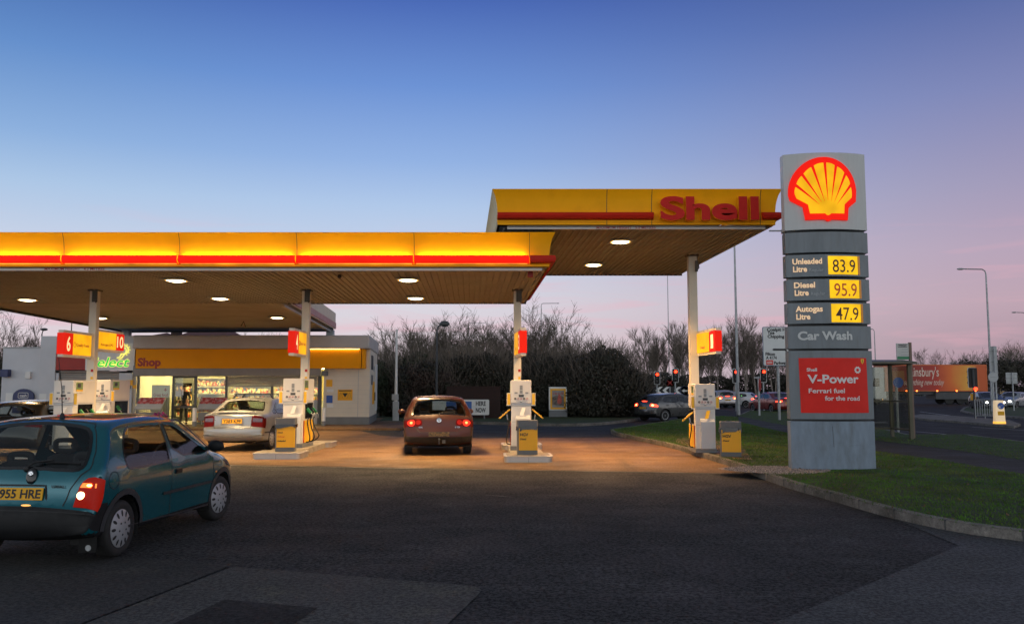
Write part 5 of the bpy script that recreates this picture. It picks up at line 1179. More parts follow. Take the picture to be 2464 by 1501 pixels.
    gp = MB(); gp.box(sx(657) + .05, sx(768) - .06, YS, YS + .04, zb, sz(962)); gp.build('lower_panel', K('lgrey'), root)
    bx = MB(); bx.box(sx(777), sx(789), YS - .25, YS, sz(904), sz(893)); bx.build('alarm_box', K('grey'), root, bevel=.01)
    for nm, a, b_, c, d_, m in (('notice', 785, 800, 913, 930, 'yellow2'), ('notice', 787, 803, 936, 943, 'txt_white'), ('notice', 786, 801, 951, 969, 'blue'), ('notice', 788, 803, 971, 980, 'txt_white')):
        q = MB(); q.box(sx(a), sx(b_), YS - .012, YS - .002, sz(d_), sz(c)); q.build(nm, K(m), root)
    ws = MB(); cx = sx(831); zc_ = sz(950); ws.box(cx - .33, cx + .33, YS - .012, YS - .004, zc_ - .24, zc_ + .24); wo = ws.build('warning_sign', K('yellow2'), root); wi_ = MB(); [wi_.bar((cx + a, YS - .0145, zc_ - .17), (cx + b_, YS - .0145, zc_ + .10), .03, .003) for a, b_ in ((-.30, -.19), (-.08, -.19), (.30, .19), (.08, .19))]; wi_.build('symbol', K('dgrey'), wo)
    ws = MB(); ws.prism([(-.12, .08), (.12, .08), (0, -.10)], (cx, YS - .014, zc_), X, Z, .003); ws.box(cx - .28, cx + .28, YS - .016, YS - .013, zc_ + .17, zc_ + .21)
    ws.build('symbol', K('txt_black'), wo)
    # end wall seen from the side: panels and vents
    ex = xr - .045
    for (y0, y1, z0, z1, m) in ((.9, 2.0, 2.55, 3.2, 'dgrey'), (1.0, 1.9, 1.85, 2.3, 'grey'), (2.7, 3.2, 2.5, 2.75, 'lgrey'), (2.0, 3.1, .95, 2.0, 'yellow2'), (3.6, 3.9, 1.1, 1.5, 'dgrey'), (4.0, 5.4, .6, 2.9, 'txt_white')):
        q = MB(); SH(q, ex, ex + .03, y0, y1, z0, z1); q.build('vent_panel' if m != 'yellow2' else 'wall_sign', K(m), root)
    # interior room
    it = MB(); it.box(xl, xr - .85, YS + 5.0, YS + 5.1, .1, sz(860)); it.build('inner_wall', K('intw'), root)
    it = MB(); it.box(xl, xr - .85, YS + .1, YS + 5, .06, .098); it.build('floor', K('tile'), root)
    it = MB(); it.box(xl, xr - .85, YS + .1, YS + 5, 2.62, 2.66); it.build('ceiling', K('intc'), root)
    for k in range(5):
        for j in (1.3, 3.4):
            x = xl + 1.0 + k * 1.9; q = MB(); q.box(x - .6, x + .6, YS + j - .15, YS + j + .15, 2.58, 2.615); q.build('ceiling_light', K('tl'), root)
    # select block on the left
    x0, x1 = sx(137), sx(326); y = YS - .12
    w = MB(); w.box(x0, x1, y, YS + 6, sz(848), sz(808)); w.box(x0, sx(144), y, YS + 6, .1, sz(892)); w.box(sx(289), x1 - .1, y, YS + .3, .1, sz(892)); w.build('wall', K('shopblue'), root)
    w = MB(); w.box(x0, x1, y, YS + 5.8, sz(897), sz(892)); w.build('lintel', mat('brown_lintel', (.20, .16, .13), .5), root)
    r = MB(); r.box(x0, sx(207), y - .03, y + .1, sz(890), sz(848)); r.build('red_panel', K('dkred'), root)
    s = MB(); s.box(sx(208), sx(326), y - .06, y + .1, sz(891), sz(826)); so = s.build('sign_board', K('white'), root)
    zz = sz(882); a_, b_ = sx(218), sx(315); ng = mat('neon_green', (.02, .5, .08), .4, emit=.7, ecol=(.005, .60, .05)); ny = mat('neon_yellow', (.8, .75, .3), .4, emit=.9, ecol=(1, .92, .16))
    t = MB(); t.text('Select', ((a_ + b_) / 2, y - .064, zz), X, Z, .40, b_ - a_, bold=.040, shear=.25); t.build('letter_outline', ny, so)
    t = MB(); t.text('Select', ((a_ + b_) / 2 , y - .075, zz), X, Z, .40, (b_ - a_) * .985, bold=.012, shear=.25); t.build('lettering', ng, so)
    cx, cz = sx(300), sz(842); t = MB()
    t.tube([(cx + .19 * cos(q), y - .08, cz + .19 * sin(q)) for q in [radians(-130 + 300 * k / 20) for k in range(21)]], .024, 6)
    t.tube([(cx - .10 * cos(q), y - .08, cz - .05 + .13 * sin(q)) for q in [radians(40 + 240 * k / 14) for k in range(15)]], .018, 6)
    t.tube([(cx - .08, y - .08, cz - .10), (cx - .16, y - .08, cz - .30), (cx - .30, y - .08, cz - .36)], .022, 6); t.tube([(cx + .02, y - .08, cz - .2), (cx - .08, y - .08, cz - .36), (cx - .22, y - .08, cz - .42)], .022, 6)
    for k in range(9):
        q = radians(-60 + 30 * k); t.tube([(cx + .23 * cos(q), y - .08, cz + .23 * sin(q)), (cx + .28 * cos(q), y - .08, cz + .28 * sin(q))], .02, 5)
    t.build('neon_swirl', ny, so)
    for a, b2 in ((146, 212), (214, 287)):
        r = MB(); n = 26; zt2, zb2 = sz(897), .1
        for k in range(n): h = (zt2 - zb2) / n; r.prism([(0, 0), (.03, h * .2), (.03, h * .8), (0, h)], (sx(b2), y + .12, zb2 + h * k), Yv * -1, Z, sx(b2) - sx(a))
        r.build('roller_shutter', K('roller'), root)
    for (a, b2, c, d_, m) in ((310, 323, 914, 927, 'yellow2'), (310, 318, 927, 935, 'dgrey'), (323, 331, 926, 934, 'yellow2')):
        q = MB(); q.box(sx(a), sx(b2), y - .03, y - .002, sz(d_), sz(c)); q.build('notice', K(m), root)
    # lower white block with the cash machine
    w = MB(); w.box(sx(98), x0 - .01, y - .05, YS + 5, .1, sz(809)); w.box(sx(8), sx(98), y - .03, YS + 4, .1, sz(838)); w.build('wall', K('shopblue'), root, bevel=.02)
    w = MB(); w.box(sx(7), sx(99), y - .06, YS + 4, sz(838), sz(835)); w.build('coping', K('lgrey'), root)
    q = MB(); q.box(sx(12), sx(31), y - .30, y - .035, sz(907), sz(889)); q.build('box_sign', K('navy'), root, bevel=.02)
    q = MB(); q.box(sx(67), sx(80), y - .16, y - .035, sz(911), sz(894)); q.build('alarm_box', K('white'), root, bevel=.02)
    for a, b2, c, d_ in ((21, 38, 945, 965), (101, 118, 947, 965)):
        q = MB(); q.box(sx(a), sx(b2), y - .056, y - .051, sz(d_), sz(c)); q.build('notice', K('txt_white'), root)
    # flowers, counter and kit inside
    c = MB(); c.box(sx(560), sx(760), YS + 2.6, YS + 3.2, .1, 1.1); c.build('counter', K('lgrey'), root)
    return root
shop()
def shelf_unit(label, x0, x1, y0, y1, h, rows, lit=False):
    t = thing('shelf_unit', label, 'shelf unit', ((x0 + x1) / 2, (y0 + y1) / 2, .1), 0); hw, hd = (x1 - x0) / 2, (y1 - y0) / 2
    m = MB(); m.box(-hw, hw, hd - .03, hd, 0, h)
    for k in range(rows + 1): m.box(-hw, hw, -hd, hd - .03, h * k / rows - (.03 if k else 0), h * k / rows + (.03 if not k else 0))
    m.build('rack', K('white'), t)
    g_ = MB(); r = random.Random(int(x0 * 10))
    for k in range(rows):
        x = -hw + .04
        while x < hw - .1:
            w = r.uniform(.06, .16); hh = h / rows * r.uniform(.5, .82); g_.box(x, min(x + w, hw - .02), -hd + r.uniform(.02, .08), hd - .05, h * k / rows + .031, h * k / rows + .031 + hh - .05); x += w + .015
    o = g_.build('goods', K('goods'), t); o['kind'] = 'stuff'
shelf_unit('tall wall shelves of packets behind the counter on the left', sx(560, 43), sx(655, 43), YS + 4.4, YS + 4.95, 2.2, 5)
shelf_unit('tall wall shelves of packets behind the clerk', sx(665, 43), sx(770, 43), YS + 4.4, YS + 4.95, 2.2, 5)
shelf_unit('tall shelves of packets at the left end of shop', sx(336, 42), sx(398, 42), YS + 3.4, YS + 3.9, 1.9, 4)
shelf_unit('tall shelves of packets between doorway and counter', sx(478, 43), sx(548, 43), YS + 4.4, YS + 4.95, 2.1, 5)
shelf_unit('low shop shelves stocked with goods behind left window', sx(475, 40), sx(540, 40), YS + 1.4, YS + 1.9, 1.35, 3)
def drinks_fridge():
    x0, x1 = sx(402, 41.5), sx(452, 41.5); t = thing('drinks_fridge', 'tall dark framed drinks fridge standing behind the shop entrance', 'fridge', ((x0 + x1) / 2, YS + 4.4, .1)); hw = (x1 - x0) / 2
    m = MB(); m.box(-hw, hw, .3, .4, 0, 2.1); m.box(-hw, -hw + .08, -.3, .3, 0, 2.1); m.box(hw - .08, hw, -.3, .3, 0, 2.1); m.box(-.04, .04, -.32, .3, 0, 1.8); m.box(-hw + .08, hw - .08, -.3, .3, 1.85, 2.1); m.box(-hw + .08, hw - .08, -.3, .3, 0, .15); m.build('cabinet', K('dgrey'), t)
    for k in range(4):
        g_ = MB()
        for j in range(12):
            x = -hw + .12 + j * (hw * 2 - .26) / 11
            if abs(x) < .07: continue
            g_.lathe([(.035, 0), (.035, .2), (.012, .26), (.012, .3)], 8, 0, Matrix.Translation((x, -.1, .16 + k * .42)))
        g_.build('bottle_row', K('goods'), t)
drinks_fridge()
def brick_house(label, pxl, pxr, pyr, Y, hip):
    x0, x1 = atY(pxl, 800, Y).x, atY(pxr, 800, Y).x; zr = atY(1232, pyr, Y).z; ze = zr - (x1 - x0) * .27; cx = (x0 + x1) / 2
    t = thing('brick_house', label, 'house', (cx, Y, 0)); hw = (x1 - x0) / 2
    w = MB(); w.box(-hw + .3, hw - .3, 0, 8, 0, ze); w.build('wall', K('brick'), t)
    r = MB(); h = hw * hip
    r.add([(-hw, -.3, ze), (hw, -.3, ze), (hw, 8.3, ze), (-hw, 8.3, ze), (-hw + h, 4, zr), (hw - h, 4, zr)], [(0, 1, 5, 4), (1, 2, 5), (2, 3, 4, 5), (3, 0, 4), (3, 2, 1, 0)]); ro = r.build('roof', mat('roof_tile' + str(pxl), (.16, .07, .055), .8, var=.2, vscale=4, bump=.5, bscale=14), t)
    c = MB(); c.box(hw * .3, hw * .3 + .6, 3.6, 4.4, zr - .4, zr + .5); c.build('chimney', K('brick'), ro)
def brick_mat():
    m = bpy.data.materials.new('brick'); m.use_nodes = True; nt = m.node_tree; N = nt.nodes; L = nt.links; b = N['Principled BSDF']; b.inputs['Roughness'].default_value = .85
    tc = N.new('ShaderNodeTexCoord'); mp = N.new('ShaderNodeMapping'); mp.inputs['Rotation'].default_value = (pi / 2, 0, 0); L.new(tc.outputs['Object'], mp.inputs[0])
    br = N.new('ShaderNodeTexBrick'); br.inputs['Scale'].default_value = 4.4; br.inputs['Color1'].default_value = (.040, .014, .010, 1); br.inputs['Color2'].default_value = (.027, .011, .009, 1); br.inputs['Mortar'].default_value = (.036, .028, .024, 1); br.inputs['Mortar Size'].default_value = .018
    L.new(mp.outputs[0], br.inputs['Vector']); L.new(br.outputs[0], b.inputs['Base Color']); MT['brick'] = m
brick_mat()
brick_house('brick house with small gabled roof seen between canopy and shop', 300, 400, 792, 64, 1.0)
brick_house('brick house with wide red tiled hipped roof behind the shop', 395, 548, 778, 62, .62)

# ================================================================ TALL PRICE SIGN
def totem():
    c = at(2011.5, 1129, GZ); c.y += .20; Wd = .82; root = thing('price_sign', 'tall grey price sign with glowing scallop emblem and fuel prices', 'price sign', (c.x, c.y, GZ - .02), radians(-1.0))
    Y = c.y - .22; base = GZ - .02
    zf = lambda py: atY(2000, py, Y).z - base
    def pillow(z0, z1, m, name, w=Wd, d=.32, gap=.012, front=.0):
        n = 14; P = []
        for i in range(n + 1): a = -1 + 2 * i / n; P.append((a * w, -.10 - front - d * .55 * (1 - a * a)))
        P = P + [(w + .0, -.02), (w, .10)] + [(-x, -y) for x, y in P[1:-1]] + [(-w, .10), (-w, -.02)]
        mb = MB(); mb.prism(P, (0, 0, z0 + gap), X, Yv, z1 - z0 - 2 * gap); return mb.build(name, m, root, bevel=.012)
    def fy(x, d=.32): return -.10 - d * .55 * (1 - (x / Wd) ** 2)
    mg = mat('totem_grey', (.165, .195, .22), .42, var=.10, vscale=1.5, col2=(.12, .135, .145), c2scale=3, c2lo=.46, c2hi=.8, stretch=(4, 4, .7)); ml = mat('totem_silver', (.50, .52, .52), .38, var=.07, col2=(.40, .41, .40), c2scale=2.5, c2lo=.48, c2hi=.85, stretch=(4, 4, .6)); mb_ = mat('totem_base', (.20, .26, .33), .5, var=.14, vscale=3, col2=(.15, .185, .22), c2scale=2.2, c2lo=.45, c2hi=.7, stretch=(2.5, 2.5, .8))
    L = [(1130, 1012, mb_, 'base_panel'), (1010, 842, mg, 'poster_panel'), (840, 783, mg, 'wash_panel'), (780, 727, mg, 'price_panel'), (724, 670, mg, 'price_panel'), (667, 611, mg, 'price_panel'), (609, 557, mg, 'blank_panel'), (554, 367.5, ml, 'emblem_panel')]
    core = MB(); core.box(-Wd + .05, Wd - .05, -.06, .06, 0, zf(375)); core.build('core', K('dgrey'), root)
    pan = {}
    for i, (a, b, m, n) in enumerate(L): pan[(n, i)] = pillow(max(zf(a), 0), zf(b), m, n)
    xf = lambda px: atY(px, 900, Y).x - c.x
    def cx_at(py): return (1994.5 + (py - 372) * (2006.5 - 1994.5) / 756)
    def onface(O, prox):                                    # map (x, z) offsets onto the curved face
        return lambda a, b, e: (O[0] + a, fy(O[0] + a) - prox - e, O[1] + b)
    def panel_plate(poly, prox, m, name, parent, z=0):
        Q = densify(poly, .05); xs = [p[0] for p in Q]; zs = [p[1] for p in Q]; mb = MB()
        g = [(a, b) for a in np.arange(min(xs) + .03, max(xs), .07) for b in np.arange(min(zs) + .03, max(zs), .15) if inpoly(a, b, Q)]
        W_, T_ = cdt(Q, [(float(a), float(b)) for a, b in g], []); Fs = []
        for f in T_:
            ca = sum(W_[i][0] for i in f) / 3; cb = sum(W_[i][1] for i in f) / 3
            if not inpoly(ca, cb, Q): continue
            (x0, z0_), (x1, z1_), (x2, z2_) = (W_[i] for i in f)
            Fs.append(f if (x1 - x0) * (z2_ - z0_) - (z1_ - z0_) * (x2 - x0) > 0 else (f[0], f[2], f[1]))
        mb.add([(a, fy(a) - prox, b) for a, b in W_], Fs); V = [(a, fy(a) - prox, b) for a, b in Q]; Fs = []
        n = len(Q); V += [(a, fy(a) - max(prox - .03, -.01), b) for a, b in Q]; ar = sum(Q[i][0] * Q[(i + 1) % n][1] - Q[(i + 1) % n][0] * Q[i][1] for i in range(n))
        for i in range(n): j = (i + 1) % n; Fs.append((i, i + n, j + n, j) if ar > 0 else (j, j + n, i + n, i))
        mb.add(V, Fs); return mb.build(name, m, parent)
    # emblem
    em = pan[('emblem_panel', 7)]; kx = 515; kz = 105
    def E(x, y): px = (2900 + x / 2.144) / 1.5714; py = (550 + y / 2.144) / 1.5714; return (xf(px), zf(py))
    outer = [E(498 + 273 * cos(radians(a)) + (4 if a < 90 else 0), 381 - 276 * sin(radians(a))) for a in range(0, 181, 6)]
    outer += [E(*p) for p in [(225, 400), (236, 445), (331, 503), (347, 608), (497, 606), (512, 618), (527, 623), (544, 618), (556, 608), (690, 613), (701, 512), (768, 460), (772, 410)]]
    e_red = mat('emblem_red_lit', (.4, .01, .005), .5, spec=.1, var=0, emit=.75, ecol=(1, .010, .003)); e_yel = mat('emblem_yellow_lit', (.5, .24, .0), .5, spec=.1, var=.06, vscale=2, emit=.80, ecol=(1, .50, .012), evar=.28, evs=1.6)
    panel_plate(outer, .05, e_red, 'emblem_border', em)
    def arc3(a, m, b): 
        out = []
        for k in range(7):
            t = k / 7; out.append(((1 - t) ** 2 * a[0] + 2 * t * (1 - t) * m[0] + t * t * b[0], (1 - t) ** 2 * a[1] + 2 * t * (1 - t) * m[1] + t * t * b[1]))
        return out
    wed = [((273, 400), (265, 362), (284, 330)), ((284, 322), (300, 268), (334, 246)), ((336, 243), (370, 195), (412, 182)), ((413, 180), (455, 150), (506, 155)), ((509, 155), (560, 150), (596, 180)), ((598, 181), (648, 195), (673, 240)), ((675, 243), (712, 278), (718, 328)), ((719, 333), (732, 365), (729, 425))]
    inner = [(383, 558), (370, 485), (285, 432)]
    for w in wed: inner += arc3(*w)
    inner += [(727, 430), (662, 488), (657, 560), (548, 560), (538, 571), (525, 575), (512, 571), (502, 560)]
    panel_plate([E(*p) for p in inner], .075, e_yel, 'emblem_face', em)
    for (tx, ty, bx, by) in ((278, 325, 455, 489), (328, 240, 473, 471), (408, 176, 498, 463), (508, 150, 525, 459), (600, 175, 552, 463), (679, 237, 577, 470), (724, 328, 597, 489)):
        d = Vector((tx - bx, ty - by)); d2 = Vector((-d.y, d.x)).normalized() * 11; panel_plate([E(bx, by), E(tx + d2.x, ty + d2.y), E(tx - d2.x, ty - d2.y)], .082, e_red, 'emblem_rib', em)
    # prices
    lit = mat('price_window_lit', (.5, .3, .01), .5, spec=.1, var=.04, emit=.92, ecol=(1, .56, .010), evar=.22, evs=2.6); wl = mat('sign_lettering_lit', (.9, .72, .5), .5, var=0, emit=.42, ecol=(1, .55, .26))
    dg = mat('price_digit', (.07, .022, .01), .5, var=0); dg2 = mat('price_digit_red', (.42, .05, .01), .5, var=.1, emit=.12, ecol=(1, .2, .02))
    def txt(parent, s, x0, x1, yb, h, m, bold=.02, px=.012, al='C'):
        cx_ = (xf(x0) + xf(x1)) / 2; t = MB(); t.text(s, (0, 0, 0), X, Z, h, xf(x1) - xf(x0), bold=bold, fn=onface((cx_, zf(yb)), px)); return t.build('lettering', m, parent)
    for i, (l1, l2, l3, pr, x0, x1, y0, y1, m) in {5: ('Unleaded', 'Litre', 'Regular', '83.9', 1999.5, 2074, 617, 661, dg), 4: ('Diesel', 'Litre', 'Regular', '95.9', 2001.5, 2076, 674, 718, dg2), 3: ('Autogas', 'Litre', None, '47.9', 2003.5, 2078, 731.5, 775.5, dg)}.items():
        p = pan[('price_panel', i)]; dx = (5 - i) * 2.0
        panel_plate([(xf(x0), zf(y1)), (xf(x1), zf(y1)), (xf(x1), zf(y0)), (xf(x0), zf(y0))], .012, lit, 'price_window', p)
        sd = MB(); a = xf(x1); sd.add([(a + .004, fy(a) - .014, zf(y1)), (a + .045, fy(a) - .006, zf(y1) - .005), (a + .045, fy(a) - .006, zf(y0) + .005), (a + .004, fy(a) - .014, zf(y0))], [(0, 1, 2, 3)]); sd.build('window_edge', mat('price_window_edge', (.55, .22, .02), .4, emit=.12, ecol=(1, .35, .02)), p)
        cxp = x0 + 39; t = MB(); hh = zf(y0 + 8.5) - zf(y1 - 5.5); cc = xf(cxp)
        t.text(pr, (0, 0, 0), X, Z, hh * .98, xf(x1 - 5) - xf(x0 + 12), bold=.004, fn=onface((cc, zf(y1 - 5.5)), .016)); t.build('digits', m, p)
        txt(p, l1, 1918 + dx, {5: 1985, 4: 1966, 3: 1981}[i] + dx * .5, y0 + 18, .105, wl, .03); txt(p, l2, 1919 + dx, 1950 + dx, y0 + 36.5, .105, wl, .03)
        if l3: txt(p, l3, 1955 + dx, 1988 + dx, y0 + 36.5, .06, K('txt_grey'), .02)
    txt(pan[('wash_panel', 2)], 'Car Wash', 1925, 2053, 817, .155, mat('wash_lettering', (.58, .60, .60), .5, var=0), .035)
    # poster
    pp = pan[('poster_panel', 1)]
    po = panel_plate([(xf(1927.5), zf(993)), (xf(2090), zf(993)), (xf(2088), zf(861)), (xf(1925.5), zf(861))], .012, mat('poster_red', (.56, .016, .011), .40, spec=.2, var=.12, vscale=3, emit=.06, ecol=(1, .03, .015)), 'poster', pp)
    wt = mat('poster_white', (.72, .68, .68), .5, var=0)
    txt(po, 'Shell', 1942, 1965, 893, .06, wt, .03, .018); txt(po, 'V-Power', 1943, 2065, 921, .155, wt, .028, .018); txt(po, 'Ferrari fuel', 1945, 2029, 945, .085, wt, .022, .018); txt(po, 'for the road', 1981, 2066, 963, .085, wt, .022, .018)
    def star(px, py, r0, r1, m, name, prox):
        o = (xf(px), zf(py)); P = [(o[0] + (r0 if k % 2 else r1) * cos(2 * pi * k / 20), o[1] + (r0 if k % 2 else r1) * sin(2 * pi * k / 20)) for k in range(20)]
        return panel_plate(P, prox, m, name, po)
    star(2063.5, 890, .060, .072, wt, 'badge_ring', .016); star(2063.5, 890, .026, .032, bpy.data.materials['poster_red'], 'badge_centre', .019)
    sh = [(-.032, .045), (.032, .045), (.032, .0), (.018, -.035), (0, -.055), (-.018, -.035), (-.032, 0)]; o = (xf(2077), zf(869))
    panel_plate([(o[0] + a, o[1] + b) for a, b in sh[::-1]], .016, K('yellow'), 'shield', po)
    panel_plate([(o[0] + a * .4, o[1] + b * .7 + .004) for a, b in [(-.02, .03), (.012, .036), (.024, .0), (.004, -.01), (.012, -.05), (-.012, -.05), (-.004, -.01)][::-1]], .019, K('txt_black'), 'shield_mark', po)
    # scuffs on the base
    sc2 = MB()
    for (px0, py0, px1, py1, w) in ((1997, 1025, 1999, 1075, .010), (2036, 1072, 2066, 1070, .006)):
        a = Vector((xf(px0), fy(xf(px0)) - .004, zf(py0))); b = Vector((xf(px1), fy(xf(px1)) - .004, zf(py1))); sc2.bar(a, b, w, .002)
    sc2.build('scuff', mat('scuff_grey', (.11, .13, .15), .7), pan[('base_panel', 0)])
totem()
# ================================================================ PUMPS, ISLANDS, BINS
MT['pumpw'] = mat('pump_white', (.72, .71, .68), .38, var=.05)
MT['pumpg'] = mat('pump_cover_grey', (.58, .60, .62), .4, var=.06)
MT['screen'] = mat('pump_screen', (.16, .20, .09), .15, var=.15, vscale=6, emit=.12, ecol=(.6, .75, .25))
MT['label'] = mat('pump_label_grey', (.26, .28, .30), .5, var=.12, vscale=30)
MT['label2'] = mat('pump_label_pale', (.50, .52, .54), .5, var=.12, vscale=30)
MT['stainless'] = mat('stainless_rim', (.50, .48, .45), .42, metal=.7, var=.08, vscale=2)
MT['islandtop'] = ground_mat('island_top', (.30, .27, .22), (.18, .16, .13), (.36, .33, .28), .15, .6, .4, 1.2)
def pump(label, loc, rz, screens=(-1, 1), left_nozzles=1, right_nozzles=1, sleeve=True, flap='paper', group='fuel pumps on the forecourt', scale=1.0):
    """end of the pump faces the camera (-y); the two working faces look left and right"""
    t = thing('fuel_pump', label, 'fuel pump', loc, rz, group); t.scale = (scale,) * 3
    hw = .25; D = 1.15
    b = MB(); b.box(-hw - .02, hw + .02, 0, D, 0, .10); b.build('plinth', K('grey'), t)
    c = MB(); c.box(-hw, hw, .06, D, .10, 1.10); c.build('cabinet', K('pumpw'), t, bevel=.012)
    h = MB(); h.box(-hw - .004, hw + .004, .04, D + .02, 1.155, 1.74); ho = h.build('head', K('pumpw'), t, bevel=.018)
    m = MB(); m.box(-hw + .004, hw - .004, .055, D, 1.10, 1.155); m.build('neck', K('pumpg'), t)
    g = MB(); g.box(-hw, hw, .035, .04, 1.104, 1.108); g.box(-.03, .03, .036, .04, 1.185, 1.20); g.box(-hw, hw, .055, .06, .70, .704); g.build('seam_line', K('dgrey'), t)
    # lower front cover
    f = MB(); f.prism([(0, .10), (-.10, .10), (-.10, .78), (-.06, .84), (0, .86)], (-.13, .06, 0), Yv, Z, .36); f.build('front_cover', K('pumpg'), t, bevel=.012)
    # end labels
    q = MB(); q.box(-.035, .035, .034, .04, 1.50, 1.61); q.box(-.035, .035, .034, .04, 1.405, 1.49); q.box(-.165, -.09, .034, .04, 1.405, 1.44); q.box(.105, .18, .034, .04, 1.405, 1.44); q.build('label_panel', K('label'), t)
    q = MB(); q.box(-.06, .065, .034, .04, 1.32, 1.38); q.build('label_panel', K('dgrey'), t)
    q = MB(); q.box(-.125, -.01, .034, .04, 1.165 + .04, 1.24); q.box(.03, .15, .034, .04, 1.165 + .04, 1.24); q.build('label_panel', K('label2'), t)
    for k, kind in enumerate('brrbr'):
        x = -.15 + .075 * k; z = 1.275; d = MB(); Mx = Matrix.Translation((x, .034, z)) @ Matrix.Rotation(pi / 2, 4, 'X')
        d.lathe([(.028, 0), (.028, .002), (1e-6, .002)], 16, 0 if kind == 'b' else 1, Mx)
        if kind == 'r': d.lathe([(.022, .0022), (.022, .003), (1e-6, .003)], 16, 2, Mx); d.box(-.024, .024, -.003, .003, .003, .0036, 1, Mx @ Matrix.Rotation(.8, 4, 'Z')); d.box(-.009, .009, -.010, .010, .003, .0034, 0, Mx)
        else: d.box(-.010, .010, -.004, .006, .002, .003, 2, Mx)
        d.build('warning_symbol', [K('txt_black'), K('txt_red'), K('txt_white')], t)
    for sg in (-1, 1):
        x = sg * (hw + .004)
        # display
        if sg in screens:
            s = MB(); s.box(min(x, x + sg * .02), max(x, x + sg * .02), .10, .50, 1.42, 1.72); so = s.build('display_frame', K('cream'), t)
            s = MB(); s.box(min(x, x + sg * .026), max(x, x + sg * .026), .13, .47, 1.46, 1.69); s.build('screen', K('screen'), so)
            s = MB(); s.box(min(x, x + sg * .03), max(x, x + sg * .03), .20, .36, 1.56, 1.66); s.build('screen_mask', K('dgrey'), so)
            s = MB(); s.box(min(x, x + sg * .03), max(x, x + sg * .03), .14, .46, 1.46, 1.50); s.build('price_strip', K('yellow'), so)
        # yellow side leaf standing out from the head
        w = MB(); x2 = x + sg * .105; w.box(min(x, x2), max(x, x2), .05, .075, 1.10, 1.42); wo = w.build('side_leaf', K('pumpw'), t, bevel=.006)
        w = MB(); w.box(min(x + sg * .02, x2 - sg * .012), max(x + sg * .02, x2 - sg * .012), .044, .05, 1.125, 1.405); w.build('leaf_panel', K('yellow'), wo)
        # nozzle bay
        w = MB(); w.box(min(x, x + sg * .01), max(x, x + sg * .01), .30, 1.05, .72, 1.12); w.build('nozzle_bay', K('gloss_black'), t)
        y = MB(); y.box(min(x, x + sg * .012), max(x, x + sg * .012), .16, 1.08, .12, .68); y.build('side_cover', K('yellow'), t)
        y = MB(); y.box(min(x, x + sg * .016), max(x, x + sg * .016), .16, .20, .12, .68); y.build('cover_stripe', K('red'), t)
        n = left_nozzles if sg < 0 else right_nozzles
        for k in range(n):
            yy = .34 + .28 * k; no = MB(); P0 = Vector((sg * (hw + .05), yy, .98)); P1 = P0 + Vector((sg * .10, -.02, -.12))
            if sleeve and k == 0:
                no.bar(P0 + Vector((-sg * .02, 0, .03)), P0 + Vector((sg * .25, -.04, -.20)), .062, .03, 0)
                no.bar(P0 + Vector((sg * .06, 0, -.10)), P0 + Vector((sg * .04, 0, -.24)), .03, .03, 1)
            else:
                no.bar(P0, P1, .05, .06, 2); no.tube([P1, P1 + Vector((sg * .05, 0, -.05)), P1 + Vector((sg * .04, 0, -.14))], .016, 6, 1); no.bar(P0 + Vector((sg * .02, 0, -.02)), P0 + Vector((sg * .13, 0, -.10)), .035, .02, 2)
            nz = no.build('nozzle', [K('yellow'), K('galv'), K(('green', 'black')[k % 2])], t)
            a = P0 + Vector((sg * .05, 0, -.22)); hs = MB()
            pts = [a, a + Vector((-sg * .04, 0, -.10)), a + Vector((-sg * .02 + sg * .02 * k, .01, -.30)), a + Vector((sg * (.02 + .05 * k), .02, -.50)), a + Vector((-sg * .0, .04, -.62)), Vector((sg * (hw + .01), yy + .06, .12))]
            C = smooth3(pts, 5); hs.tube(C, .016, 6); hs.build('hose', K('black'), t, smooth=60)
    if flap == 'paper':
        p = MB(); p.prism([(-.07, 0), (.02, 0), (.08, .20), (-.01, .20)], (.03, -.02, .86), X, (Z + Yv * .3).normalized(), .006); p.build('notice', [K('txt_white'), K('yellow')][0] if True else None, t)
    else:
        p = MB(); p.prism([(-.06, 0), (.03, 0), (.09, .21), (0, .21)], (.03, -.03, .86), X, (Z + Yv * .3).normalized(), .006); p.build('notice', K('yellow'), t)
    return t
def smooth3(P, n=5):
    P = [Vector(p) for p in P]; out = []
    for i in range(len(P) - 1):
        p0, p1, p2, p3 = P[max(i - 1, 0)], P[i], P[i + 1], P[min(i + 2, len(P) - 1)]
        for k in range(n):
            t = k / n; out.append(.5 * ((2 * p1) + (-p0 + p2) * t + (2 * p0 - 5 * p1 + 4 * p2 - p3) * t * t + (-p0 + 3 * p1 - 3 * p2 + p3) * t ** 3))
    out.append(P[-1]); return out
def rrect(x0, x1, y0, y1, r, n=5):
    out = []
    for cx, cy, a0 in ((x1 - r, y0 + r, -90), (x1 - r, y1 - r, 0), (x0 + r, y1 - r, 90), (x0 + r, y0 + r, 180)):
        out += [(cx + r * cos(radians(a0 + 90 * k / n)), cy + r * sin(radians(a0 + 90 * k / n))) for k in range(n + 1)]
    return out
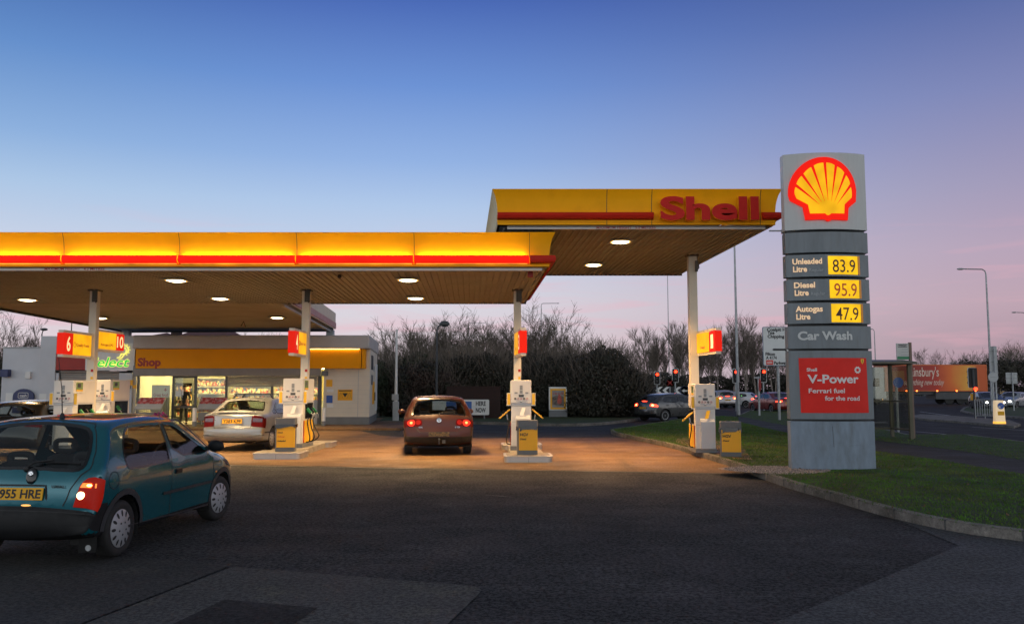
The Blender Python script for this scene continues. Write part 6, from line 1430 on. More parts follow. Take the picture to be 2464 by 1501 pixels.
def island_base(label, x, y0, y1, w=1.1, h=.145):
    t = thing('pump_island', label, 'pump island', (x, y0, 0), radians(1.5), 'steel rimmed pump islands'); L = y1 - y0
    wn = w * .27
    for (a, b) in ((0, 1.05), (L - 1.05, L)):
        m = MB(); m.prism(rrect(-w / 2, w / 2, a, b, .14), (0, 0, 0), X, Yv, h - .03); m.build('rim', K('stainless'), t)
        m = MB(); m.prism(rrect(-w / 2 - .015, w / 2 + .015, a - .015, b + .015, .15), (0, 0, h - .03), X, Yv, .03); m.build('lip', K('stainless'), t, bevel=.006)
        m = MB(); m.prism(rrect(-w / 2 + .05, w / 2 - .05, a + .05, b - .05, .12), (0, 0, h), X, Yv, .004); m.build('top', K('islandtop'), t)
    m = MB(); m.box(-wn - .1, wn + .1, 1.052, L - 1.052, 0, h - .004); m.build('middle', K('islandtop'), t)
    m = MB(); m.box(-.003, .003, -.004, 0, 0, h - .03); m.build('rim_joint', K('dgrey'), t)
    return t
def bin_(label, loc, rz, lines, bag=True, group='grey and yellow forecourt bins', scale=1.0):
    t = thing('waste_bin', label, 'bin', loc, rz, group); t.scale = (scale,) * 3; w = .235
    b = MB(); b.prism(rrect(-w, w, 0, .42, .04), (0, 0, 0), X, Yv, .58); b.build('body', K('bing'), t, bevel=.008)
    b = MB(); b.prism(rrect(-w + .015, w - .015, .015, .405, .04), (0, 0, .58), X, Yv, .06); b.build('opening', K('black'), t)
    b = MB(); b.prism(rrect(-w - .01, w + .01, -.01, .43, .05), (0, 0, .64), X, Yv, .15); b.build('lid', K('bing'), t, bevel=.025)
    p = MB(); p.box(-w + .035, w - .005, -.012, .0, .105, .605); po = p.build('front_panel', K('yellow2'), t)
    x0, x1 = -w + .06, w - .03
    tx = {}
    for s, z, h, wd, m, sh in lines:
        q = MB(); q.text(s, (x0, -.0145, z), X, Z, h, wd, 'L', .035, shear=sh); q.build('lettering', m, po)
    if bag:
        g = MB(); n = 26; V = []
        for i in range(n):
            a = 2 * pi * i / n; r = random.uniform(.985, 1.07); ca, sa = cos(a), sin(a); px = (abs(ca) ** .35) * (1 if ca > 0 else -1) * (w + .012) * r; py = .21 + (abs(sa) ** .35) * (1 if sa > 0 else -1) * .228 * r
            V += [(px, py, .645 + random.uniform(-.01, .01)), (px * 1.01, (py - .21) * 1.02 + .21, .585 + random.uniform(-.04, .02) - (.02 if ca < -.3 and sa < 0 else 0))]
        g.add(V, [(2 * i, 2 * i + 1, (2 * i + 3) % (2 * n), (2 * i + 2) % (2 * n)) for i in range(n)]); g.build('bin_liner', K('gloss_black'), t, smooth=60)
    return t
MT['bing'] = mat('bin_grey', (.13, .135, .14), .5, var=.12)
ISZ = .145
island_base('steel rimmed pump island under the bin lettered HGV beside red car', .38, 19.6, 24.6)
island_base('steel rimmed pump island beside the silver saloon', -5.62, 20.5, 25.5, 1.15)
island_base('steel rimmed pump island hidden behind the teal car', -11.5, 20.6, 25.6)
pump('white fuel pump under sign 3 right of the red hatchback', (.23, 21.45, ISZ), 0, screens=(-1,), left_nozzles=1, right_nozzles=1)
pump('white fuel pump under sign 4 beside the silver saloon', (-5.72, 22.3, ISZ), radians(-1), screens=(1,), left_nozzles=0, right_nozzles=3, sleeve=False, scale=1.03)
pump('white fuel pump under sign 6 behind the teal car roof', (-11.45, 21.8, ISZ), 0, screens=(1,), left_nozzles=0, right_nozzles=3, sleeve=False, scale=1.0)
pump('cream fuel pump for gas left of the shop entrance', (-12.62, 26.3, .10), radians(-3), screens=(1,), left_nozzles=0, right_nozzles=1, sleeve=False, scale=1.06)
pump('white fuel pump on the grass edge under sign 1', (4.72, 20.9, GZ + .01), radians(-3), screens=(-1,), left_nozzles=1, right_nozzles=0, flap='yellow', scale=.96)
hg = [('HGV', .435, .062, .19, K('txt_black'), 0), ('Diesel', .345, .036, .145, K('txt_black'), .2)]
bin_('grey and yellow bin on the middle island in front of pump 3', (.36, 19.9, ISZ + .004), radians(2), hg)
bin_('grey and yellow bin on grass beside the single right pump', (5.02, 19.75, GZ + .01), radians(-14), hg)
bin_('bin listing three fuels on the island by the silver car', (-5.50, 20.85, ISZ + .004), radians(10), [('V-Power', .56, .018, .10, K('txt_red'), .2), ('Diesel', .445, .030, .12, K('txt_black'), .2), ('V-Power', .345, .032, .17, mat('bin_red', (.7, .08, .01), .5), .2), ('Unleaded', .245, .032, .19, K('txt_black'), .2)], bag=True, scale=1.02)
# number signs: lit boxes standing out along the lane from the columns
MT['ns_y'] = mat('number_sign_yellow_lit', (.5, .28, .01), .5, spec=.1, var=.04, vscale=3, emit=.88, ecol=(1, .44, .008), evar=.25, evs=1.6)
MT['ns_r'] = mat('number_sign_red_lit', (.4, .01, .005), .5, spec=.1, var=.04, emit=.62, ecol=(1, .020, .006))
MT['ns_t'] = mat('number_sign_figure', (1, .85, .5), .5, var=0, emit=.8, ecol=(1, .80, .36))
def number_sign(label, num, words, x, y, z0, ln, h, side, dirn=-1, yaw=0.0, icon=True):
    """side: +1 the face that looks to +x is the one seen; dirn -1: stands out towards the camera from the column"""
    t = thing('number_sign', label, 'sign', (x, y, z0), yaw, 'lit pump number signs'); th = .07
    c = MB(); y0, y1 = sorted((0, dirn * ln)); c.box(-th, th, y0, y1, -.05, .0); c.box(-th, th, y0, y1, h, h + .05); c.box(-th + .004, th - .004, y0 + .004, y1 - .004, 0, h); ye = 0
    c.box(-th - .002, th + .002, (-.06 if dirn < 0 else 0), (0 if dirn < 0 else .06), 0, h); c.build('housing', CREAM, t)
    rl = .30 * ln
    for sg in (1, -1):
        a = MB(); ya, yb = sorted((dirn * .06, dirn * (ln - rl))); a.box(sg * th - .002 if sg > 0 else -th - .02, th + .02 if sg > 0 else -th + .002, ya, yb, .02, h - .02); a.build('yellow_panel', K('ns_y'), t)
        b = MB(); ya, yb = sorted((dirn * (ln - rl), dirn * (ln + .012))); b.box(sg * th - .002 if sg > 0 else -th - .02, th + .02 if sg > 0 else -th + .002, ya, yb, .02, h - .02)
        b.build('red_panel', K('ns_r'), t)
        A = Yv * sg; xo = sg * (th + .023); tx = MB(); yc = dirn * (ln - rl / 2); tx.text(num, (xo, yc, h * .2), A, Z, h * .6, rl * (.42 if len(num) == 1 else .8), bold=.02); tx.build('figure', K('ns_t'), t)
        w = MB(); wl = .45 * ln; w.text(words, (xo, dirn * (.36 if sg * dirn < 0 or True else .5) * ln, h * (.42 if icon else .22)), A, Z, h * .13, wl if len(words) > 8 else wl * .5, bold=.02); w.build('lettering', K('txt_red'), t)
        if icon: q = MB(); q.tube([(xo, dirn * .64 * ln + .05 * cos(k) * 1.0, h * .48 + .07 * sin(k)) for k in [2 * pi * j / 14 for j in range(15)]], .006, 4); q.build('fuel_drop', K('txt_red'), t)
    e = MB(); ya, yb = sorted((dirn * (ln - .002), dirn * (ln + .012))); e.box(-th + .003, th - .003, ya, yb, .02, h - .02); e.build('end_panel', K('ns_r'), t)
YC = 22.9
number_sign('lit sign 6 with red end on the leftmost column', '6', 'Quality Fuels', atY(222, 800, 23).x - .02, YC, 2.52, 1.45, .58, 1)
number_sign('lit sign 10 for autogas behind the leftmost column', '10', 'Autogas LPG', atY(222, 800, 23).x + .0, 23.1, 2.74, 1.5, .50, 1, 1, radians(-2), icon=False)
number_sign('lit sign 4 on the column by the silver car', '4', 'Quality Fuels', atY(735, 800, 23).x - .02, YC, 2.56, 1.25, .60, 1)
number_sign('narrow lit sign 3 on the column by red hatchback', '3', 'Diesel', atY(1245, 800, 23).x + .0, YC, 2.55, 1.45, .60, -1, -1, radians(5.5), icon=False)
number_sign('lit sign 1 on the rightmost column near tall price sign', '1', 'Diesel', atY(1678, 800, 23.2).x + .02, 23.08, 2.60, 1.5, .56, -1, -1, radians(6), icon=False)
# ================================================================ STREET THINGS
def lamp_post(label, px, ybase, ytop, xtip, Y=None, r=.07, m='galv', head=(.55, .16, .12), ztop=None, group='road lamp posts', ground=-.01):
    b = at(px, ybase, ground) if Y is None else Vector((atY(px, 900, Y).x, Y, ground)); top = atY(px, ytop, b.y); tip = atY(xtip, ytop, b.y); dx = tip.x - b.x; H = top.z - b.z
    t = thing('lamp_post', label, 'lamp post', b, 0, group); s = 1 if dx > 0 else -1
    p = MB(); p.tube([(0, 0, 0), (0, 0, 1.4)], r * 1.35, 10); p.tube([(0, 0, 1.4), (0, 0, H * .6), (0, 0, H - .35)], [r, r * .8, r * .6], 10); p.tube([(0, 0, H - .35), (s * .06, 0, H - .12), (s * .25, 0, H), (dx - s * head[0], 0, H + .02)], r * .5, 8); p.build('pole', K(m), t, smooth=40)
    h = MB(); h.ball((dx - s * head[0] / 2, 0, H + .02), head[0] / 2, head[1], head[2] * .6, 6); h.build('lantern', K('lgrey' if m == 'galv' else 'dgrey'), t, smooth=50); return t
lamp_post('tall lamp post with arm to the left behind the lit bollard', 2389, 993, 648, 2302, r=.085)
lamp_post('lamp post just outside the right edge with arm showing', 2480, 975, 752, 2434, r=.08)
lamp_post('thick lamp post rising behind the high canopy right edge', 1777, 1003, 560, 1740, r=.085)
lamp_post('slim lamp post rising behind the canopy near the left signals', 1611, 955, 600, 1560, r=.10)
lamp_post('lamp post above the thicket with arm reaching right', 1303, 960, 730, 1346, r=.10)
lamp_post('distant lamp post above thicket left of the middle column', 1127, 952, 777, 1168, r=.10)
lamp_post('short dark lamp post with floodlight head among the bushes', 1050, 1006, 780, 1082, r=.07, m='darkpost', head=(.55, .22, .28), ground=GZ)
lamp_post('dark lamp post left of the white shop block', 92, 985, 793, 115, r=.08, m='darkpost', head=(.6, .2, .2))
lamp_post('lamp post half hidden behind low canopy at the left', 163, 985, 740, 190, r=.06, m='darkpost')
lamp_post('distant lamp post over the green lettered shop sign', 280, 962, 806, 262, r=.08)
lamp_post('distant lamp post between birches and high canopy column', 1563, 960, 817, 1592, r=.09)
lamp_post('distant lamp post left of the direction sign board', 1836, 958, 809, 1805, r=.09)
lamp_post('distant lamp post showing beside the right edge of price sign', 2110, 962, 792, 2092, r=.10)
def flag_pole():
    b = at(952, 1012, GZ); t = thing('flag_pole', 'slim white flag pole standing beside the shop end wall', 'flag pole', b); H = atY(951, 797, b.y).z - b.z
    p = MB(); p.tube([(0, 0, 0), (0, 0, H * .3), (0, 0, H)], [.10, .075, .045], 10); p.ball((0, 0, H + .04), .07, n=6); p.build('pole', K('white'), t, smooth=40)
    q = MB(); q.box(-.18, .14, -.16, -.06, 1.0, 1.3); q.box(-.14, .14, -.13, .13, 0, .95); q.build('base_box', K('lgrey'), t, bevel=.02)
flag_pole()
def bollard(label, px, py, ztop_px, z, r=.085, two=True, dome=False):
    b = at(px, py, z); t = thing('bollard', label, 'bollard', b, 0, 'white bollards'); H = atY(px, ztop_px, b.y).z - z
    if two:
        a = MB(); a.lathe([(r * 1.02, 0), (r * 1.02, H * .33), (r, H * .33)], 16); a.build('base_band', K('grey'), t, smooth=40)
        c = MB(); c.lathe([(r, H * .33), (r, H - .03), (r * .8, H), (1e-6, H)], 16); c.build('post', K('white'), t, smooth=40)
    else:
        c = MB(); c.lathe([(r, 0), (r, H * .74)], 16); c.lathe([(r, H * .88), (r, H * .92), (r * .8, H * .98), (1e-6, H)], 16); c.build('post', K('white'), t, smooth=40)
        a = MB(); a.lathe([(r * 1.03, H * .74), (r * 1.03, H * .88)], 16); a.build('band', K('lgrey'), t)
bollard('white bollard with grey foot in front of poster inside shop window', 385, 1025, 982, .0)
bollard('white bollard with grey foot right of the shop doorway', 467, 1030, 981, .0)
bollard('white bollard with grey foot below the shutter guide right of shop', 778, 1029, 980, .0)
bollard('white round topped bollard beside the HERE NOW sign', 1191, 1004, 961, GZ, r=.105, two=False)
def wash_sign():
    a, b = at(1100, 1001, GZ), at(1178, 1001, GZ); Y = 44.6; x0, x1 = atY(1096, 980, Y).x, atY(1177, 980, Y).x; z0, z1 = atY(1140, 998, Y).z, atY(1140, 961, Y).z
    t = thing('board_sign', 'white board sign reading HERE NOW against the dark hedge', 'sign', (x0, Y, GZ))
    w = x1 - x0; p = MB(); p.prism(rrect(-1.2, w, z0 - GZ, z1 - GZ, .06), (0, 0, 0), X, Z, .04); po = p.build('board', K('white'), t)
    q = MB(); bx0 = atY(1106, 980, Y).x - x0; bx1 = atY(1135, 980, Y).x - x0; q.box(bx0 - .7, bx1, -.046, -.04, z0 - GZ + .06, z1 - GZ - .10); q.build('blue_panel', mat('wash_blue', (.03, .13, .42), .4), po)
    x = MB(); cx = atY(1157, 980, Y).x - x0; wd = atY(1170, 980, Y).x - atY(1146, 980, Y).x; h = .22; x.text('HERE', (cx, -.044, z0 - GZ + .48), X, Z, h, wd, bold=.03); x.text('NOW', (cx, -.044, z0 - GZ + .14), X, Z, h, wd, bold=.03); x.build('lettering', K('txt_black'), po)
    s = MB(); s.text('s', (bx1 - .10, -.05, z0 - GZ + .12), X, Z, .26, .13, bold=.03); s.build('lettering', K('txt_white'), po)
    l = MB()
    for k in (-.9, .3, w - .25): l.box(k - .03, k + .03, 0, .05, 0, z0 - GZ + .1)
    l.build('leg', K('grey'), t)
wash_sign()
def brick_wall():
    Y = 46.0; x0, x1 = atY(1075, 960, Y).x, atY(1204, 960, Y).x; z1 = atY(1140, 929, Y).z
    t = MB(); t.box(x0, x1, Y, Y + .25, .05, z1 - .07); o = t.build('garden_wall', K('brick')); tag(o, 'low dark brick wall behind the HERE NOW sign', 'wall')
    c = MB(); c.box(x0 - .03, x1 + .03, Y - .03, Y + .28, z1 - .07, z1); c.build('coping', K('brick'), o)
brick_wall()
def poster_stand():
    b = at(1343, 1003, GZ); Y = b.y; s = Y / 2058; t = thing('poster_stand', 'white and yellow framed poster stand by the hedge', 'poster stand', b); w = 22.0 * s; H = 72 * s; h0 = 16 * s
    q = MB(); q.box(-w, w, 0, .3, 0, h0); q.build('base', K('grey'), t, bevel=.02)
    q = MB(); q.box(-w, w, 0, .3, h0, H); q.build('frame', K('white'), t, bevel=.03)
    q = MB(); q.box(-w + .08, w - .08, -.02, 0, h0 + .06, H - .10); q.build('border', K('yellow2'), t)
    q = MB(); q.box(-w + .18, w - .18, -.03, -.02, h0 + .16, H - .20); po = q.build('poster', mat('poster_pale', (.26, .24, .22), .3, var=.25), t)
    q = MB(); q.prism([(-w + .18, h0 + .30), (w - .18, h0 + .25), (w - .18, H - .55), (w - .35, H - .50), (-.1, H - .48), (-w + .18, H - .58)], (0, -.032, 0), X, Z, .002); q.build('picture', mat('poster_photo', (.055, .042, .035), .3, var=.5, vscale=7, col2=(.16, .12, .09), c2scale=5), po)
    q = MB(); q.prism(rnd([(-.10, h0 + .36), (.14, h0 + .34), (.16, h0 + .62), (.08, h0 + .85), (-.02, h0 + .92), (-.09, h0 + .60)]), (.05, -.035, 0), X, Z, .002); q.build('picture', mat('poster_red_shape', (.45, .06, .04), .3, var=.4, vscale=9), po)
    q = MB(); q.text('2 for £1.50', (0, -.035, H - .42), X, Z, .12, 2 * w - .45, bold=.02, shear=.2); q.build('lettering', K('txt_red'), po)
poster_stand()
def magazine_rack(label, pxc, Y, flowers):
    x = atY(pxc, 950, Y).x; t = thing('display_stand', label, 'display stand', (x, Y, .10 if Y > 37 else 0), radians(-6))
    f = MB()
    for sx_ in (-.62, .62): f.tube([(sx_, -.2, 0), (sx_, -.2, .62), (sx_, .28, 1.15), (sx_, .3, 0)], .02, 6)
    f.tube([(-.62, -.2, .62), (.62, -.2, .62)], .02, 6); f.build('frame', K('galv'), t)
    b = MB(); b.prism([(-.6, 0), (.6, 0), (.6, .62), (-.6, .62)], (0, -.18, .66), X, (Z * .75 + Yv * .66).normalized(), .05); b.build('tray', K('lgrey'), t)
    b = MB(); b.prism([(-.58, .34), (.58, .34), (.58, .68), (-.58, .68)], (0, -.24, .66), X, (Z * .75 + Yv * .66).normalized(), .02); o = b.build('magazine_row', mat('red_covers' + str(pxc), (.45, .04, .04), .4, var=.4, vscale=9, col2=(.6, .35, .35), c2scale=8), t); o['kind'] = 'stuff'
    b = MB(); b.box(-.56, .56, -.18, .2, .20, .56); b.build('basket', K('grey'), t, bevel=.02)
    if flowers:
        r = random.Random(5); fl = MB()
        for _ in range(60):
            px, py, pz = r.uniform(.1, .85), r.uniform(-.5, -.1), r.uniform(.25, .55); fl.ball((px, py, pz), r.uniform(.03, .06), n=4, mi=r.randrange(2))
        fo = fl.build('cut_flowers', [mat('pink_petals', (.55, .05, .25), .6, var=.3), mat('purple_petals', (.28, .05, .25), .6, var=.3)]); fo.location = t.location; fo['kind'] = 'stuff'; tag(fo, 'bunches of pink flowers in front of the shop window', 'flowers')
        q = MB(); q.lathe([(.14, .0), (.18, .28), (.19, .28), (.19, .30)], 12, 0, Matrix.Translation((.3, -.3, 0))); q.lathe([(.14, .0), (.18, .28)], 12, 0, Matrix.Translation((.68, -.3, 0))); bo = q.build('flower_bucket', K('black'), fo)
magazine_rack('red magazine stand with pink flowers outside left shop window', 362, 37.2, True)
magazine_rack('red magazine stand right of the shop doorway behind silver car', 512, 37.3, False)
def food_poster():
    Y = YS + .35; x0, x1 = sx(358), sx(402); t = thing('poster_board', 'white poster about great food inside the shop window', 'poster', ((x0 + x1) / 2, Y, .1)); hw = (x1 - x0) / 2
    z0, z1 = sz(1000) - .1, sz(926) - .1; q = MB(); q.box(-hw, hw, 0, .03, .0, z1); po = q.build('board', mat('poster_paper', (.72, .66, .58), .6, emit=.0), t)
    q = MB(); q.text('Great food', (0, -.004, z1 - .50), X, Z, .125, hw * 1.6, bold=.025); q.text('worth stopping for', (0, -.004, z1 - .66), X, Z, .065, hw * 1.5, bold=.0); q.build('lettering', K('txt_red'), po)
    q = MB(); q.box(hw - .22, hw - .18, -.006, -.002, z1 - .28, z1 - .14); q.box(hw - .27, hw - .13, -.006, -.002, z1 - .23, z1 - .19); q.build('symbol', K('txt_red'), po)
food_poster()
def cash_machine():
    Y = YS - .20; x0, x1 = sx(41), sx(91); t = thing('cash_machine', 'dark blue arched cash machine in the white wall at left', 'cash machine', ((x0 + x1) / 2, Y, .1)); hw = (x1 - x0) / 2; zt = sz(935) - .1; zs_ = zt - .35
    P = [(-hw, .5), (hw, .5), (hw, zs_)] + [(hw * cos(radians(a)), zs_ + .35 * sin(radians(a))) for a in range(15, 180, 15)] + [(-hw, zs_)]
    q = MB(); q.prism(P, (0, 0, 0), X, Z, .08); q.build('surround', K('navy'), t)
    q = MB(); q.box(-hw + .1, hw - .1, -.12, -.082, .75, zt - .62); q.build('fascia', K('lgrey'), t); q = MB(); q.box(-hw + .25, .1, -.13, -.122, zt - .95, zt - .68); q.build('screen', K('dgrey'), t)
    q = MB(); R_ = rrect(-.22, .22, zt - .42, zt - .18, .05); q.tube([(a, -.086, b) for a, b in R_ + [R_[0]]], .012, 4); q.text('cash', (0, -.084, zt - .36), X, Z, .12, .3, bold=.02); q.build('lettering', K('txt_white'), t)
cash_machine()
# ---------------------------------------------------------------- people
def skin_figure(name, J, E, parent=None, m=None, sub=2):
    me = bpy.data.meshes.new(name); me.from_pydata([j[:3] for j in J], E, []); o = bpy.data.objects.new(name, me); COL.objects.link(o)
    md = o.modifiers.new('skin', 'SKIN'); md.use_smooth_shade = True
    for i, j in enumerate(J): sv = me.skin_vertices[0].data[i]; sv.radius = (j[3], j[4] if len(j) > 4 else j[3]); sv.use_root = (i == 0)
    s = o.modifiers.new('sub', 'SUBSURF'); s.levels = s.render_levels = sub
    dg = bpy.context.evaluated_depsgraph_get(); me2 = bpy.data.meshes.new_from_object(o.evaluated_get(dg)); bpy.data.objects.remove(o); me2.name = name
    me2.materials.clear(); me2.materials.append(m); me2.polygons.foreach_set('use_smooth', [True] * len(me2.polygons))
    q = bpy.data.objects.new(name, me2); COL.objects.link(q)
    if parent is not None: q.parent = parent
    return q
MT['skin'] = mat('skin', (.42, .22, .15), .5, var=.08); MT['skin2'] = mat('skin_flushed', (.50, .20, .13), .5, var=.08)
def person(label, loc, rz, shirt, trousers, hair, arms='carry', sk='skin'):
    a = {'carry': [(-.24, .0, 1.17), (-.22, -.24, 1.06)], 'down': [(-.25, .02, 1.15), (-.24, -.04, .90)]}[arms]
    J = [(0, 0, .95, .14, .10), (0, 0, 1.15, .13, .095), (0, 0, 1.36, .16, .10), (0, 0, 1.46, .07, .06), (0, -.01, 1.52, .052), (0, -.02, 1.60, .080, .088), (0, -.02, 1.70, .070, .080)]
    E = [(0, 1), (1, 2), (2, 3), (3, 4), (4, 5), (5, 6)]
    for sg in (-1, 1):
        b = len(J); J += [(sg * .17, 0, 1.40, .060), (sg * abs(a[0][0]), a[0][1], a[0][2], .043), (sg * abs(a[1][0]), a[1][1], a[1][2], .031), (sg * (abs(a[1][0]) - .01), a[1][1] - .07, a[1][2] - .04, .034, .018)]
        E += [(2, b), (b, b + 1), (b + 1, b + 2), (b + 2, b + 3)]
        hx = J[b + 3]
        for k, (dx, ln) in enumerate(((-.024, .060), (-.008, .072), (.008, .068), (.022, .052))):
            f = len(J); J += [(hx[0] + dx, hx[1] - .05, hx[2] - .02, .0085), (hx[0] + dx, hx[1] - .05 - ln * .5, hx[2] - .05 - ln * .4, .0075)]; E += [(b + 3, f), (f, f + 1)]
        f = len(J); J += [(hx[0] - sg * .04, hx[1] - .02, hx[2] - .01, .010), (hx[0] - sg * .055, hx[1] - .055, hx[2] - .02, .009)]; E += [(b + 3, f), (f, f + 1)]
        c = len(J); J += [(sg * .095, 0, .88, .088), (sg * .11, -.02, .48, .056), (sg * .12, .03, .09, .040), (sg * .13, -.11, .035, .040, .028)]; E += [(0, c), (c, c + 1), (c + 1, c + 2), (c + 2, c + 3)]
    t = skin_figure('person', J, E, None, K(sk)); t.location = loc; t.rotation_euler = (0, 0, rz); tag(t, label, 'person')
    fc = MB(); fc.prism([(-.012, 0), (.012, 0), (.005, .045), (-.005, .045)], (0, -.108, 1.60), X, Z, .018); [fc.ball((sg * .082, -.01, 1.62), .012, .022, .032, 5) for sg in (1, -1)]; fc.build('nose_and_ears', K(sk), t, smooth=60)
    ey = MB(); [ey.ball((sg * .032, -.092, 1.645), .013, .010, .008, 5) for sg in (1, -1)]; ey.box(-.026, .026, -.106, -.09, 1.563, 1.570); ey.build('face_features', K('txt_black'), t)
    up = [0, 1, 2]; JJ = [(0, 0, .86, .155, .115), (0, 0, 1.15, .145, .112), (0, 0, 1.37, .175, .118), (0, 0, 1.44, .075, .07)]; EE = [(0, 1), (1, 2), (2, 3)]
    for sg in (-1, 1):
        b = len(JJ); JJ += [(sg * .175, 0, 1.40, .074), (sg * abs(a[0][0]), a[0][1], a[0][2], .057), (sg * abs(a[1][0]), a[1][1] + .01, a[1][2], .043)]; EE += [(2, b), (b, b + 1), (b + 1, b + 2)]
    skin_figure('jacket', JJ, EE, t, shirt)
    JJ = [(0, 0, .98, .135, .10), (0, 0, .90, .125, .10)]; EE = [(0, 1)]
    for sg in (-1, 1):
        c = len(JJ); JJ += [(sg * .095, 0, .84, .100), (sg * .112, -.02, .48, .072), (sg * .125, .03, .07, .060)]; EE += [(1, c), (c, c + 1), (c + 1, c + 2)]
    skin_figure('trousers', JJ, EE, t, trousers)
    sh_ = MB(); [sh_.ball((sg * .13, -.06, .04), .05, .135, .045, 6) for sg in (1, -1)]; sh_.build('shoes', K('black'), t, smooth=60)
    h = MB(); h.ball((0, .0, 1.69), .092, .105, .085, 8); h.build('hair', hair, t, smooth=60); return t
dk = mat('dark_jacket', (.018, .018, .022), .8, var=.2); jn = mat('dark_trousers', (.035, .033, .030), .8, var=.2); hr = mat('dark_hair', (.02, .014, .01), .7, var=.2); pale = mat('pale_shirt', (.55, .50, .40), .7, var=.1); fair = mat('thin_hair', (.30, .16, .10), .7, var=.1)
person('person in dark jacket and trousers walking out of the shop door', (atY(443, 970, 38.55).x, 38.55, .10), radians(14), dk, jn, hr)
person('clerk in pale shirt standing behind the shop counter', (sx(676, 41.9), YS + 3.7, .10), radians(10), pale, jn, fair, 'down', 'skin2')
# ---------------------------------------------------------------- traffic lights
def traffic_light(label, px, pyc, Y, lit='red', faces=True, group='red traffic signals', ymin=None):
    c = atY(px, pyc, Y); t = thing('traffic_light', label, 'traffic light', (c.x, Y, -.01), 0, group); zc_ = c.z; s = 1 if faces else -1
    p = MB(); p.tube([(0, .08 * s, 0), (0, .08 * s, zc_ + .45)], .057, 8); p.build('post', K('galv' if faces else 'darkpost'), t, smooth=40)
    b = MB(); b.prism(rrect(-.24, .24, zc_ - .53, zc_ + .53, .06), (0, .03 * s, 0), X, Z, .02); bo = b.build('backing_board', K('black'), t)
    r = MB(); R_ = rrect(-.23, .23, zc_ - .52, zc_ + .52, .06); r.tube([(a, -.005 * s, z) for a, z in R_ + [R_[0]]], .022, 4); r.build('white_border', K('txt_white'), bo)
    h = MB(); h.prism(rrect(-.14, .14, zc_ - .45, zc_ + .45, .04), (0, -.02 * s if s > 0 else .24, 0), X, Z, .16); h.build('lamp_housing', K('black'), t)
    for k, nm in enumerate(('red_lamp', 'amber_lamp', 'green_lamp')):
        z = zc_ + .30 - .30 * k; l = MB(); l.lathe([(.125, 0), (.11, .03), (1e-6, .04)], 16, 0, Matrix.Translation((0, -.18 * s, z)) @ Matrix.Rotation(pi / 2 * s, 4, 'X'))
        on = lit == nm.split('_')[0]; l.build(nm, K('sig_' + lit) if on else K('gloss_black'), t, smooth=40)
        v = MB(); V = [(.115 * cos(radians(a)), y, z + .115 * sin(radians(a))) for y in (-.18 * s, -.36 * s) for a in range(0, 181, 20)]; v.add(V, [(i, i + 1, i + 11, i + 10) for i in range(9)]); v.build('visor', K('black'), t)
    return t
MT['sig_red'] = mat('signal_red_lit', (1, .05, .02), .3, var=0, emit=6.5, ecol=(1, .032, .008)); MT['sig_green'] = mat('signal_green_lit', (.1, 1, .4), .3, var=0, emit=7, ecol=(.35, 1, .25))
traffic_light('leftmost red traffic signal beside chevron board', 1581, 909, 70)
traffic_light('red traffic signal between slim lamp post and column', 1625, 903, 66)
traffic_light('red traffic signal beside the thick lamp post', 1770.5, 904, 64)
traffic_light('red traffic signal just left of the direction sign', 1837, 903, 66)
traffic_light('distant green traffic signal behind the waiting cars', 1738, 944, 150, 'green', group='distant green signals')
traffic_light('distant green traffic signal further right over the cars', 1784, 948, 150, 'green', group='distant green signals')
def signal_back():
    Y = 46; c = atY(2340, 905, Y); t = traffic_light('traffic signal seen from behind on the grassed island', 2340, 908, Y, 'none', False, 'signals seen from behind')
    b = MB(); z = atY(2343, 935, Y).z; b.ball((.06, -.16, z), .10, .08, .10, 6); b.build('red_lamp', K('sig_red'), t)
    q = MB(); q.box(-.09, .09, -.05, .15, z - .6, z - .25); q.build('push_button', K('yellow2'), t)
signal_back()
# ---------------------------------------------------------------- road signs
def post(mb, x, y, z1, r=.045): mb.tube([(x, y, 0), (x, y, z1)], r, 8)
def chevrons():
    Y = 72; x0, x1 = atY(1572, 940, Y).x, atY(1672, 940, Y).x; z0, z1 = atY(1600, 947.5, Y).z, atY(1600, 930.5, Y).z
    t = thing('chevron_board', 'black board of white chevrons pointing left at the roundabout', 'road sign', (0, Y, 0)); q = MB(); q.box(x0, x1, 0, .04, z0 - .02, z1 + .02); po = q.build('board', K('black'), t)
    w = .55; m = (z0 + z1) / 2
    for px in (1577, 1594, 1622, 1655):
        x = atY(px, 940, Y).x; q = MB(); q.prism([(x, m), (x + .34, z0), (x + .62, z0), (x + .28, m), (x + .62, z1), (x + .34, z1)], (0, -.004, 0), X, Z, .006); q.build('chevron', K('txt_white'), po)
    l = MB(); [l.box(x - .04, x + .04, .04, .1, 0, z1) for x in (x0 + .3, (x0 + x1) / 2, x1 - .3)]; l.build('leg', K('darkpost'), t)
chevrons()
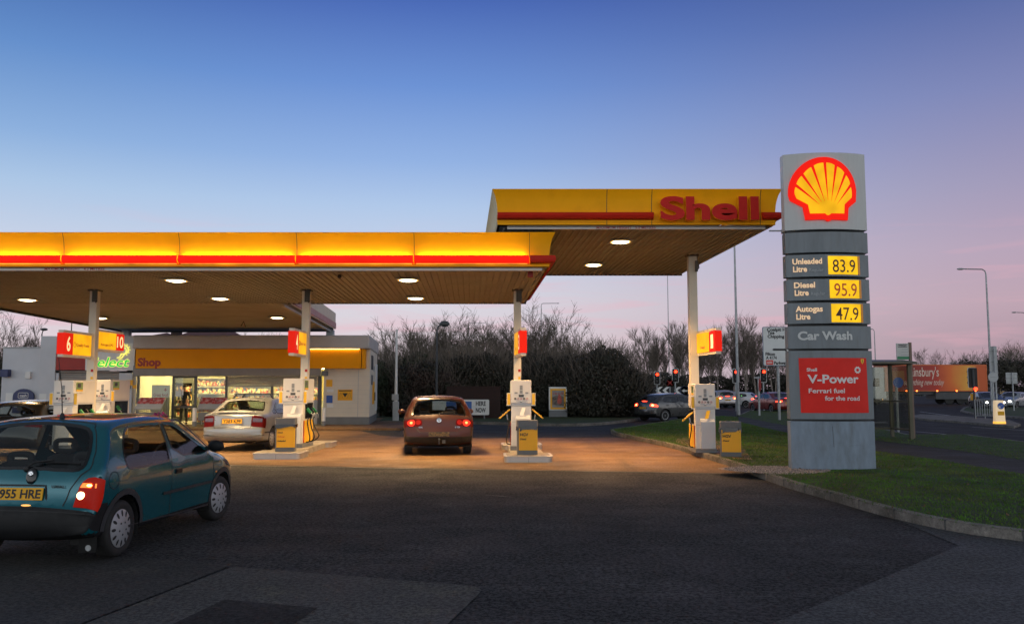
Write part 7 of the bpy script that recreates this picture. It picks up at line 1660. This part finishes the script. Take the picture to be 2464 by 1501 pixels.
def round_sign(label, px, py, rpx, Y, face, kind, back=False):
    c = atY(px, py, Y); R = rpx * Y / 2058; t = thing('road_sign', label, 'road sign', (c.x, Y, 0)); z = c.z
    p = MB(); post(p, 0, .06, z + R * .6); p.build('post', K('galv'), t)
    M = Matrix.Translation((0, 0, z)) @ Matrix.Rotation(pi / 2, 4, 'X'); d = MB(); d.lathe([(R, -.01), (R, .01), (1e-6, .01)], 28, 0, M); do = d.build('disc', K(face), t)
    def ring(r0, r1, m, o): q = MB(); q.lathe([(r0, o), (r1, o)], 28, 0, M); q.build('ring', K(m), do)
    if kind == 'arrow': ring(R * .98, R * .92, 'txt_white', .012); q = MB(); q.prism([(a * R, b * R) for a, b in [(-.68, 0), (-.2, .42), (-.05, .42), (-.3, .13), (.66, .13), (.66, -.13), (-.3, -.13), (-.05, -.42), (-.2, -.42)]], (0, -.012, z), X, Z, .004); q.build('arrow', K('txt_white'), do)
    if kind == 'nostop': ring(R, R * .80, 'red', .012); q = MB(); q.box(-R * .85, R * .85, -.016, -.012, -.08 * R, .08 * R, 0, Matrix.Translation((0, 0, z)) @ Matrix.Rotation(.78, 4, 'Y')); q.box(-R * .85, R * .85, -.0165, -.0125, -.08 * R, .08 * R, 0, Matrix.Translation((0, 0, z)) @ Matrix.Rotation(-.78, 4, 'Y')); q.build('cross', K('red'), do)
    if kind == 'speed': ring(R, R * .80, 'red', .012); q = MB(); q.text('30', (0, -.013, z - R * .38), X, Z, R * .76, R * 1.1, bold=.02); q.build('lettering', K('txt_black'), do)
    if kind == 'back': q = MB(); q.box(-R * .6, R * .6, -.03, -.012, z - .02, z + .02); q.build('clamp', K('galv'), t)
    return t
round_sign('blue round sign with white arrow pointing left', 1648, 940, 11, 60, 'blue', 'arrow')
round_sign('red and blue round no stopping sign by the slim post', 1612, 921, 9, 62, 'navy', 'nostop')
round_sign('small blue round sign far beyond the waiting cars', 1704, 924, 4, 120, 'blue', 'plain')
round_sign('grey back of a round sign on the tall lamp post', 2390, 907, 12, 44.2, 'lgrey', 'back')
def sign_back(label, pxl, pxr, pyt, pyb, Y):
    x0, x1 = atY(pxl, pyt, Y).x, atY(pxr, pyt, Y).x; z0, z1 = atY(pxl, pyb, Y).z, atY(pxl, pyt, Y).z; t = thing('road_sign', label, 'road sign', ((x0 + x1) / 2, Y, 0)); hw = (x1 - x0) / 2
    q = MB(); q.box(-hw, hw, 0, .02, z0, z1); q.build('panel', K('lgrey'), t); q = MB(); [q.box(-hw, hw, -.04, 0, z0 + (z1 - z0) * k - .03, z0 + (z1 - z0) * k + .03) for k in (.15, .5, .85)]; q.build('rail', K('galv'), t)
    p = MB(); [post(p, a, -.10, z1, .05) for a in ((-hw * .5, hw * .5) if hw > .5 else (0,))]; p.build('post', K('galv'), t)
sign_back('grey back of an upright sign board on the tall lamp post', 2380, 2398, 833, 908, 44.4)
sign_back('grey back of a square road sign near the right edge', 2420, 2447, 896, 923, 62)
def narrow_sign():
    Y = 50; c = atY(1828, 926, Y); t = thing('road_sign', 'round red sign on white post seen edge on among waiting cars', 'road sign', (c.x, Y, 0), radians(62)); z = c.z
    p = MB(); post(p, 0, .06, z + .5, .06); p.build('post', K('lgrey'), t); M = Matrix.Translation((0, 0, z)) @ Matrix.Rotation(pi / 2, 4, 'X'); d = MB(); d.lathe([(.38, -.01), (.38, .01), (1e-6, .01)], 28, 0, M); do = d.build('disc', K('txt_white'), t); q = MB(); q.lathe([(.38, .012), (.29, .012)], 28, 0, M); q.build('ring', K('red'), do)
    q = MB(); q.bar((-1.0, .06, z + .42), (0, .06, z + .42), .06, .08); q.build('bracket', K('lgrey'), t)
narrow_sign()
def direction_sign():
    b = at(1876, 1010, GZ); Y = b.y; L = lambda px: atY(px, 850, Y).x - b.x; Zf = lambda py: atY(1870, py, Y).z - GZ
    t = thing('direction_sign', 'white roundabout direction sign partly hidden behind the price sign', 'road sign', (b.x, Y, GZ)); x0, x1 = L(1835), L(1952); z0, z1 = Zf(880), Zf(786.5)
    q = MB(); q.prism(rrect(x0, x1, z0, z1, .08), (0, -.02, 0), X, Z, .03); q.build('border', mat('sign_border', (.10, .16, .24), .4), t)
    q = MB(); q.prism(rrect(x0 + .035, x1 - .035, z0 + .035, z1 - .035, .06), (0, -.052, 0), X, Z, .004); po = q.build('board', mat('sign_white', (.62, .65, .65), .4, var=.05), t)
    yy = -.060; k = Y / 2058
    def T(s, px0, px1, py, h, m='txt_black'): q = MB(); q.text(s, (L(px0), yy, Zf(py)), X, Z, h * k, (px1 - px0) * k if px1 else None, 'L', .04); q.build('lettering', K(m), po)
    T('Coalpit Heath', 1846, 1912, 796.5, 7); T('Yate', 1847, 1864, 804, 7); T('Chipping Sodbury', 1847, 1929, 813, 7); T('Filton', 1841, 1864, 855, 7); T('A 4174', 1842, 1868, 864, 7); T('Parkway', 1861, 1893, 876.5, 7)
    q = MB(); q.prism([(L(1842), Zf(877.5)), (L(1859), Zf(877.5)), (L(1859), Zf(866)), (L(1842), Zf(866))], (0, -.058, 0), X, Z, .003); ro = q.build('rail_symbol', K('red'), po)
    q = MB(); q.box(L(1844), L(1857), -.066, -.062, Zf(872.8), Zf(873.8)); q.box(L(1844), L(1857), -.066, -.062, Zf(869.8), Zf(870.8)); q.bar((L(1847), -.064, Zf(873.3)), (L(1853), -.064, Zf(867.5)), .02, .002); q.bar((L(1848), -.064, Zf(876)), (L(1854), -.064, Zf(870.3)), .02, .002); q.build('symbol', K('txt_white'), ro)
    q = MB(); cx, cz, R = L(1901), Zf(841), 9 * k; n = 26
    V = [(cx + r * cos(2 * pi * i / n), yy, cz + r * sin(2 * pi * i / n)) for r in (R, R * 1.42) for i in range(n)]; q.add(V, [(i, (i + 1) % n, n + (i + 1) % n, n + i) for i in range(n)])
    q.prism([(L(1857), Zf(841)), (L(1861), Zf(843.5)), (L(1889), Zf(843.5)), (L(1889), Zf(838.5)), (L(1861), Zf(838.5))], (0, yy + .003, 0), X, Z, .003); q.box(cx - 2.5 * k, cx + 2.5 * k, yy - .002, yy + .002, cz + R * 1.3, cz + R * 2.2); q.build('symbol', K('txt_black'), po)
    p = MB(); post(p, 0, .03, z1, .07); post(p, L(1925), .03, z1, .07); p.build('post', K('galv'), t)
direction_sign()
def keep_left(label, px, py, group='lit traffic bollards', s=1.0):
    b = at(px, py, .10); t = thing('lit_bollard', label, 'traffic bollard', b, 0, group); t.scale = (s,) * 3
    q = MB(); q.prism(rrect(-.24, .24, -.14, .14, .06), (0, 0, 0), X, Yv, .10); q.build('base', K('kb_y'), t)
    q = MB(); V = []
    for z, w in ((.10, .23), (.55, .215), (1.0, .20), (1.05, .18)):
        V += [(a * w / .24, y * w / .24, z) for a, y in rrect(-.24, .24, -.13, .13, .05)]
    n = 24; q.add(V, [(r * n + i, r * n + (i + 1) % n, (r + 1) * n + (i + 1) % n, (r + 1) * n + i) for r in range(3) for i in range(n)] + [tuple(3 * n + i for i in range(n))]); q.build('shell', K('kb_s'), t, smooth=40)
    q = MB(); M = Matrix.Translation((.03, -.123, .80)) @ Matrix.Rotation(pi / 2, 4, 'X'); q.lathe([(.15, 0), (.15, .006), (1e-6, .006)], 20, 0, M); do = q.build('disc', K('blue'), t)
    q = MB(); q.bar(Vector((.12, -.131, .87)), Vector((-.05, -.131, .75)), .035, .004); q.prism([(-.09, .71), (.03, .72), (-.06, .82)], (0, -.130, 0), X, Z, .003); q.build('arrow', K('txt_white'), do)
    q = MB(); q.box(-.12, .17, -.128, -.118, .38, .56); q.build('yellow_plate', K('plate_y'), t)
def grad_mat(name, z0, z1, c0, c1, e0, e1):
    m = bpy.data.materials.new(name); m.use_nodes = True; nt = m.node_tree; N = nt.nodes; L = nt.links; b = N['Principled BSDF']; b.inputs['Base Color'].default_value = (.6, .6, .55, 1)
    b.inputs['Emission Color'].default_value = (*c0, 1); b.inputs['Emission Strength'].default_value = e0; return m
MT['kb_y'] = mat('bollard_base_lit', (.9, .5, .1), .4, var=.05, emit=1.1, ecol=(1, .46, .06)); MT['kb_s'] = mat('bollard_shell', (.62, .60, .52), .4, var=.08, vscale=4, emit=.45, ecol=(1, .66, .28))
keep_left('glowing keep left bollard on the kerbed island at right', 2405, 1019)
keep_left('distant glowing bollard between lorry cab and bus shelter', 2118, 962, s=1.4)
keep_left('distant glowing bollard left of the silver car headlights', 2412, 952, s=1.6)
def guard_rail():
    Y = 45.2; x0, x1 = atY(2346, 970, Y).x, atY(2392, 970, Y).x; t = thing('guard_rail', 'white pedestrian guard rail on the grassed traffic island', 'railing', (x0, Y, .1)); w = x1 - x0; q = MB()
    q.tube([(0, 0, 1.0), (w, 0, 1.0)], .025, 6); q.tube([(0, 0, .15), (w, 0, .15)], .02, 6)
    for k in range(9): q.tube([(w * k / 8, 0, 0 if k % 4 == 0 else .15), (w * k / 8, 0, 1.0)], .022 if k % 4 == 0 else .014, 6)
    q.build('railing', K('galv'), t)
guard_rail()
def bus_shelter():
    f = at(2194, 1057, .1); Y = f.y; k = Y / 2058; t = thing('bus_shelter', 'olive framed glass bus shelter beside the tall price sign', 'bus shelter', (f.x, Y, .10)); m = mat('shelter_frame', (.10, .092, .055), .5, var=.12)
    xl = -3.2; zr = atY(2190, 876, Y).z - .10; yb = 1.35
    p = MB()
    for x, y in ((0, 0), (0, yb), (-1.05, yb), (-2.1, yb), (-3.1, yb), (-3.1, 0)): p.box(x - .05, x + .05, y - .05, y + .05, 0, zr)
    p.build('post', m, t)
    r = MB()
    for z in (.28, 1.17): r.bar((0, .05, z), (0, yb - .05, z), .06, .05); r.bar((-3.1, yb, z), (-.05, yb, z), .05, .06) 
    r.build('rail', m, t)
    g_ = MB(); g_.box(-.008, .008, .06, yb - .06, 1.20, zr - .05); g_.box(-.008, .008, .06, yb - .06, .31, 1.14)
    for a, b in ((-1.0, -.05), (-2.05, -1.1), (-3.05, -2.15)): g_.box(a, b, yb - .008, yb + .008, 1.20, zr - .05); g_.box(a, b, yb - .008, yb + .008, .31, 1.14)
    g_.build('glass_panel', K('shelterglass'), t)
    q = MB(); P = [(-.28, 0), (yb + .2, 0), (yb + .2, .07), (yb * .5, .16), (-.28, .07)]; q.prism(P, (xl - .1, 0, zr), Yv, Z, 3.45); q.build('roof', mat('shelter_roof', (.13, .12, .09), .5, var=.1), t, bevel=.02)
    q = MB(); q.bar((-2.9, yb - .25, .48), (-.3, yb - .25, .48), .22, .04); q.build('seat', K('dgrey'), t)
MT['shelterglass'] = glass('shelter_glass', (.80, .80, .74), .03)
bus_shelter()
def bus_flag():
    Y = at(2194, 1057, .1).y + .6; c = atY(2190, 850, Y); t = thing('bus_stop_sign', 'white and green bus stop flag above the shelter roof', 'bus stop', (c.x, Y, .1)); k = Y / 2058; zt = atY(2190, 826, Y).z - .1; zb = atY(2190, 865, Y).z - .1
    p = MB(); p.box(-.04, .04, -.04, .04, 0, zt + .03); p.build('pole', mat('stop_pole', (.18, .12, .09), .5), t)
    q = MB(); q.box(-33 * k, -.045, -.02, .02, zb, zt); po = q.build('flag', mat('flag_white', (.55, .56, .54), .5, var=.06), t)
    q = MB(); q.box(-33 * k + .01, -.05, -.024, -.02, zb + .005, zb + .10); q.build('green_band', mat('flag_green', (.03, .22, .10), .5), po)
    q = MB(); q.box(-33 * k + .05, -.10, -.024, -.02, zt - .12, zt - .03); q.build('black_panel', K('txt_black'), po)
    q = MB(); q.text('BUS STOP', (-18 * k, -.026, zt - .10), X, Z, .045, 22 * k, bold=.02); q.build('lettering', K('txt_white'), po)
    q = MB(); [q.box(-20 * k - .02 * i, -.08, -.0235, -.02, zt - .2 - .09 * i, zt - .18 - .09 * i) for i in range(3)]; q.build('route_text', K('lgrey'), po)
bus_flag()
def stop_sign_post():
    Y = 33; c = atY(2158, 920, Y); t = thing('road_sign', 'road sign with blue disc seen through the bus shelter glass', 'road sign', (c.x, Y, 0)); p = MB(); post(p, 0, .05, c.z + .4, .05); p.build('post', K('galv'), t)
    q = MB(); q.box(-.30, .30, 0, .02, c.z - .05, c.z + .45); q.build('plate', mat('plate_orange', (.40, .16, .05), .5), t); q = MB(); q.lathe([(.20, 0), (.20, .01), (1e-6, .01)], 18, 0, Matrix.Translation((.05, -.01, c.z + .0)) @ Matrix.Rotation(pi / 2, 4, 'X')); q.build('disc', K('blue'), t)
stop_sign_post()
# ================================================================ TREES AND HEDGES
MT['bark'] = mat('winter_bark', (.075, .058, .044), .9, var=.3, vscale=6)
MT['twig'] = mat('winter_twigs', (.15, .122, .098), .9, var=.3, vscale=3)
MT['twig_g'] = mat('lichen_twigs', (.12, .108, .075), .9, var=.3, vscale=3)
MT['birch'] = mat('birch_bark', (.26, .22, .19), .8, var=.4, vscale=8)
MT['ivy'] = mat('evergreen_leaves', (.026, .038, .014), .6, var=.45, vscale=9, col2=(.050, .050, .022), c2scale=1.3)
MT['hedge'] = mat('hedge_leaves', (.026, .026, .015), .65, var=.45, vscale=9, col2=(.040, .033, .021), c2scale=1.6)
MT['rust'] = mat('rusty_leaves', (.055, .032, .022), .65, var=.45, vscale=9, col2=(.032, .034, .018), c2scale=1.2)
def tree_geo(seed, H, stems, spread, twig_r=.014, up=.75, levels=3, lean=0.0, first=.18, density=1.0):
    """returns trunk MB, crown MB: tapered limbs that fork, ending in fine twigs"""
    r = random.Random(seed); tr, cr = MB(), MB()
    def grow(p, d, L, rad, lev):
        n = 4 if lev < 2 else 3; pts = [p]; rs = [rad]; q = p.copy(); dd = d.copy()
        for i in range(n):
            dd = (dd + Vector((r.gauss(0, .13), r.gauss(0, .13), r.gauss(0, .08) + (.10 if lev > 0 else .02))) + Vector((lean * .04, 0, 0))).normalized(); q = q + dd * (L / n); pts.append(q.copy()); rs.append(max(rad * (1 - .72 * (i + 1) / n), twig_r * .55))
        (tr if lev == 0 else cr).tube(pts, rs, 6 if lev == 0 else (4 if lev == 1 else 3), 0, False)
        if lev >= levels: return
        k = int((9, 8, 7, 5)[lev] * density * r.uniform(.8, 1.25))
        for j in range(k):
            t = r.uniform(first if lev == 0 else .15, 1.0) ** .8; i = min(int(t * n), n - 1); f = t * n - i; b = pts[i].lerp(pts[i + 1], f); ax = (pts[i + 1] - pts[i]).normalized()
            a = r.uniform(0, 2 * pi); o = ax.orthogonal().normalized(); o2 = ax.cross(o); side = o * cos(a) + o2 * sin(a); nd = (ax * up + side * r.uniform(.45, .95) * spread + Z * .12).normalized()
            grow(b, nd, L * r.uniform(.38, .62) * (1.1 - .45 * t if lev == 0 else 1), max(rs[i] * .52, twig_r), lev + 1)
    for s in range(stems):
        a = 2 * pi * s / max(stems, 1) + r.uniform(-.4, .4); d = Vector((cos(a) * (.28 if stems > 1 else .03) + lean * .1, sin(a) * (.28 if stems > 1 else .03), 1)).normalized()
        grow(Vector((cos(a) * .15 * (stems > 1), sin(a) * .15 * (stems > 1), -.05)), d, H * r.uniform(.62, .80), H * (.016 if stems == 1 else .011), 0)
    return tr, cr
def tree_proto(label, name, seed, H, stems, spread, tm, cm, cat='tree', **kw):
    tr, cr = tree_geo(seed, H, stems, spread, **kw); t = thing(name, label, cat); tr.build('trunk', tm, t, smooth=60); cr.build('crown', cm, t); return t
def blob_leaves(r, mb, blobs, n, size, mi=0):
    tot = sum(b[3] * b[4] + b[4] * b[5] + b[3] * b[5] for b in blobs); V = mb.v
    for cx, cy, cz, rx, ry, rz in blobs:
        k = int(n * (rx * ry + ry * rz + rx * rz) / tot)
        for _ in range(k):
            d = Vector((r.gauss(0, 1), r.gauss(0, 1), r.gauss(0, 1))).normalized(); q = r.uniform(.62, 1.06) ** .6 * (1 + .10 * sin(d.x * 7 + cx) * sin(d.z * 8 + cz))
            p = Vector((cx + d.x * rx * q, cy + d.y * ry * q, cz + d.z * rz * q))
            if p.z < .02: continue
            s = size * r.uniform(.6, 1.4); a = (d + Vector((r.gauss(0, .6), r.gauss(0, .6), r.gauss(0, .6)))).normalized(); u = a.orthogonal().normalized(); ang = r.uniform(0, 6.28); v = a.cross(u); e1 = u * cos(ang) + v * sin(ang); e2 = a.cross(e1)
            b = len(V); V += [tuple(p - e1 * s), tuple(p + e2 * s * .45), tuple(p + e1 * s), tuple(p - e2 * s * .45)]; mb.f.append((b, b + 1, b + 2, b + 3)); mb.m.append(mi)
def bush(label, name, loc, blobs, n, leaf_m, size=.10, twigs=0, seed=1, cat='bush', group=None, twig_m='twig', tl=(.5, 1.2)):
    r = random.Random(seed); t = thing(name, label, cat, loc, 0, group); lv = MB(); blob_leaves(r, lv, blobs, n, size); lv.build('foliage', leaf_m, t)
    tw = MB()
    for _ in range(30):
        b = r.choice(blobs); tw.tube([(b[0] + r.uniform(-.4, .4) * b[3] * .4, b[1], 0), (b[0] + r.uniform(-.5, .5) * b[3], b[1] + r.uniform(-.4, .4) * b[4], b[2] + b[5] * .4)], [.05, .015], 4, 0, False)
    for _ in range(twigs):
        b = r.choice(blobs); d = Vector((r.gauss(0, 1), r.gauss(0, .8), abs(r.gauss(.35, .8)))).normalized(); p = Vector((b[0] + d.x * b[3] * .85, b[1] + d.y * b[4] * .85, b[2] + d.z * b[5] * .85)); dd = (d * .7 + Vector((r.gauss(0, .3), r.gauss(0, .3), .75))).normalized(); L = r.uniform(*tl); k = (dd + Vector((r.gauss(0, .25), r.gauss(0, .25), .1))).normalized()
        tw.tube([p, p + dd * L * .5, p + dd * L * .5 + k * L * .5], [.014, .011, .006], 3, 0, False)
    tw.build('stem', K(twig_m), t); return t
GB = 'bare winter trees of the thicket'
p1 = tree_proto('bare multi stemmed tree at the left of thicket behind flag pole', 'bare_tree', 11, 6.2, 4, .9, K('bark'), K('twig'), density=.85, twig_r=.011)
p2 = tree_proto('bare bushy tree in the thicket', 'bare_tree', 23, 5.6, 5, 1.0, K('bark'), K('twig_g'), density=.88, twig_r=.011)
p3 = tree_proto('bare rounded tree rising highest right of middle column', 'bare_tree', 37, 6.6, 3, 1.05, K('bark'), K('twig'), density=.92, twig_r=.011)
p4 = tree_proto('slim birch', 'birch_tree', 41, 9.5, 1, .55, K('birch'), K('twig'), density=1.25, first=.25, up=.95)
p5 = tree_proto('wide birch', 'birch_tree', 53, 8.5, 2, .7, K('birch'), K('twig'), density=1.2, first=.22, up=.9)
for q in (p1, p2, p3): q['group'] = GB
for q in (p4, p5): q['group'] = 'bare birches beyond the roundabout'
def put(proto, used, px, ytop, Y, label, rz=None, tilt=0.0):
    s_ = {id(p1): 6.2, id(p2): 5.6, id(p3): 6.6, id(p4): 9.5, id(p5): 8.5}[id(proto)] * .93
    x = atY(px, 900, Y).x; H = atY(px, ytop, Y).z; o = proto if not used.get(id(proto)) else copy_tree(proto); used[id(proto)] = 1
    o.location = (x, Y, 0); o.rotation_euler = (0, tilt, random.uniform(0, 6.28) if rz is None else rz); o.scale = (H / s_,) * 3; o['label'] = label; return o
U = {}
L1 = [(915, 812, 54, p1, 'bare tree at the left end of thicket beside the shop wall'), (945, 800, 56, p2, 'bare tree right behind the white flag pole'), (978, 775, 55, p1, 'bare tree with wind swept top right of the flag pole'), (1008, 800, 58, p2, 'bare tree left of the short dark lamp post'),
      (1045, 790, 56, p1, 'bare tree directly behind the short dark lamp post'), (1080, 782, 58, p2, 'bare tree right of the short dark lamp post'), (1112, 795, 54, p1, 'bare tree left of the distant lamp post over the thicket'), (1145, 785, 57, p2, 'bare tree right of the distant lamp post over thicket'),
      (1180, 776, 56, p1, 'bare tree above the right end of the brick wall'), (1212, 790, 58, p2, 'bare tree just left of the middle canopy column'), (1262, 770, 57, p1, 'bare tree just right of the middle canopy column'), (1300, 752, 55, p3, 'tallest rounded bare tree right of the middle column'),
      (1345, 775, 57, p2, 'bare tree behind the poster stand'), (1385, 800, 56, p1, 'bare tree above the left part of the dark hedge'), (1425, 822, 55, p2, 'bare tree over the middle of the dark hedge'), (1470, 828, 56, p1, 'bare tree over the crest of dark hedge'), (1515, 838, 57, p2, 'bare tree over the right end of the dark hedge')]
for px, yt, Y, pr, lb in L1: put(pr, U, px, yt + 10, Y, lb)
L2 = [(1560, 812, 96, p5, 'birch at the left edge of far birches behind the hedge'), (1588, 800, 92, p4, 'birch just left of the slim lamp post'), (1622, 788, 95, p4, 'pointed birch right of the slim lamp post'), (1650, 802, 90, p5, 'birch left of the rightmost canopy column'), (1690, 792, 96, p4, 'birch hidden partly by the rightmost canopy column'), (1722, 806, 92, p5, 'birch behind lit sign 1'),
      (1755, 798, 97, p4, 'birch left of the thick lamp post'), (1795, 786, 93, p5, 'birch right of the thick lamp post'), (1822, 800, 95, p4, 'birch left of the direction sign'), (1862, 806, 98, p5, 'birch behind the direction sign'), (1605, 822, 118, p4, 'smaller birch far behind the chevron board'), (1672, 826, 120, p5, 'smaller birch far behind the blue arrow sign'), (1740, 824, 122, p4, 'smaller birch far behind the silver waiting car'), (1806, 822, 120, p5, 'smaller birch far behind the white car')]
L2 += [(1574, 828, 104, p5, 'short birch left of the slim lamp post'), (1640, 822, 108, p5, 'short birch right of the second red signal'), (1706, 820, 106, p5, 'short birch right of lit sign 1 column'), (1770, 818, 108, p5, 'short birch behind the thick lamp post foot'), (1840, 820, 110, p5, 'short birch behind the left edge of direction sign'), (1885, 816, 104, p5, 'short birch behind the price sign edge')]
for px, yt, Y, pr, lb in L2: put(pr, U, px, yt + 6, Y, lb)
L3 = [(2255, 838, 150, p1, 'distant bare tree above the middle of the lorry trailer'), (2345, 862, 160, p2, 'distant bare tree behind the right end of trailer'), (2410, 848, 150, p1, 'distant bare tree right of the tall lamp post'), (2440, 845, 130, p2, 'distant bare tree above the square sign back'), (2468, 828, 135, p1, 'distant bare tree cut by the right photo edge'), (8, 772, 60, p3, 'bare tree at the far left edge of the photo'), (95, 772, 62, p4, 'slender bare tree behind the dark lamp post at left'), (640, 798, 66, p1, 'top of a bare tree over the shop roof')]
for px, yt, Y, pr, lb in L3: put(pr, U, px, yt, Y, lb).__setitem__('group', 'distant bare trees')
def BL(Y, items):                                          # blobs from photo measures: (px, centre py, half width px, half height px, depth m)
    k = Y / 2058; return [(atY(px, 900, Y).x, 0, max(CAM_H + (935 - py) * k, .1), hw * k, dp, hh * k) for px, py, hw, hh, dp in items]
def bush_at(label, Y, items, n, m, **kw):
    B = BL(Y, items); x = sum(b[0] for b in B) / len(B); return bush(label, kw.pop('name', 'evergreen_bush'), (x, Y, 0), [(b[0] - x, *b[1:]) for b in B], n, m, **kw)
bush_at('large dark dense hedge bush right of the poster stand', 48.5, [(1435, 925, 75, 78, 2.0), (1490, 935, 60, 72, 1.9), (1395, 945, 50, 62, 1.7), (1460, 875, 50, 40, 1.6), (1525, 950, 38, 58, 1.6), (1440, 980, 95, 36, 2.2)], 26000, K('hedge'), size=.085, twigs=900, seed=3, name='hedge_bush', twig_m='twig', tl=(.4, 1.1))
bush_at('dark bush behind the poster stand and pump 3', 50.0, [(1330, 925, 60, 65, 1.8), (1290, 940, 50, 58, 1.7), (1370, 910, 50, 55, 1.6), (1330, 975, 80, 34, 2)], 16000, K('hedge'), size=.085, twigs=700, seed=5, name='hedge_bush', tl=(.4, 1.1))
bush_at('rust brown evergreen shrub behind the red hatchback', 48.0, [(985, 930, 45, 55, 1.7), (1030, 925, 48, 58, 1.8), (1075, 945, 42, 48, 1.6), (1010, 975, 75, 36, 2)], 17000, K('rust'), size=.08, twigs=250, seed=7)
bush_at('green ivy covered shrub above the rust brown one', 50.5, [(1010, 890, 40, 42, 1.5), (1050, 900, 45, 36, 1.5), (965, 905, 35, 45, 1.5)], 10000, K('ivy'), size=.08, twigs=250, seed=9)
bush_at('olive bush rising behind the brick wall', 49.5, [(1120, 905, 50, 50, 1.7), (1175, 900, 50, 52, 1.7), (1215, 925, 40, 55, 1.6), (1150, 960, 90, 40, 1.8)], 14000, K('hedge'), size=.08, twigs=700, seed=13)
bush_at('dark bush behind the tree line left of middle column', 52, [(1085, 895, 60, 40, 1.6), (1160, 892, 60, 40, 1.6), (1230, 895, 50, 45, 1.6), (1300, 890, 55, 42, 1.6), (1370, 890, 50, 38, 1.6)], 17000, K('hedge'), size=.08, twigs=900, seed=31)
bush_at('dark bush between the shop end wall and flag pole', 49.0, [(930, 940, 32, 58, 1.6), (955, 965, 40, 42, 1.6), (915, 915, 22, 48, 1.5)], 9000, K('ivy'), size=.08, twigs=300, seed=15)
bush_at('low dark shrubs behind the chevron board', 84, [(1590, 925, 40, 30, 2.5), (1650, 930, 45, 28, 2.5), (1540, 930, 30, 34, 2.5)], 9000, K('hedge'), size=.12, twigs=300, seed=17, cat='shrubs')
bush_at('low dark shrubs behind the waiting cars', 105, [(1720, 925, 45, 22, 3), (1790, 925, 45, 24, 3), (1850, 920, 45, 30, 3), (1900, 925, 40, 26, 3)], 11000, K('hedge'), size=.14, twigs=350, seed=19, cat='shrubs')
bush_at('dark distant hedge behind lorry at the right edge', 125, [(2330, 905, 40, 38, 4), (2400, 900, 40, 40, 4), (2450, 905, 50, 40, 4), (2520, 905, 50, 45, 4)], 14000, K('hedge'), size=.17, twigs=500, seed=21, cat='hedge')
bush_at('distant low hedge seen under and beyond the lorry', 190, [(2000, 938, 120, 14, 4), (2180, 938, 120, 14, 4), (2350, 938, 120, 14, 4)], 7000, K('hedge'), size=.22, twigs=200, seed=23, cat='hedge')
bush_at('dark shrub at the far left edge below the bare tree', 56, [(-10, 920, 28, 50, 2), (-45, 900, 50, 70, 2)], 6000, K('ivy'), size=.09, twigs=300, seed=25)
bush_at('distant hedge line beyond the left of the forecourt', 88, [(-760, 925, 140, 34, 4), (-540, 920, 140, 40, 4), (-320, 922, 140, 36, 4), (-120, 915, 120, 44, 4), (60, 925, 90, 34, 4)], 14000, K('hedge'), size=.14, twigs=400, seed=27, cat='hedge')
